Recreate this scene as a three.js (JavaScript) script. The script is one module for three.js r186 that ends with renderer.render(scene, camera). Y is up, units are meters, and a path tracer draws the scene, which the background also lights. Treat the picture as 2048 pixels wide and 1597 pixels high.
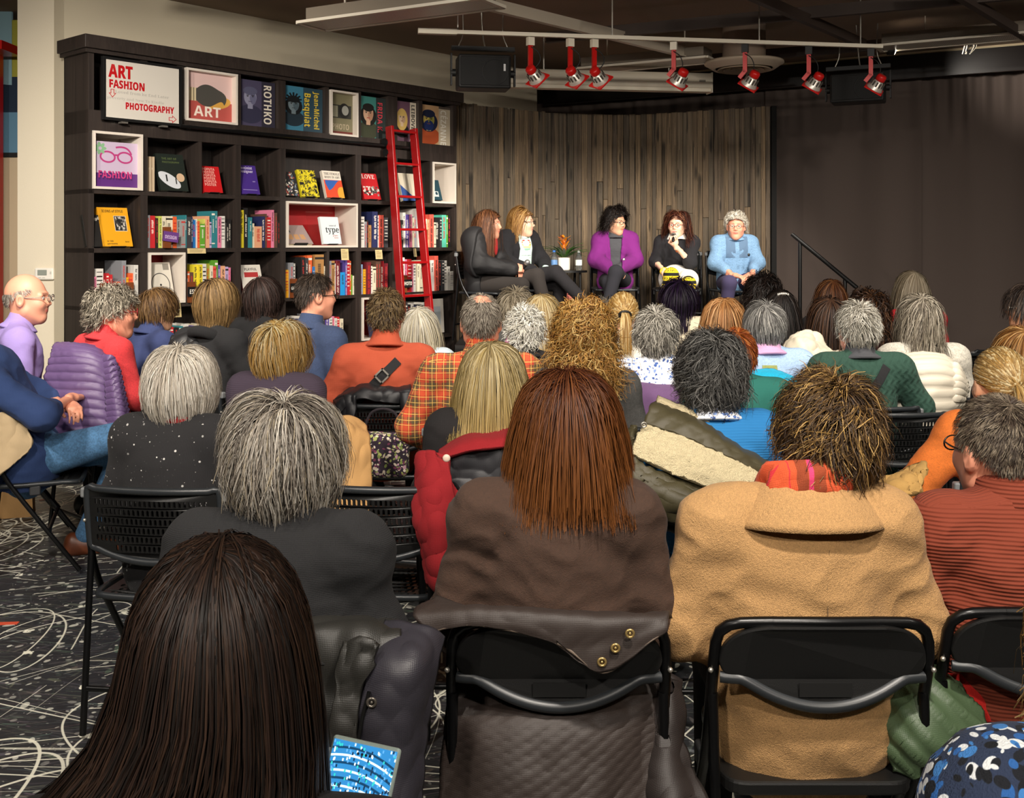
import * as THREE from 'three';
import { RoundedBoxGeometry } from 'three/addons/geometries/RoundedBoxGeometry.js';
import { mergeGeometries } from 'three/addons/utils/BufferGeometryUtils.js';
import { ImprovedNoise } from 'three/addons/math/ImprovedNoise.js';
import { RectAreaLightUniformsLib } from 'three/addons/lights/RectAreaLightUniformsLib.js';

// ---------------------------------------------------------------- camera, exposure
const scene = new THREE.Scene();
scene.background = new THREE.Color(0x000000);
const FOCAL = 2100, EYE = 1.6, HORIZON = 490;
const camera = new THREE.PerspectiveCamera(2 * Math.atan(1107 / FOCAL) * 180 / Math.PI, 2048 / 2214, 0.05, 60);
camera.position.set(0, EYE, 0);
camera.setViewOffset(2048, 2214, 0, 617, 2048, 1597);   // rising-front lens: level camera, verticals stay vertical
const renderer = new THREE.WebGLRenderer({ antialias: true });
renderer.toneMapping = THREE.LinearToneMapping;
renderer.toneMappingExposure = 1.75;
renderer.shadowMap.enabled = true;
RectAreaLightUniformsLib.init();

// ---------------------------------------------------------------- helpers
const V3 = (x, y, z) => new THREE.Vector3(x, y, z);
const PI = Math.PI;
function rng(seed) { let a = seed >>> 0; return () => { a = (a + 0x6D2B79F5) >>> 0; let t = Math.imul(a ^ (a >>> 15), 1 | a); t = (t + Math.imul(t ^ (t >>> 7), 61 | t)) ^ t; return ((t ^ (t >>> 14)) >>> 0) / 4294967296; }; }
const noise3 = (() => { const n = new ImprovedNoise(); return (x, y, z) => n.noise(x + 100.3, y + 50.7, z + 20.1); })();
const clamp = (x, a, b) => x < a ? a : x > b ? b : x;
const lerp = (a, b, t) => a + (b - a) * t;
const sstep = (a, b, x) => { const t = clamp((x - a) / (b - a), 0, 1); return t * t * (3 - 2 * t); };
// a place in the room from its bearing in the photograph and its distance from the camera
const at = (px, py, d) => V3((px - 1024) * d / FOCAL, EYE + (HORIZON - py) * d / FOCAL, -d);

const taken = new Map();
function numbered(name) { const n = taken.get(name) || 0; taken.set(name, n + 1); return n ? name + '_' + String(n).padStart(3, '0') : name; }
function prep(g) {
  let q = g.index ? g.toNonIndexed() : g;
  for (const k of Object.keys(q.attributes)) if (!['position', 'normal', 'uv', 'color'].includes(k)) q.deleteAttribute(k);
  if (!q.attributes.normal) q.computeVertexNormals();
  if (!q.attributes.uv) q.setAttribute('uv', new THREE.BufferAttribute(new Float32Array(q.attributes.position.count * 2), 2));
  return q;
}
function merged(list) {
  if (!Array.isArray(list)) return list;
  if (list.length === 1) return list[0];
  const qs = list.map(prep); const anyCol = qs.some(q => q.attributes.color);
  if (anyCol) for (const q of qs) if (!q.attributes.color) q.setAttribute('color', new THREE.BufferAttribute(new Float32Array(q.attributes.position.count * 3).fill(1), 3));
  return mergeGeometries(qs, false);
}
function part(name, geo, material, parent) {
  const m = new THREE.Mesh(merged(geo), material); m.name = name; m.castShadow = m.receiveShadow = true; parent.add(m); return m;
}
function tag(o, label, category, group) { o.userData.label = label; o.userData.category = category; if (group) o.userData.group = group; return o; }
function solo(name, geo, material, label, category, group) { const m = part(numbered(name), geo, material, scene); return tag(m, label, category, group); }
function thing(name, label, category, pos = [0, 0, 0], turn = 0, group) {
  const o = new THREE.Group(); o.name = numbered(name); scene.add(o); o.position.set(...(pos.isVector3 ? pos.toArray() : pos)); o.rotation.y = turn; return tag(o, label, category, group);
}
function struct(name, geo, material, parent = scene) { const m = part(parent === scene ? numbered(name) : name, geo, material, parent); if (parent === scene) m.userData.kind = 'structure'; return m; }
function copyOf(root, label, group) { const r = root.clone(); r.userData = { ...root.userData }; r.name = numbered(root.name.replace(/_\d{3}$/, '')); scene.add(r); if (label) r.userData.label = label; if (group) r.userData.group = group; return r; }

function place(g, x = 0, y = 0, z = 0, rx = 0, ry = 0, rz = 0) { g.applyMatrix4(new THREE.Matrix4().makeRotationFromEuler(new THREE.Euler(rx, ry, rz)).setPosition(x, y, z)); return g; }
function box(w, h, d, x, y, z, rx, ry, rz) { return place(uvBox(new THREE.BoxGeometry(w, h, d)), x, y, z, rx, ry, rz); }
function rbox(w, h, d, r, x, y, z, rx, ry, rz, seg = 2) { return place(uvBox(new RoundedBoxGeometry(w, h, d, seg, r)), x, y, z, rx, ry, rz); }
function cyl(r0, r1, h, x, y, z, rx, ry, rz, n = 16) { return place(new THREE.CylinderGeometry(r0, r1, h, n), x, y, z, rx, ry, rz); }
function sph(r, x, y, z, sx = 1, sy = 1, sz = 1, n = 16) { const g = new THREE.SphereGeometry(r, n, Math.round(n * .7)); g.scale(sx, sy, sz); return place(g, x, y, z); }
function rod(a, b, r, n = 10) { const A = V3(...a), B = V3(...b), g = new THREE.CylinderGeometry(r, r, A.distanceTo(B), n); g.applyQuaternion(new THREE.Quaternion().setFromUnitVectors(V3(0, 1, 0), B.clone().sub(A).normalize())); const m = A.add(B).multiplyScalar(.5); g.translate(m.x, m.y, m.z); return g; }
function tube(pts, r, seg = 24, n = 8, closed = false, tension = .5) { return new THREE.TubeGeometry(new THREE.CatmullRomCurve3(pts.map(p => V3(...p)), closed, 'catmullrom', tension), seg, r, n, closed); }
function lathe(pts, n = 24) { return new THREE.LatheGeometry(pts.map(p => new THREE.Vector2(p[0], p[1])), n); }
// uv in metres from the dominant axis of each triangle (geometry comes back non-indexed)
function uvBox(g, scale = 1) {
  const q = g.index ? g.toNonIndexed() : g, p = q.attributes.position, n = p.count, uv = new Float32Array(n * 2);
  const nm = q.attributes.normal;
  for (let i = 0; i < n; i += 3) {
    let nx = 0, ny = 0, nz = 0;
    if (nm) for (let j = 0; j < 3; j++) { nx += nm.getX(i + j); ny += nm.getY(i + j); nz += nm.getZ(i + j); }
    nx = Math.abs(nx); ny = Math.abs(ny); nz = Math.abs(nz);
    for (let j = 0; j < 3; j++) {
      const x = p.getX(i + j), y = p.getY(i + j), z = p.getZ(i + j);
      const [u, v] = nz >= nx * .9 && nz >= ny ? [x, y] : nx > ny ? [z, y] : [x, z];
      uv[(i + j) * 2] = u * scale; uv[(i + j) * 2 + 1] = v * scale;
    }
  }
  q.setAttribute('uv', new THREE.BufferAttribute(uv, 2)); return q;
}
// ---- textures
function canvasTex(w, h, draw, opt = {}) {
  const c = document.createElement('canvas'); c.width = w; c.height = h; draw(c.getContext('2d'), w, h);
  const t = new THREE.CanvasTexture(c); if (!opt.data) t.colorSpace = THREE.SRGBColorSpace;
  if (opt.repeat) { t.wrapS = t.wrapT = THREE.RepeatWrapping; t.repeat.set(opt.repeat[0], opt.repeat[1]); } t.anisotropy = 8; return t;
}
function dataTex(w, h, fn, opt = {}) {   // fn(x,y) -> [r,g,b] 0..255
  const a = new Uint8Array(w * h * 4);
  for (let y = 0; y < h; y++) for (let x = 0; x < w; x++) { const c = fn(x / w, y / h, x, y), i = (y * w + x) * 4; a[i] = c[0]; a[i + 1] = c[1]; a[i + 2] = c[2]; a[i + 3] = 255; }
  const t = new THREE.DataTexture(a, w, h); t.magFilter = THREE.LinearFilter; t.minFilter = THREE.LinearMipmapLinearFilter; t.generateMipmaps = true;
  if (opt.color) t.colorSpace = THREE.SRGBColorSpace; t.wrapS = t.wrapT = THREE.RepeatWrapping; if (opt.repeat) t.repeat.set(...opt.repeat); t.needsUpdate = true; return t;
}
const hx = h => { const c = new THREE.Color(h); return [c.r, c.g, c.b]; };
const rgb = h => [(h >> 16) & 255, (h >> 8) & 255, h & 255];
const css = h => '#' + h.toString(16).padStart(6, '0');
// tileable value noise
function tnoise(n, seed) { const r = rng(seed), g = Array.from({ length: n * n }, () => r()); return (u, v) => { const x = ((u % 1) + 1) % 1 * n, y = ((v % 1) + 1) % 1 * n, i = x | 0, j = y | 0, a = x - i, b = y - j, s = a * a * (3 - 2 * a), t = b * b * (3 - 2 * b), k = (p, q) => g[(q % n) * n + (p % n)]; return lerp(lerp(k(i, j), k(i + 1, j), s), lerp(k(i, j + 1), k(i + 1, j + 1), s), t); }; }
function std(color, roughness = .8, o = {}) { return new THREE.MeshStandardMaterial({ color, roughness, metalness: 0, ...o }); }
function phys(color, roughness = .8, o = {}) { return new THREE.MeshPhysicalMaterial({ color, roughness, metalness: 0, ...o }); }

// ---------------------------------------------------------------- lights
function lampLight(pos, target, intensity, color, angle, penumbra, size) {
  const l = new THREE.SpotLight(color, intensity, 0, angle, penumbra, 2); l.name = 'spot_light'; l.position.copy(pos); l.target.position.copy(target); l.castShadow = true; l.shadow.radius = size; l.shadow.mapSize.set(1024, 1024); scene.add(l, l.target); l.target.name = 'light_target'; return l;
}
// ================================================================= MATERIALS
const M = {};
const N8 = tnoise(8, 1), N16 = tnoise(16, 2), N32 = tnoise(32, 3), N64 = tnoise(64, 4), N128 = tnoise(128, 5), N256 = tnoise(256, 6);
const fineBump = dataTex(256, 256, (u, v) => { const k = 90 + 90 * N128(u, v) + 60 * N64(u, v); return [k, k, k]; });
const withRepeat = (t, x, y) => { const c = t.clone(); c.repeat.set(x, y); c.needsUpdate = true; return c; };
const plasterBump = withRepeat(fineBump, 3, 3);
M.wall = std(0xd2c7ae, .9, { bumpMap: plasterBump, bumpScale: .0006 });
M.pillar = std(0xddd3bd, .85, { bumpMap: plasterBump, bumpScale: .0005 });
M.darkTeal = std(0x16282a, .9);
M.ceiling = std(0x95816f, .95, { bumpMap: plasterBump, bumpScale: .001 });
M.roomWall = std(0xdfd6c6, .9);
const shelfGrain = dataTex(256, 512, (u, v) => { const g = N64(u * 1, v * .06) * .6 + N16(u, v * .2) * .4, k = .75 + .4 * g; return [52 * k, 44 * k, 40 * k]; }, { color: true, repeat: [1.5, .6] });
M.shelf = std(0xffffff, .5, { map: shelfGrain });
M.shelfBack = std(0x14100f, .8);
M.boxWhite = std(0xe2d8cb, .6);
M.black = std(0x101010, .55);
M.blackMetal = std(0x151515, .4, { metalness: .3 });
M.steel = std(0xb9b4aa, .35, { metalness: .8 });
M.whitePaint = std(0xe6ddc9, .5);
M.red = phys(0x9a0f12, .32, { clearcoat: .5, clearcoatRoughness: .25 });
M.redLamp = phys(0xc21512, .35, { clearcoat: .4 });
M.plastic = std(0x121212, .42, { bumpMap: withRepeat(fineBump, 12, 12), bumpScale: .0003 });
M.plasticRim = std(0x24272a, .38);
M.tubeBlack = std(0x0d0d0e, .32, { metalness: .35 });

// ================================================================= ROOM
const U = V3(.6564, 0, -.7544), UN = V3(.7544, 0, .6564);      // along the bookcase front; out of its front
const Vd = V3(.8718, 0, .4899), VN = V3(-.4899, 0, .8718);      // along the curtain; towards the room
const yU = Math.atan2(-U.z, U.x), yV = Math.atan2(-Vd.z, Vd.x);
{ // floor: black with flung white paint
  const tex = canvasTex(2048, 2048, (c, w, h) => {
    c.fillStyle = '#26272a'; c.fillRect(0, 0, w, h); const r = rng(77); for (let i = 0; i < 9000; i++) { c.strokeStyle = `rgba(${140 + r() * 70 | 0},${140 + r() * 70 | 0},${132 + r() * 60 | 0},${.05 + r() * .22})`; c.lineWidth = .8 + r() * 3; const x = r() * w, y = r() * h, a = (r() - .5) * .9, L = 15 + r() * 90; c.beginPath(); c.moveTo(x, y); c.quadraticCurveTo(x + L * .5, y + L * .5 * a + (r() - .5) * 20, x + L, y + L * a); c.stroke(); }
    for (let i = 0; i < 2600; i++) { c.fillStyle = `rgba(${150 + r() * 60 | 0},${150 + r() * 60 | 0},${140 + r() * 50 | 0},${.06 + r() * .2})`; c.beginPath(); c.ellipse(r() * w, r() * h, 4 + r() * 26, 1 + r() * 6, r() * 3.1, 0, 7); c.fill(); }
    for (let i = 0; i < 5200; i++) { c.fillStyle = `rgba(215,214,200,${.35 + r() * .5})`; c.beginPath(); const s = Math.pow(r(), 3) * 9 + 1.2; c.ellipse(r() * w, r() * h, s * (.6 + r()), s * .8, r() * 3.1, 0, 7); c.fill(); }
    const loop = (x0, y0, dx, dy, a, b, n, turns, lw) => { c.lineWidth = lw; c.beginPath(); for (let i = 0; i <= n; i++) { const t = i / n * turns * 2 * PI, x = x0 + dx * i / n + a * Math.cos(t) + 18 * Math.sin(t * .37 + x0), y = y0 + dy * i / n + b * Math.sin(t + .4 * Math.sin(t)); i ? c.lineTo(x, y) : c.moveTo(x, y); } c.stroke(); };
    c.strokeStyle = 'rgba(226,224,206,.93)'; c.lineCap = 'round';
    for (let k = 0; k < 15; k++) { const a = r() * 6.28, L = 700 + r() * 700; loop(r() * w, r() * h, L * Math.cos(a), L * Math.sin(a), 60 + r() * 160, 90 + r() * 130, 700, 4 + r() * 5, 3 + r() * 4); }
    for (let k = 0; k < 230; k++) { c.lineWidth = 1 + r() * 3.5; let x = r() * w, y = r() * h, a = (r() - .5) * 1.1 + (r() < .3 ? 1.2 : 0); c.beginPath(); c.moveTo(x, y); const L = 100 + r() * 600; c.bezierCurveTo(x + L * .3 * Math.cos(a), y + L * .3 * Math.sin(a), x + L * .7 * Math.cos(a + .3 * (r() - .5)), y + L * .7 * Math.sin(a), x + L * Math.cos(a), y + L * Math.sin(a)); c.stroke(); }
    c.fillStyle = '#e6e4d2'; for (let i = 0; i < 150; i++) { const x = r() * w, y = r() * h; for (let j = 0; j < 6; j++) { c.beginPath(); c.ellipse(x + (r() - .5) * 26, y + (r() - .5) * 16, 3 + r() * 8, 2 + r() * 5, r() * 3, 0, 7); c.fill(); } }
  }, { repeat: [1 / 3.4, 1 / 3.4] });
  struct('floor', box(16, .12, 20, 1, -.06, -5), std(0xffffff, .5, { map: tex }));
}
struct('ceiling', box(16, .12, 20, 1, 3.63, -5), M.ceiling);
{ // room shell
  // beige wall behind the bookcase, running on behind the stage boards
  const c = V3(-3.029, 0, -7.5).addScaledVector(UN, -.5);
  const mid = c.clone().addScaledVector(U, 2.78);
  struct('wall_left', box(5.5, 3.6, .16, mid.x, 1.8, mid.z, 0, yU, 0), M.wall);
  struct('wall_pillar', box(.37, 3.56, .5, -3.545, 1.78, -8.17), M.pillar);
  struct('wall_back', box(16, 3.6, .15, 1, 1.8, -15.0), M.darkTeal);
  struct('wall_right', box(.15, 3.6, 20, 8.5, 1.8, -5), M.roomWall);
  struct('wall_rear', box(16, 3.6, .15, 1, 1.8, 4.6), M.roomWall);
  struct('wall_far_left', box(.15, 3.6, 20, -6.6, 1.8, -5), M.roomWall);
}
{ // painted mural panel at the far left, with the end of a red shelf in front of it
  const t = thing('mural_panel', 'tall mural of yellow, blue and navy colour blocks at the left edge', 'mural', [-4.52, 0, -8.9]);
  part('backing', box(1.1, 3.5, .04, 0, 1.75, 0), std(0xcdb999, .85), t);
  const band = (y0, y1, c) => part('colour_block', box(1.1, y1 - y0, .012, 0, (y0 + y1) / 2, .026), std(c, .8), t);
  band(3.56 - .06, 3.5, 0x86a9b4); band(3.02, 3.5, 0xa5a13a); band(2.72, 3.02, 0x17293f); band(2.38, 2.72, 0x5f8aa5); band(2.34, 2.38, 0x151515);
  part('colour_arc', place(new THREE.CylinderGeometry(.55, .55, .02, 40, 1, false, 0, PI), .3, 3.5, .03, PI / 2, 0, PI), std(0x86a9b4, .8), t);
  const s = thing('red_shelf', 'bright red shelf end standing at the left edge', 'shelf', [-4.32, 0, -8.55]);
  part('top_board', box(.5, .07, .35, 0, 3.2, 0), M.redLamp, s); part('upright', box(.06, 3.17, .34, .065, 1.585, 0), M.redLamp, s);
}
{ // thermostat on the pillar
  const t = thing('thermostat', 'white wall thermostat with grey screen on the pale pillar', 'thermostat', at(91, 548, 7.92));
  part('housing', rbox(.145, .092, .03, .014, 0, 0, .015, 0, 0, 0, 3), std(0xe9e5db, .4), t);
  part('screen', rbox(.07, .042, .006, .003, -.012, .01, .031), std(0x8f958c, .3), t);
  part('buttons', [box(.02, .006, .004, -.03, -.028, .031), box(.02, .006, .004, 0, -.028, .031), box(.012, .02, .004, .052, .008, .031)], std(0xc8c4ba, .5), t);
}
// ---------------------------------------------------------------- stage, boards behind it
const STAGE = .72;
{
  const t = thing('stage', 'low black platform stage under the speakers', 'stage', [0, 0, 0]);
  const sh = new THREE.Shape(); [[-.5, 9.2], [3.15, 8.95], [3.3, 10.4], [2.5, 10.72], [1.9, 11.1], [1.2, 11.36], [.6, 11.26], [0, 10.86], [-.48, 10.4]].forEach(([x, z], i) => i ? sh.lineTo(x, z) : sh.moveTo(x, z));
  const g = new THREE.ExtrudeGeometry(sh, { depth: STAGE - .03, bevelEnabled: false }); g.rotateX(-PI / 2); g.scale(1, 1, 1);
  part('skirt', uvBox(g), std(0x161413, .9), t);
  const g2 = new THREE.ExtrudeGeometry(sh, { depth: .03, bevelEnabled: false }); g2.rotateX(-PI / 2); g2.translate(0, STAGE - .03, 0);
  part('deck', uvBox(g2), std(0x1f1b19, .75), t);
  for (let i = 0; i < 3; i++) part('step', box(.9, .18 * (3 - i), .28, 3.75 + i * .3, .09 * (3 - i), -9.75, 0, PI / 2, 0), std(0x181615, .8), t);
}
const boardPath = new THREE.CatmullRomCurve3([V3(-.6, 0, -10.45), V3(-.05, 0, -11.0), V3(.63, 0, -11.42), V3(1.3, 0, -11.52), V3(2.0, 0, -11.2), V3(2.66, 0, -10.82)]);
{
  const w = new THREE.Group(); w.name = 'wall_stage'; w.userData.kind = 'structure'; scene.add(w);
  const L = boardPath.getLength(), n = 66, r = rng(5);
  const tones = [0x585049, 0x5f574e, 0x4d4842, 0x695e51, 0x57504a, 0x6c6154, 0x514c47, 0x61574c, 0x5a544d];
  const grains = [0, 1, 2].map(k => dataTex(128, 512, (u, v) => {
    const wv = N8(u + k * .37, v * 1) * 1.2, g = N64(u + .02 * wv, v * .06 + k * .31), g2 = N128(u + k * .11, v * .12), kn = Math.max(0, N8(u * .5 + k * .2, v * 1.0) - .8) * 3;
    let b = .55 + .55 * g + .3 * (g2 - .5) - kn * .8; if (g > .82) b *= .5; b = clamp(b, .2, 1.35); return [190 * b, 186 * b, 178 * b];
  }, { color: true, repeat: [7, .45] }));
  const gb = withRepeat(fineBump, 30, .8);
  const mats = tones.flatMap(c => grains.map(g => std(new THREE.Color(c).multiplyScalar(3.9).multiply(new THREE.Color(1.08, 1, .87)), .72, { map: g, bumpMap: gb, bumpScale: .002 })));
  const wid = []; let sum = 0; for (let i = 0; i < n; i++) { const q = .75 + .5 * r(); wid.push(q); sum += q; }
  let s = 0;
  for (let i = 0; i < n; i++) {
    const ww = wid[i] / sum * L, p = boardPath.getPointAt(clamp((s + ww / 2) / L, 0, 1)), tg = boardPath.getTangentAt(clamp((s + ww / 2) / L, 0, 1)); s += ww;
    const lean = (r() - .5) * .02, ht = 3.03 + (r() - .5) * .014;
    // some boards are jointed part way up
    const cut = r() < .4 ? .45 + r() * .35 : 1; let y = 0;
    for (const f of cut < 1 ? [cut, 1 - cut] : [1]) {
      const b = part('plank', rbox(ww - .003, ht * f - .003, .022, .003, 0, 0, 0, 0, 0, 0, 1), mats[r() * mats.length | 0], w);
      b.geometry.attributes.uv.array.forEach((_, k, a) => { a[k] += k % 2 ? i * .37 : i * .113; });
      b.position.set(p.x, y + ht * f / 2, p.z).addScaledVector(V3(-tg.z, 0, tg.x).multiplyScalar(1), lean + (r() - .5) * .006); b.rotation.y = Math.atan2(-tg.z, tg.x); y += ht * f;
    }
  }
  // dark board edge at the right end of the planking
  const e = boardPath.getPointAt(1); part('end_post', box(.05, 3.03, .06, e.x + .035, 1.515, e.z + .0), std(0x0c0b0a, .9), w);
}
// ---------------------------------------------------------------- curtain and its valance
{
  const c0 = V3(.71, 0, -12.85);
  const cm = std(0x5f534d, .95, { bumpMap: withRepeat(fineBump, 4, 4), bumpScale: .0008 });
  const panels = [[-.6, 2.45, 'behind the stage boards'], [2.42, 4.05, 'beside the right end of the stage boards'], [4.02, 7.6, 'on the right with gathered top']];
  panels.forEach(([s0, s1, where], k) => {
    const nu = Math.round((s1 - s0) * 60), nv = 26, pos = [], idx = [], r = 3.7 * k;
    for (let j = 0; j <= nv; j++) for (let i = 0; i <= nu; i++) {
      const s = lerp(s0, s1, i / nu), y = lerp(.02, 3.36, j / nv), top = sstep(.75, 1, j / nv);
      const f = .035 * Math.sin(s * 13 + 2.2 * Math.sin(s * 1.9 + r)) * (.5 + .5 * noise3(s * .8, y * .15, r)) + .018 * noise3(s * 5, y * .4, r + 4) + top * .03 * Math.sin(s * 38 + Math.sin(s * 7)) * (k === 2 ? 1 : .35);
      const p = c0.clone().addScaledVector(Vd, s).addScaledVector(VN, f - .02 + (k === 1 ? .03 : 0)); pos.push(p.x, y, p.z);
    }
    for (let j = 0; j < nv; j++) for (let i = 0; i < nu; i++) { const a = j * (nu + 1) + i, b = a + 1, c = a + nu + 1, d = c + 1; idx.push(a, b, c, b, d, c); }
    const g = new THREE.BufferGeometry(); g.setAttribute('position', new THREE.Float32BufferAttribute(pos, 3)); g.setIndex(idx); g.computeVertexNormals();
    solo('stage_curtain', uvBox(g), cm, 'dark brown stage curtain panel ' + where, 'curtain', 'brown stage curtains');
  });
  const v = thing('curtain_valance', 'dark beam boxing in the top of the brown curtain', 'valance', [0, 0, 0]);
  const m = c0.clone().addScaledVector(Vd, 3.75).addScaledVector(VN, .22);
  part('face_board', box(8.0, .24, .04, m.x, 3.42, m.z, 0, yV, 0), phys(0x1a1412, .3, { clearcoat: .3 }), v);
  part('top_ledge', box(8.0, .03, .3, m.x - VN.x * .14, 3.55, m.z - VN.z * .14, 0, yV, 0), std(0xcdbb98, .7), v);
}
// ================================================================= CEILING FITTINGS AND LIGHT
{
  const strut = (a, b, y, h, w, m, label) => {
    const d = V3(b[0] - a[0], 0, b[1] - a[1]), L = d.length(), g = [], ry = Math.atan2(-d.z, d.x), x = (a[0] + b[0]) / 2, z = (a[1] + b[1]) / 2;
    const t = thing('ceiling_strut', label, 'strut', [x, y, z], ry);
    part('web', box(L, h, .012, 0, 0, 0), m, t); part('flange', box(L, .012, w, 0, -h / 2, 0), m, t);
    return t;
  };
  const brown = std(0x4b3e37, .6), pale = std(0xe2d6c2, .5);
  strut([-.85, -6.9], [1.75, -9.75], 3.36, .09, .05, pale, 'pale slotted ceiling strut running above the left speaker');
  strut([1.1, -6.6], [3.1, -9.2], 3.36, .08, .05, brown, 'brown ceiling strut crossing above the round air diffuser');
  strut([2.85, -7.0], [5.2, -9.9], 3.36, .08, .05, brown, 'brown ceiling strut at the far right of the ceiling');
  strut([.3, -9.2], [5.4, -6.7], 3.42, .09, .05, brown, 'long brown ceiling strut sloping up to the right');
  strut([1.3, -10.6], [6.2, -8.0], 3.42, .09, .05, brown, 'brown ceiling strut nearest the curtain valance');
  strut([-2.5, -6.9], [1.2, -5.2], 3.42, .09, .05, brown, 'brown ceiling strut over the bookcase end of the room');
  // suspended fluorescent troffers
  const prism = dataTex(64, 64, (u, v, x, y) => { const k = (x % 8 < 2 || y % 8 < 2) ? 170 : 240; return [k, k * .97, k * .9]; }, { color: true, repeat: [9, 9] });
  const lens = std(0xffffff, .35, { map: prism });
  const troffer = (p, L, W, label) => {
    const t = thing('ceiling_troffer', label, 'ceiling light', p, yV);
    part('lens', box(L - .06, .012, W - .06, 0, -.035, 0), lens, t);
    part('housing', box(L - .08, .08, W - .08, 0, .03, 0), std(0x8d8273, .5), t);
    part('frame', [box(L, .02, .035, 0, -.035, W / 2), box(L, .02, .035, 0, -.035, -W / 2), box(.035, .02, W, L / 2, -.035, 0), box(.035, .02, W, -L / 2, -.035, 0), ...[-1, 1].map(s => box(.01, .3, .01, s * L * .3, .18, 0))], std(0xefe6d4, .5), t);
  };
  troffer([-.78, 3.2, -7.15], 1.5, .3, 'long unlit ceiling troffer above the bookcase');
  troffer([1.25, 3.32, -9.85], 1.3, .32, 'unlit ceiling troffer above the projector screen case');
  troffer([4.05, 3.36, -8.75], 1.9, .3, 'unlit ceiling troffer above the curtain on the right');
  // rolled projector screen in its case
  {
    const a = at(1002, 160, 9.7), b = at(1419, 165, 10.0), d = b.clone().sub(a), t = thing('projector_screen', 'white case of a rolled projector screen below the ceiling', 'screen', a.clone().add(b).multiplyScalar(.5), Math.atan2(-d.z, d.x)), L = Math.hypot(d.x, d.z);
    const sh = new THREE.Shape(); sh.moveTo(-.06, .09); sh.lineTo(.05, .09); sh.quadraticCurveTo(.09, .05, .085, -.02); sh.quadraticCurveTo(.08, -.05, .06, -.055); sh.lineTo(.06, -.085); sh.lineTo(-.06, -.085);
    const g = new THREE.ExtrudeGeometry(sh, { depth: L, bevelEnabled: false, curveSegments: 6 }); g.rotateY(-PI / 2); g.translate(L / 2, 0, 0); g.scale(1, 1, 1);
    g.rotateY(0); part('case', uvBox(g), M.whitePaint, t);
    for (const s of [-1, 1]) part('end_cap', box(.012, .19, .16, s * L / 2, 0, 0), std(0xd9cfbb, .5), t);
    part('maker_plate', box(.06, .02, .004, L / 2 - .1, .01, .09), std(0x8a8378, .5), t);
    part('hanger', [box(.01, .42, .01, L * .3, .28, 0), box(.01, .42, .01, -L * .3, .28, 0)], M.steel, t);
  }
  // round air diffuser
  {
    const c = at(1488, 128, 9.4), t = thing('air_diffuser', 'round cream ceiling air diffuser on a duct neck', 'vent', c);
    part('neck', cyl(.19, .19, .46, 0, .25, 0, 0, 0, 0, 32), std(0x8a7868, .7), t);
    part('bell', lathe([[.19, .05], [.25, .03], [.345, .02], [.35, .0], [.33, -.01], [.27, -.05], [.25, -.04]], 40), std(0xbfae98, .6), t);
    for (const r of [.09, .145, .2]) part('ring', lathe([[r, -.02], [r + .03, -.06], [r + .038, -.058], [r + .012, -.015]], 36), std(0xa8977f, .6), t);
    part('throat', cyl(.24, .24, .02, 0, -.01, 0, 0, 0, 0, 32), std(0x241c18, .9), t);
  }
  // loudspeakers on yokes
  const speaker = (p, ry, w, h, label) => {
    const t = thing('loudspeaker', label, 'speaker', p, ry);
    part('cabinet', rbox(w, h, .24, .02, 0, 0, 0, 0, 0, 0, 3), std(0x161616, .6), t);
    part('grille', rbox(w - .03, h - .04, .02, .008, 0, 0, .12, 0, 0, 0, 2), std(0x0e0e0e, .7, { bumpMap: withRepeat(fineBump, 40, 40), bumpScale: .001 }), t);
    part('logo_plate', box(.016, .055, .004, w / 2 - .055, .03, .132), std(0xc9c9c9, .4), t);
    part('woofer_ring', place(new THREE.TorusGeometry(.1, .004, 6, 32), .08, -.005, .13), std(0x1b1b1b, .6), t);
    part('yoke', [box(w + .09, .035, .05, 0, h / 2 + .06, 0), box(.012, h * .95, .05, -w / 2 - .045, h * .1, 0), box(.012, h * .95, .05, w / 2 + .045, h * .1, 0), cyl(.03, .03, .04, -w / 2 - .03, 0, 0, 0, 0, PI / 2), cyl(.03, .03, .04, w / 2 + .03, 0, 0, 0, 0, PI / 2)], M.black, t);
    part('hanging_cable', [tube([[-.2, h / 2 + .07, 0], [-.16, h / 2 + .2, 0], [-.17, .62, 0]], .005), tube([[.2, h / 2 + .07, 0], [.16, h / 2 + .2, 0], [.17, .62, 0]], .005), tube([[.02, h / 2 + .05, 0], [0, h / 2 + .2, -.02], [-.02, .64, 0]], .006)], M.steel, t);
  };
  speaker(at(966, 147, 8.4), .16, .42, .27, 'black loudspeaker hung above the right end of the bookcase');
  speaker(at(1716, 178, 9.4), -.42, .46, .26, 'black loudspeaker hung in front of the brown curtain');
}
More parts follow.
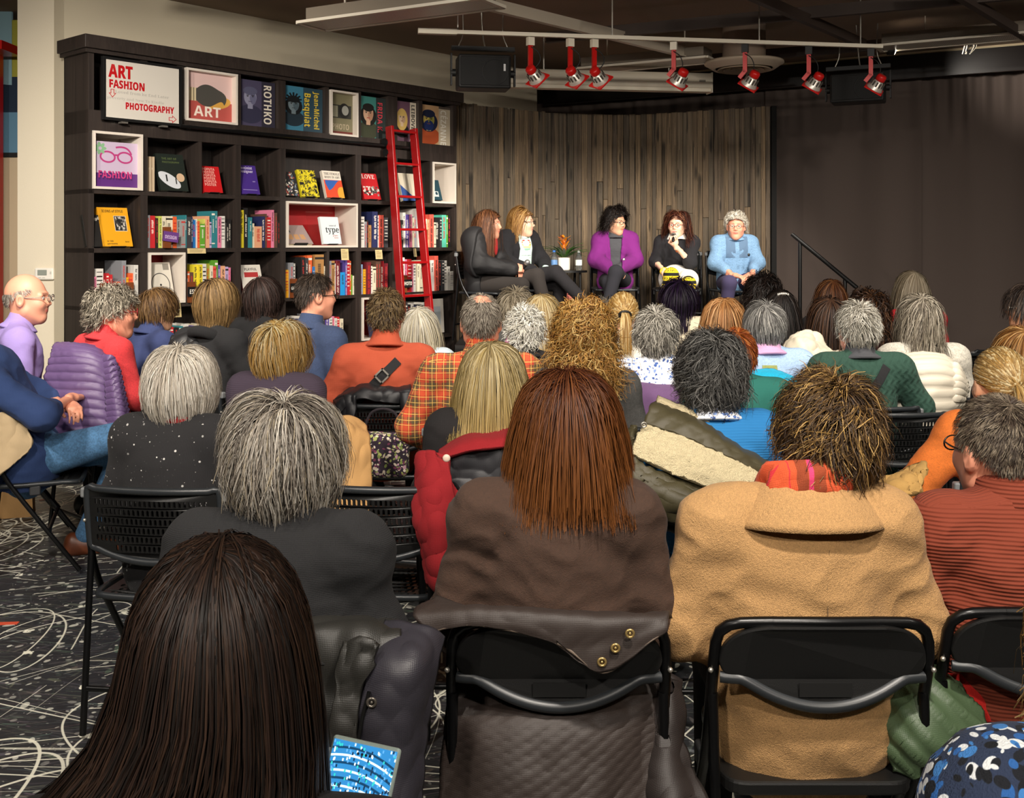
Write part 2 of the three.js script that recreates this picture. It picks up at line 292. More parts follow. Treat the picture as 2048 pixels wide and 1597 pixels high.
// ---- track with red stage lamps
const WARM = 0xfff5e8;
{
  const a = at(836, 62, 7.55), b = at(1764, 90, 8.15); a.y = b.y = 3.14;
  const d = b.clone().sub(a), L = d.length(), t = thing('lighting_track', 'long cream lighting track carrying the red lamps', 'track', a.clone().add(b).multiplyScalar(.5), Math.atan2(-d.z, d.x));
  part('rail', box(L, .028, .035, 0, 0, 0), M.whitePaint, t); part('end_feed', box(.28, .04, .05, -L / 2 + .14, 0, 0), M.whitePaint, t);
  part('suspension_wire', [-.42, -.1, .22, .45].map(s => box(.008, .45, .008, s * L, .24, 0)), M.steel, t);
  const spots = [[1048, 0, -.5, -.3], [1125, 0, -1.9, -.3], [1172, 0, .0, 0], [1330, 1, .7, 0], [1475, 1, 1.4, 0], [1608, 1, 2.0, 0], [1740, 1, 2.3, 0]];
  const where = ['nearest the left speaker', 'second along the track from the left speaker', 'left of the projector screen middle', 'above the right part of the projector screen', 'in front of the round air diffuser', 'between the air diffuser and the right speaker', 'above the right speaker'];
  spots.forEach(([px, side, tx], i) => {
    const f = (px - 836) / (1764 - 836), p = a.clone().lerp(b, f);
    const g = thing('stage_lamp', 'red track spotlight ' + where[i], 'stage lamp', [p.x, p.y, p.z], side ? -.35 : .45, 'red stage lamps on the track');
    part('adapter', box(.05, .06, .04, 0, -.05, 0), side && i > 3 ? M.black : M.whitePaint, g);
    part('arm', [box(.032, .16, .02, 0, -.15, 0), box(.03, .07, .02, side ? -.02 : .015, -.245, 0, 0, 0, side ? -.7 : .6)], M.redLamp, g);
    const cx = side ? .05 : .03, head = new THREE.Group(); head.name = 'lamp_head'; g.add(head); head.position.set(cx, -.29, -.0); head.scale.setScalar(.85);
    const q = new THREE.Quaternion().setFromUnitVectors(V3(0, -1, 0), V3(side ? -.45 : .7, -.65, -.3).normalize()); head.quaternion.copy(q);
    part('cap', lathe([[0, .085], [.035, .085], [.045, .07], [.045, .035], [.035, .025], [0, .025]], 18), M.redLamp, head);
    part('body', lathe([[.03, .03], [.042, .02], [.06, -.02], [.078, -.055], [.07, -.055], [.0, .0]], 18), std(0xcfc9be, .35, { metalness: .5 }), head);
    part('fins', Array.from({ length: 12 }, (_, k) => box(.004, .075, .014, .06 * Math.cos(k * PI / 6), -.015, .06 * Math.sin(k * PI / 6), 0, -k * PI / 6, 0)), std(0x5b5750, .5, { metalness: .4 }), head);
    part('front_plate', [box(.17, .012, .17, 0, -.062, 0)], M.redLamp, head); part('glowing_face', cyl(.055, .055, .006, 0, -.07, 0), std(0xfff2dc, .5, { emissive: 0xfff0dc, emissiveIntensity: 2 }), head);
    part('cable', tube([[0, -.09, .01], [.05, -.13, .03], [.07, -.19, .02], [cx, -.25, 0]], .004, 16, 6), M.black, g);
    // the glowing face and its beam
    const hp = V3(cx, -.29, 0).applyAxisAngle(V3(0, 1, 0), g.rotation.y).add(p);
    const aim = V3(tx, STAGE + .75, -10.3);
    lampLight(hp.clone().add(V3(0, -.16, -.1)), aim, 8, WARM, .5, .7, 3);
  });
}
// ---- house lamps over the audience (above and behind the frame)
{
  const house = (x, z, tx, tz, I, ang) => {
    const y = 3.22, t = thing('house_lamp', 'ceiling spotlight over the audience', 'ceiling lamp', [x, y, z], 0, 'house spotlights over the seats');
    part('can', lathe([[0, .3], [.075, .3], [.08, .28], [.08, 0], [.07, 0], [.07, .02], [0, .02]], 18), M.black, t);
    part('glowing_face', cyl(.068, .068, .008, 0, .012, 0), std(0xfff2dc, .5, { emissive: 0xffe6c4, emissiveIntensity: 3 }), t);
    lampLight(V3(x, y - .02, z), V3(tx, 1.0, tz), I, WARM, ang, .8, 5);
  };
  house(-3.2, -2.2, -2.6, -6.2, 30, .85); house(-1.4, -1.2, -1.2, -4.4, 19, .9); house(.6, -1.0, .5, -3.6, 19, .9); house(2.6, -1.4, 2.2, -4.4, 19, .9);
  house(-2.1, -4.2, -2.4, -8.2, 34, .75); house(.1, -4.0, .2, -6.6, 20, .8); house(2.3, -4.2, 2.4, -6.8, 20, .8);
  house(-1.2, .9, -.6, -1.8, 17, .9); house(1.2, .9, 1.0, -2.0, 17, .9); house(4.4, -3.6, 4.6, -8.5, 14, .8);
}
{ // small lamp that rakes the beam and the curtain top on the right
  const p = at(1786, 99, 9.3), t = thing('beam_lamp', 'small lit lamp above the right speaker raking the curtain top', 'lamp', p);
  part('stem', box(.1, .015, .015, -.06, 0, 0), M.black, t); part('can', cyl(.05, .05, .05, -.02, 0, 0, 0, 0, PI / 2), M.black, t);
  part('glowing_face', cyl(.045, .045, .006, .01, 0, 0, 0, 0, PI / 2), std(0xffffff, .5, { emissive: 0xfff0d8, emissiveIntensity: 5 }), t);
  lampLight(p.clone().add(V3(.03, 0, 0)), V3(5.3, 3.45, -10.3), 7, WARM, .45, .8, 2);
}
{ // stair handrail by the stage
  const t = thing('stair_handrail', 'black metal handrail sloping down by the stage steps', 'handrail', [0, 0, 0]);
  const a = at(1584, 469, 9.3), b = at(1714, 576, 8.9), c = at(1600, 484, 9.25), e = at(1690, 556, 8.98);
  part('rail', rod(a.toArray(), b.toArray(), .018, 12), M.blackMetal, t);
  part('post', rod(c.toArray(), [c.x, 0, c.z], .017, 12), M.blackMetal, t); part('post', rod(e.toArray(), [e.x, 0, e.z], .017, 12), M.blackMetal, t);
}

{ // loose cables on the beam
  const t = thing('cable_bundle', 'tangle of pale and black cables on the beam above the curtain', 'cable', at(1935, 95, 9.6));
  const r = rng(23); for (let i = 0; i < 5; i++) part('cable', tube([[-.05 + r() * .04, -.06, 0], [-.02 + r() * .06, .03 + r() * .06, .02], [.05 - r() * .06, .1, 0], [.04 + r() * .04, .02, .02], [.02, -.06, 0]], .005, 24, 6), i % 2 ? M.black : M.whitePaint, t);
}
// ================================================================= BOOKCASE
const SH0 = V3(-3.029, 0, -7.5);
const sOf = px => (9.554 / (.87 - (px - 1024) / FOCAL) - 7.5) / .7544;
const onShelf = (s, y, z) => SH0.clone().addScaledVector(U, s).addScaledVector(UN, z).setY(y);
const ROW = [null, [2.572, 2.957], [2.001, 2.402], [1.576, 1.969], [1.154, 1.543], [.735, 1.126], [.31, .70]];
const SD = .36;
{
  const t = thing('bookcase', 'tall black built-in bookcase along the left wall', 'bookcase', SH0, yU), Lx = sOf(912);
  const up = (p0, p1, y0, y1) => part('upright', box(sOf(p1) - sOf(p0), y1 - y0, SD - .012, (sOf(p0) + sOf(p1)) / 2, (y0 + y1) / 2, -SD / 2 + .004), M.shelf, t);
  part('side_panel', box(.045, 3.02, SD, .0225, 1.51, -SD / 2), M.shelf, t); part('side_panel', box(.03, 3.02, SD, Lx - .012, 1.51, -SD / 2), M.shelf, t);
  part('back_panel', box(Lx, 2.96, .02, Lx / 2, 1.5, -SD + .01), M.shelf, t);
  part('cornice', [rbox(Lx + .1, .095, SD + .07, .004, Lx / 2, 3.05, -SD / 2 + .025), box(Lx + .06, .03, SD + .03, Lx / 2, 2.99, -SD / 2 + .012)], M.shelf, t);
  part('plinth', box(Lx, .28, SD - .03, Lx / 2, .14, -SD / 2 - .015), M.shelf, t);
  // fascia between the picture row and the shelves
  part('rail_board', box(Lx, .165, SD, Lx / 2, 2.487, -SD / 2 + .002), M.shelf, t);
  for (const [b, tp] of [[1.969, 2.001], [1.543, 1.576], [1.126, 1.154], [.70, .735], [.28, .31]]) part('shelf', box(Lx, tp - b, SD, Lx / 2, (b + tp) / 2, -SD / 2), M.shelf, t);
  up(281, 295.5, .3, 2.42); up(470, 482, .3, 2.42); up(560, 571.5, .3, 2.42); up(711.5, 722.5, .3, 2.42); up(785, 795, .3, 2.42);
  up(397, 404, 2.0, 2.41); up(860, 865, 2.0, 2.41); up(370, 374.5, 1.15, 1.55); up(654, 659, 1.15, 1.55);
  for (const [p0, p1] of [[281, 295.5], [355, 368], [474, 482], [557, 571.5], [651, 658], [716, 722.5], [777, 795], [838, 845], [906, 912]]) up(p0, p1, 2.55, 2.98);
  // ladder rail
  part('ladder_rail', [rod([sOf(352), 2.505, .055], [sOf(818), 2.505, .055], .015), ...[sOf(372), sOf(500), sOf(610), sOf(720), sOf(806)].map(s => box(.03, .03, .06, s, 2.505, .03))], M.blackMetal, t);
}
// ---- printed faces
const T = {
  face(w, h, bg, draw) { return std(0xffffff, .55, { map: canvasTex(w, h, c => { c.fillStyle = bg; c.fillRect(0, 0, w, h); draw(c, w, h); }) }); },
  text(c, s, x, y, size, col, font = 'sans-serif', weight = 'bold', sx = 1, rot = 0, align = 'left') { c.save(); c.translate(x, y); c.rotate(rot); c.scale(sx, 1); c.font = `${weight === 'heavy bold' ? 'bold' : weight} ${size}px ${font}`; c.fillStyle = col; c.textAlign = align; c.fillText(s, 0, 0); if (weight === 'heavy bold') { c.lineWidth = size * .045; c.strokeStyle = col; c.strokeText(s, 0, 0); } c.restore(); }
};
function portrait(c, x, y, s, o) {   // a plain painted head and shoulders
  c.fillStyle = o.coat; c.beginPath(); c.ellipse(x, y + s * 1.75, s * 1.25, s * .95, 0, 0, 7); c.fill();
  if (o.hairBack) { c.fillStyle = o.hair; c.beginPath(); c.ellipse(x, y + s * .25, s * 1.0, s * (o.long ? 1.5 : 1.05), 0, 0, 7); c.fill(); }
  c.fillStyle = o.skin; c.fillRect(x - s * .25, y + s * .5, s * .5, s * .7); c.beginPath(); c.ellipse(x, y, s * .62, s * .88, 0, 0, 7); c.fill();
  c.fillStyle = o.shade; c.beginPath(); c.ellipse(x + s * .28, y + s * .15, s * .3, s * .6, 0, 0, 7); c.fill();
  c.fillStyle = o.hair; c.beginPath(); c.ellipse(x, y - s * .62, s * .7, s * .42, 0, 0, 7); c.fill();
  if (o.locks) for (let i = 0; i < 9; i++) { c.save(); c.translate(x, y - s * .5); c.rotate(-1.9 + i * .47); c.fillRect(-s * .1, -s * .95, s * .2, s * .6); c.restore(); }
  if (o.beard) { c.fillStyle = o.beard; c.beginPath(); c.ellipse(x, y + s * .62, s * .55, s * .55, 0, 0, 7); c.fill(); }
  c.fillStyle = '#22201e'; for (const k of [-1, 1]) { c.fillRect(x + k * s * .26 - s * .13, y - s * .2, s * .26, s * .06); c.beginPath(); c.ellipse(x + k * s * .26, y - s * .06, s * .09, s * .05, 0, 0, 7); c.fill(); }
  c.fillStyle = o.lip || '#7b4a42'; c.fillRect(x - s * .18, y + s * .42, s * .36, s * .08); c.fillStyle = o.shade; c.fillRect(x - s * .05, y - s * .05, s * .1, s * .35);
}
// flat picture panel set in a bay of the top row
function panel(name, label, cat, p0, p1, y0, y1, faceMat, z = -.05, thick = .02) {
  const s0 = sOf(p0), s1 = sOf(p1), w = s1 - s0, h = y1 - y0, t = thing(name, label, cat, onShelf((s0 + s1) / 2, y0, z), yU);
  part('board', box(w, h, thick, 0, h / 2, 0), M.black, t);
  const f = new THREE.PlaneGeometry(w - .004, h - .004); f.translate(0, h / 2, thick / 2 + .001); part('painted_face', f, faceMat, t); return t;
}
panel('painted_sign', 'blue-grey portrait panel lettered ROTHKO', 'picture', 482.5, 556, 2.573, 2.95, T.face(400, 512, '#4b4660', (c, w, h) => { portrait(c, 125, 190, 110, { coat: '#34334a', skin: '#8f8fa6', shade: '#6a6a86', hair: '#5a5a74', lip: '#55506a' }); c.fillStyle = '#302d3c'; c.fillRect(250, 0, 150, h); T.text(c, 'ROTHKO', 275, 30, 118, '#e9e1cf', 'sans-serif', 'bold', .95, PI / 2); }));
panel('painted_sign', 'teal portrait panel lettered in yellow, beside the PHOTO box', 'picture', 572, 651, 2.573, 2.95, T.face(430, 512, '#3f7f9a', (c, w, h) => { portrait(c, 110, 210, 95, { coat: '#23323c', skin: '#6f7f86', shade: '#4f6069', hair: '#14181b', locks: 1, hairBack: 1, lip: '#3b444a' }); c.fillStyle = '#2f4a58'; c.fillRect(215, 0, 215, h); T.text(c, 'Jean-Michel', 335, 40, 78, '#e8c93d', 'sans-serif', 'bold', 1, PI / 2); T.text(c, 'Basquiat', 228, 55, 96, '#e8c93d', 'sans-serif', 'bold', 1, PI / 2); }));
panel('painted_sign', 'dark portrait panel with red lettering behind the ladder top', 'picture', 723, 777, 2.573, 2.95, T.face(400, 512, '#3c8078', (c, w, h) => { portrait(c, 140, 210, 120, { coat: '#3a3f2c', skin: '#c9a184', shade: '#a97f63', hair: '#16130f', lip: '#a33', hairBack: 1 }); c.fillStyle = '#28302f'; c.fillRect(255, 0, 145, h); T.text(c, 'FRIDA K.', 280, 50, 100, '#c83a48', 'sans-serif', 'bold', .95, PI / 2); }));
panel('painted_sign', 'mauve portrait panel of a blonde figure behind the ladder', 'picture', 795, 838, 2.573, 2.95, T.face(360, 512, '#6d4d5f', (c, w, h) => { portrait(c, 120, 210, 95, { coat: '#171518', skin: '#d8ba98', shade: '#b99778', hair: '#cfae62', hairBack: 1, long: 1 }); c.fillStyle = '#ded3bd'; c.fillRect(255, 0, 105, h); T.text(c, 'LEIBOVITZ', 278, 25, 82, '#1c1a19', 'sans-serif', 'bold', 1, PI / 2); }));
panel('painted_sign', 'portrait panel of a blue-bearded figure at the right end', 'picture', 845, 906, 2.573, 2.95, T.face(430, 512, '#c9a277', (c, w, h) => { portrait(c, 125, 190, 125, { coat: '#b5522c', skin: '#c9b25c', shade: '#8c8a3e', hair: '#1c2440', hairBack: 1, beard: '#1f2f63' }); c.fillStyle = '#cbbda3'; c.fillRect(265, 0, 165, h); c.fillStyle = '#5b5049'; c.fillRect(265, 0, 165, 30); T.text(c, 'CÉZANNE', 292, 40, 112, '#f1ecdf', 'sans-serif', 'bold', .95, PI / 2); }));
// ---- white display boxes
function displayBox(label, p0, p1, y0, y1, inner, z = .012, face) {
  const s0 = sOf(p0) + .002, s1 = sOf(p1) - .002, w = s1 - s0, h = y1 - y0, D = .3, th = .018, t = thing('display_box', label, 'box', onShelf((s0 + s1) / 2, y0, z), yU);
  part('frame', [box(w, th, D, 0, th / 2, -D / 2), box(w, th, D, 0, h - th / 2, -D / 2), box(th, h - 2 * th, D, -w / 2 + th / 2, h / 2, -D / 2), box(th, h - 2 * th, D, w / 2 - th / 2, h / 2, -D / 2)], M.boxWhite, t);
  part('back', box(w, h, .008, 0, h / 2, -D - .004), inner, t);
  if (face) { const f = new THREE.PlaneGeometry(w - 2 * th, h - 2 * th - (face.drop || 0)); f.translate(0, th + (h - 2 * th - (face.drop || 0)) / 2, -(face.z || .1)); const pm = part('painted_face', f, face.m, t); pm.userData.label = face.label; part('picture_board', box(w - 2 * th, h - 2 * th - (face.drop || 0), .012, 0, th + (h - 2 * th - (face.drop || 0)) / 2, -(face.z || .1) - .008), M.black, t); }
  return t;
}
displayBox('white box with a purple FASHION picture of pink spectacles', 183.5, 284, 2.003, 2.42, std(0xcfc3bb, .7), .02, { z: .05, drop: .05, label: 'painted spectacles and the word FASHION', m: T.face(420, 420, '#c9b6cf', (c, w, h) => {
  c.fillStyle = '#5b2a78'; c.fillRect(0, 290, w, 130); c.strokeStyle = '#b8397a'; c.lineWidth = 16; for (const [x, y] of [[140, 140], [300, 140]]) { c.beginPath(); c.ellipse(x, y, 66, 48, .1, 0, 7); c.stroke(); } c.beginPath(); c.moveTo(206, 120); c.lineTo(234, 120); c.stroke(); c.beginPath(); c.moveTo(362, 110); c.quadraticCurveTo(330, 20, 215, 50); c.stroke();
  c.fillStyle = '#86b58a'; for (let i = 0; i < 7; i++) { c.beginPath(); c.ellipse(70 + 36 * Math.cos(i * .9), 65 + 36 * Math.sin(i * .9), 22, 15, i * .9, 0, 7); c.fill(); }
  for (let k = 8; k >= 0; k -= 2) T.text(c, 'FASHION', 210 + k, 335 + k * 2, 92, k ? '#4a1c5c' : '#cf3f7c', 'sans-serif', 'bold', .8, 0, 'center'); }) });
displayBox('white box with a pink ART picture of a paintbrush', 370, 473.5, 2.56, 2.968, std(0xcfc3bb, .7), .02, { z: .06, drop: .0, label: 'painted brush and the word ART', m: T.face(420, 400, '#e2c2bd', (c, w, h) => { c.fillStyle = '#b8534c'; c.fillRect(0, 235, w, 165); c.fillStyle = '#d9a54a'; c.beginPath(); c.ellipse(300, 240, 110, 50, -.2, 0, 7); c.fill(); c.fillStyle = '#d8c9a4'; c.fillRect(0, 130, 110, 110); c.strokeStyle = '#6d6046'; c.lineWidth = 6; for (let i = 0; i < 5; i++) { c.beginPath(); c.moveTo(8 + i * 24, 130); c.lineTo(8 + i * 24, 240); c.stroke(); } c.fillStyle = '#4c4a45'; c.beginPath(); c.moveTo(100, 140); c.bezierCurveTo(180, 60, 240, 100, 300, 130); c.bezierCurveTo(390, 160, 380, 220, 350, 255); c.bezierCurveTo(330, 200, 300, 240, 230, 275); c.bezierCurveTo(160, 290, 120, 250, 100, 230); c.fill(); T.text(c, 'ART', 80, 365, 120, '#f2e6d8', 'sans-serif', 'bold', 1.1); }) });
displayBox('white box with a dark PHOTO picture of a camera', 659, 714.5, 2.56, 2.955, std(0xcfc3bb, .7), .02, { z: .06, label: 'painted camera and the word PHOTO', m: T.face(340, 400, '#7a7458', (c, w, h) => { c.fillStyle = '#2a2a24'; c.fillRect(30, 110, 290, 130); c.fillStyle = '#8d8a74'; c.fillRect(40, 120, 90, 110); c.fillStyle = '#171614'; c.beginPath(); c.arc(220, 165, 75, 0, 7); c.fill(); c.fillStyle = '#9a9a92'; c.beginPath(); c.arc(235, 160, 48, 0, 7); c.fill(); c.fillStyle = '#6b2c24'; c.fillRect(0, 370, w, 30); T.text(c, 'PHOTO', 170, 350, 76, '#b3a489', 'sans-serif', 'bold', .95, 0, 'center'); }) });
const boxRed = std(0xa81218, .55);
displayBox('white box with red back holding the type book', 572, 714.5, 1.577, 1.968, boxRed);
displayBox('narrow white box holding a dark teal book at the right end', 864.5, 911, 2.003, 2.40, std(0xb0a49e, .7));
displayBox('white box holding a pale book printed with a circle', 296, 370, 1.156, 1.542, boxRed);
displayBox('white box low on the case behind the person in the orange shirt', 723, 784, .737, 1.125, boxRed);
// ---- hanging ART FASHION PHOTOGRAPHY sign
{
  const s0 = sOf(199), s1 = sOf(353), w = s1 - s0, y0 = 2.50, y1 = 2.955, h = y1 - y0, t = thing('section_sign', 'framed white sign lettered ART FASHION PHOTOGRAPHY', 'sign', onShelf((s0 + s1) / 2, y0, .05), yU);
  part('frame', [box(w, .02, .03, 0, .01, 0), box(w, .02, .03, 0, h - .01, 0), box(.016, h, .03, -w / 2, h / 2, 0), box(.016, h, .03, w / 2, h / 2, 0), box(w, h, .012, 0, h / 2, -.006)], M.black, t);
  const m = phys(0xffffff, .3, { clearcoat: 1, clearcoatRoughness: .06, map: canvasTex(1024, 900, (c, W, H) => {
    c.fillStyle = '#dcd6cb'; c.fillRect(0, 0, W, H); // newsprint printed faintly under the red words
   
    T.text(c, 'Loved from he End Later', 120, 510, 60, 'rgba(120,116,110,.35)', 'serif'); T.text(c, 'proverty and New To Kindle', 10, 610, 56, 'rgba(120,116,110,.3)', 'serif');
    const red = '#c4161c'; T.text(c, 'ART', 35, 265, 270, red, 'sans-serif', 'heavy bold', .66); T.text(c, 'FASHION', 35, 430, 168, red, 'sans-serif', 'heavy bold', .68); T.text(c, 'PHOTOGRAPHY', 258, 745, 144, red, 'sans-serif', 'heavy bold', .66);
    c.strokeStyle = red; c.lineWidth = 9; c.beginPath(); [[65, 460], [105, 460], [105, 520], [128, 520], [85, 580], [42, 520], [65, 520]].forEach((p, i) => i ? c.lineTo(...p) : c.moveTo(...p)); c.closePath(); c.stroke();
    c.beginPath(); [[880, 810], [930, 810], [930, 780], [985, 835], [930, 890], [930, 860], [880, 860]].forEach((p, i) => i ? c.lineTo(...p) : c.moveTo(...p)); c.closePath(); c.stroke();
  }) });
  const f = new THREE.PlaneGeometry(w - .035, h - .04); f.translate(0, h / 2, .012); part('printed_face', f, m, t);
  part('bracket', [box(.05, .012, .05, -w * .25, -.01, 0), box(.05, .012, .05, w * .27, -.01, 0)], M.steel, t);
}
// ---- books -----------------------------------------------------------------
const spineCols = [];
const spineAtlas = (() => {   // 64 spines: ground colour with a line or two of small lettering
  return colors => canvasTex(2048, 512, (c, W, H) => {
    const r = rng(19), n = colors.length, cw = W / n;
    colors.forEach((h, i) => {
      c.fillStyle = css(h); c.fillRect(i * cw, 0, cw + 1, H); const lum = (rgb(h)[0] + rgb(h)[1] + rgb(h)[2]) / 765, ink = r() < .25 ? '#c8302a' : lum > .5 ? '#26221f' : '#eee6d6';
      c.save(); c.beginPath(); c.rect(i * cw, 0, cw, H); c.clip(); c.fillStyle = ink;
      const style = r();
      if (style < .6) { let y = 40 + r() * 60; const words = 2 + (r() * 3 | 0); for (let k = 0; k < words; k++) { const L = 40 + r() * 90; for (let q = 0; q < L; q += 11) { c.fillRect(i * cw + cw * (.3 + .1 * r()), y + q, cw * (.25 + .15 * r()), 7); } y += L + 22; } }
      else if (style < .8) { c.fillRect(i * cw, H * .08, cw, H * .05); c.fillRect(i * cw, H * .84, cw, H * .03); for (let q = 0; q < 180; q += 13) c.fillRect(i * cw + cw * .35, 120 + q, cw * .3, 8); }
      else { for (let q = 0; q < 7; q++) c.fillRect(i * cw + cw * .15, 50 + q * 52, cw * .7, 18 * r() + 5); }
      c.restore();
      c.fillStyle = css(h); c.fillRect(i * cw, H - 10, cw, 10);
    });
  });
})();
const BC = { grey: 0x8d8f94, red: 0xc2252b, black: 0x1d1b1b, lime: 0xc9d163, cream: 0xe2d8bd, orange: 0xe2622f, silver: 0x9a9a98, navy: 0x232a58, blue: 0x2272b8, white: 0xdedad2, green: 0x5fa02f, peach: 0xe2a67f, lilac: 0xb9a6cc, teal: 0x2f7f88, pink: 0xe080a0, yellow: 0xe3d02f, brown: 0x5f4336, maroon: 0x6f1a26, coral: 0xdc5c4c, mint: 0x5cc6ac, tan: 0xb3834b, violet: 0x5d4a9c, skyblue: 0x8fb7d8, darkred: 0x8e141c, azure: 0x1698e0, olive: 0x9a9a2e, amber: 0xe8a41a, charcoal: 0x3a3a3e };
const bcNames = Object.keys(BC), bcMat = std(0xffffff, .6, { map: spineAtlas([...bcNames, ...bcNames].map(n => BC[n])) });
const pagesMat = std(0xd9cdb4, .85, { bumpMap: withRepeat(fineBump, 2, 80), bumpScale: .001 });
const colourWord = { grey: 'grey', lime: 'yellow-green', silver: 'silver grey', lilac: 'lilac', skyblue: 'pale blue', darkred: 'dark red', azure: 'bright blue', amber: 'amber', charcoal: 'charcoal' };
const bookGeo = new Map();
function bookGeos(w, h, d, slot) {
  const ci = (slot + .5) / (bcNames.length * 2), cw = 1 / (bcNames.length * 2);
  const setUV = (g, spine) => { const q = prep(g), uv = q.attributes.uv, n = q.attributes.normal, p = q.attributes.position; for (let i = 0; i < uv.count; i++) { if (spine && n.getZ(i) > .5) uv.setXY(i, (ci - cw / 2) + cw * (.04 + .92 * clamp(p.getX(i) / w + .5, 0, 1)), .03 + .95 * clamp(p.getY(i) / h, 0, 1)); else uv.setXY(i, ci, .008); } return q; };
  const b = Math.min(.0025, w * .2);
  const cover = mergeGeometries([setUV(new THREE.BoxGeometry(w, h, .003).translate(0, h / 2, -.0015), true), setUV(new THREE.BoxGeometry(b, h, d - .003).translate(-w / 2 + b / 2, h / 2, -d / 2 - .0015)), setUV(new THREE.BoxGeometry(b, h, d - .003).translate(w / 2 - b / 2, h / 2, -d / 2 - .0015))]);
  return [cover, prep(new THREE.BoxGeometry(w - 2 * b, h - .008, d - .01).translate(0, h / 2, -d / 2))];
}
const ordinal = n => ['first', 'second', 'third', 'fourth', 'fifth', 'sixth', 'seventh', 'eighth', 'ninth', 'tenth', 'eleventh', 'twelfth', 'thirteenth', 'fourteenth', 'fifteenth', 'sixteenth', 'seventeenth', 'eighteenth', 'nineteenth', 'twentieth', 'twenty-first', 'twenty-second', 'twenty-third', 'twenty-fourth', 'twenty-fifth', 'twenty-sixth'][n];
const bookRnd = rng(99);
// list of 'colour width height' in photograph pixels, standing from bearing p0 rightwards on the shelf of the given row
function bookRow(row, p0, pEnd, where, list, zf = -.012) {
  let px = p0, n = 0; const y = ROW[row][0];
  for (const e of list.split(',')) {
    const [cn, ws, hs, ln] = e.trim().split(' '), w0 = +ws, Z = 9.554 / (.87 - (px - 1024) / FOCAL);
    if (cn === '_') { px += w0; continue; }
    const w = Math.max(.009, sOf(px + w0) - sOf(px) - .0012), h = Math.min(+hs * Z / FOCAL, ROW[row][1] - y - .02), d = clamp(h * (.68 + .14 * bookRnd()), .13, .25);
    const slot = bcNames.indexOf(cn) + (bookRnd() < .5 ? 0 : bcNames.length), [cg, pg] = bookGeos(w, h, d, slot);
    const lean = ln ? +ln : 0, sc = (sOf(px) + sOf(px + w0)) / 2;
    const t = thing('book', `${colourWord[cn] || cn} upright book, ${ordinal(n)} from left ${where}`, 'book', onShelf(sc, y + (lean ? w / 2 * Math.abs(Math.sin(lean)) : 0), zf - bookRnd() * .022), yU, 'upright books ' + where);
    part('cover', cg, bcMat, t); part('pages', pg, pagesMat, t);
    if (lean) t.rotateZ(lean);
    px += w0; n++; if (px > pEnd) break;
  }
}
bookRow(3, 296, 469, 'in the long middle row', 'grey 7.5 66,red 11 65,black 5 60,lime 6 64,cream 9 64,cream 15 64,orange 7.5 63,silver 8 57,silver 8.5 57,teal 3 66,charcoal 9 62,navy 3 62,blue 7 56,white 3 58,orange 4.5 54,green 9 48,lime 3 58,peach 8 64,lilac 4 52,teal 6.5 74,teal 5.5 74,pink 7.5 62,white 8 64,black 5 50,black 7 58');
bookRow(3, 483, 558, 'beside the boxed type book', 'yellow 9 76,black 8 80,teal 6.5 61,cream 5.5 49,peach 15 43,navy 7.5 63,brown 4 68,red 8 61,pink 6 76,brown 4.5 70,black 5 53');
bookRow(3, 723, 784, 'left of the ladder on the middle shelf', 'white 9 62,grey 5 52,black 3.5 55,tan 6 45,navy 11 72,white 3.5 64,coral 10 65,charcoal 8 60');
bookRow(3, 796, 906, 'behind and right of the ladder on the middle shelf', 'grey 9 62,black 4 55,white 6 70,violet 8 66,pink 5 66,cream 4 60,grey 6 62,white 5 78,teal 6 60,cream 4 57,cream 4 57,peach 4 56,coral 9 66,cream 4 50,black 9 60,charcoal 4 60,mint 9 65,green 3 64,black 6 62');
bookRow(4, 184, 280, 'below the yellow leaning book', 'pink 5.5 60,pink 6 60,white 15 76,darkred 5 65,red 6 66,red 6 63,darkred 4.5 50,orange 4 48,orange 6 48,pink 4 48,grey 9 90,amber 4.5 56,orange 10 64,white 9 80');
bookRow(4, 375, 469, 'by the ESSAY sign', 'orange 8 62,brown 7 60,yellow 9 75,yellow 8 75,white 8 76,olive 8 76,cream 5 72,coral 6 70,green 6 82,violet 5 72,peach 8 70,lilac 6 68,pink 5 66');
bookRow(4, 573, 653, 'by the GENERAL sign', 'amber 9 56,grey 7 70,white 6 68,_ 10 0,black 8 80,charcoal 6 78,orange 10 83,blue 5 60,tan 18 84,cream 4 60');
bookRow(4, 660, 711, 'under the boxed type book', 'grey 5 70,tan 6.5 70,white 3 64,maroon 9 70,azure 9.5 46,violet 4 70,red 6 70,orange 3 68,green 3 40,cream 5 38');
bookRow(4, 723, 784, 'left of the ladder below the middle shelf', 'skyblue 7 60,amber 5 50,maroon 9 64,white 4 56,cream 6 54,brown 5 66,brown 5 66,darkred 8 65,maroon 8 60');
bookRow(4, 796, 906, 'by the PHOTO sign', 'grey 7 62,black 5 60,white 5 70,pink 5 66,red 8 66,pink 5 60,white 5 58,_ 3 0,cream 5 62,cream 5 62,cream 5 62,cream 6 62,black 5 56,white 8 62,coral 8 70 .03,black 5 60,charcoal 5 60,white 6 60,white 5 48,white 7 38');
bookRow(5, 483, 556, 'low behind the person in the black top', 'tan 8 60,cream 7 50,grey 8 44,white 6 50,teal 7 52,brown 8 56,navy 7 60,cream 6 52');
bookRow(5, 573, 708, 'low behind the person in navy fleece', 'grey 9 60,charcoal 10 58,navy 9 56,white 8 60,teal 8 52,tan 9 58,grey 10 62,black 8 60,charcoal 10 64,violet 8 64,white 6 52,pink 5 54,white 5 50,red 5 52,cream 6 48');
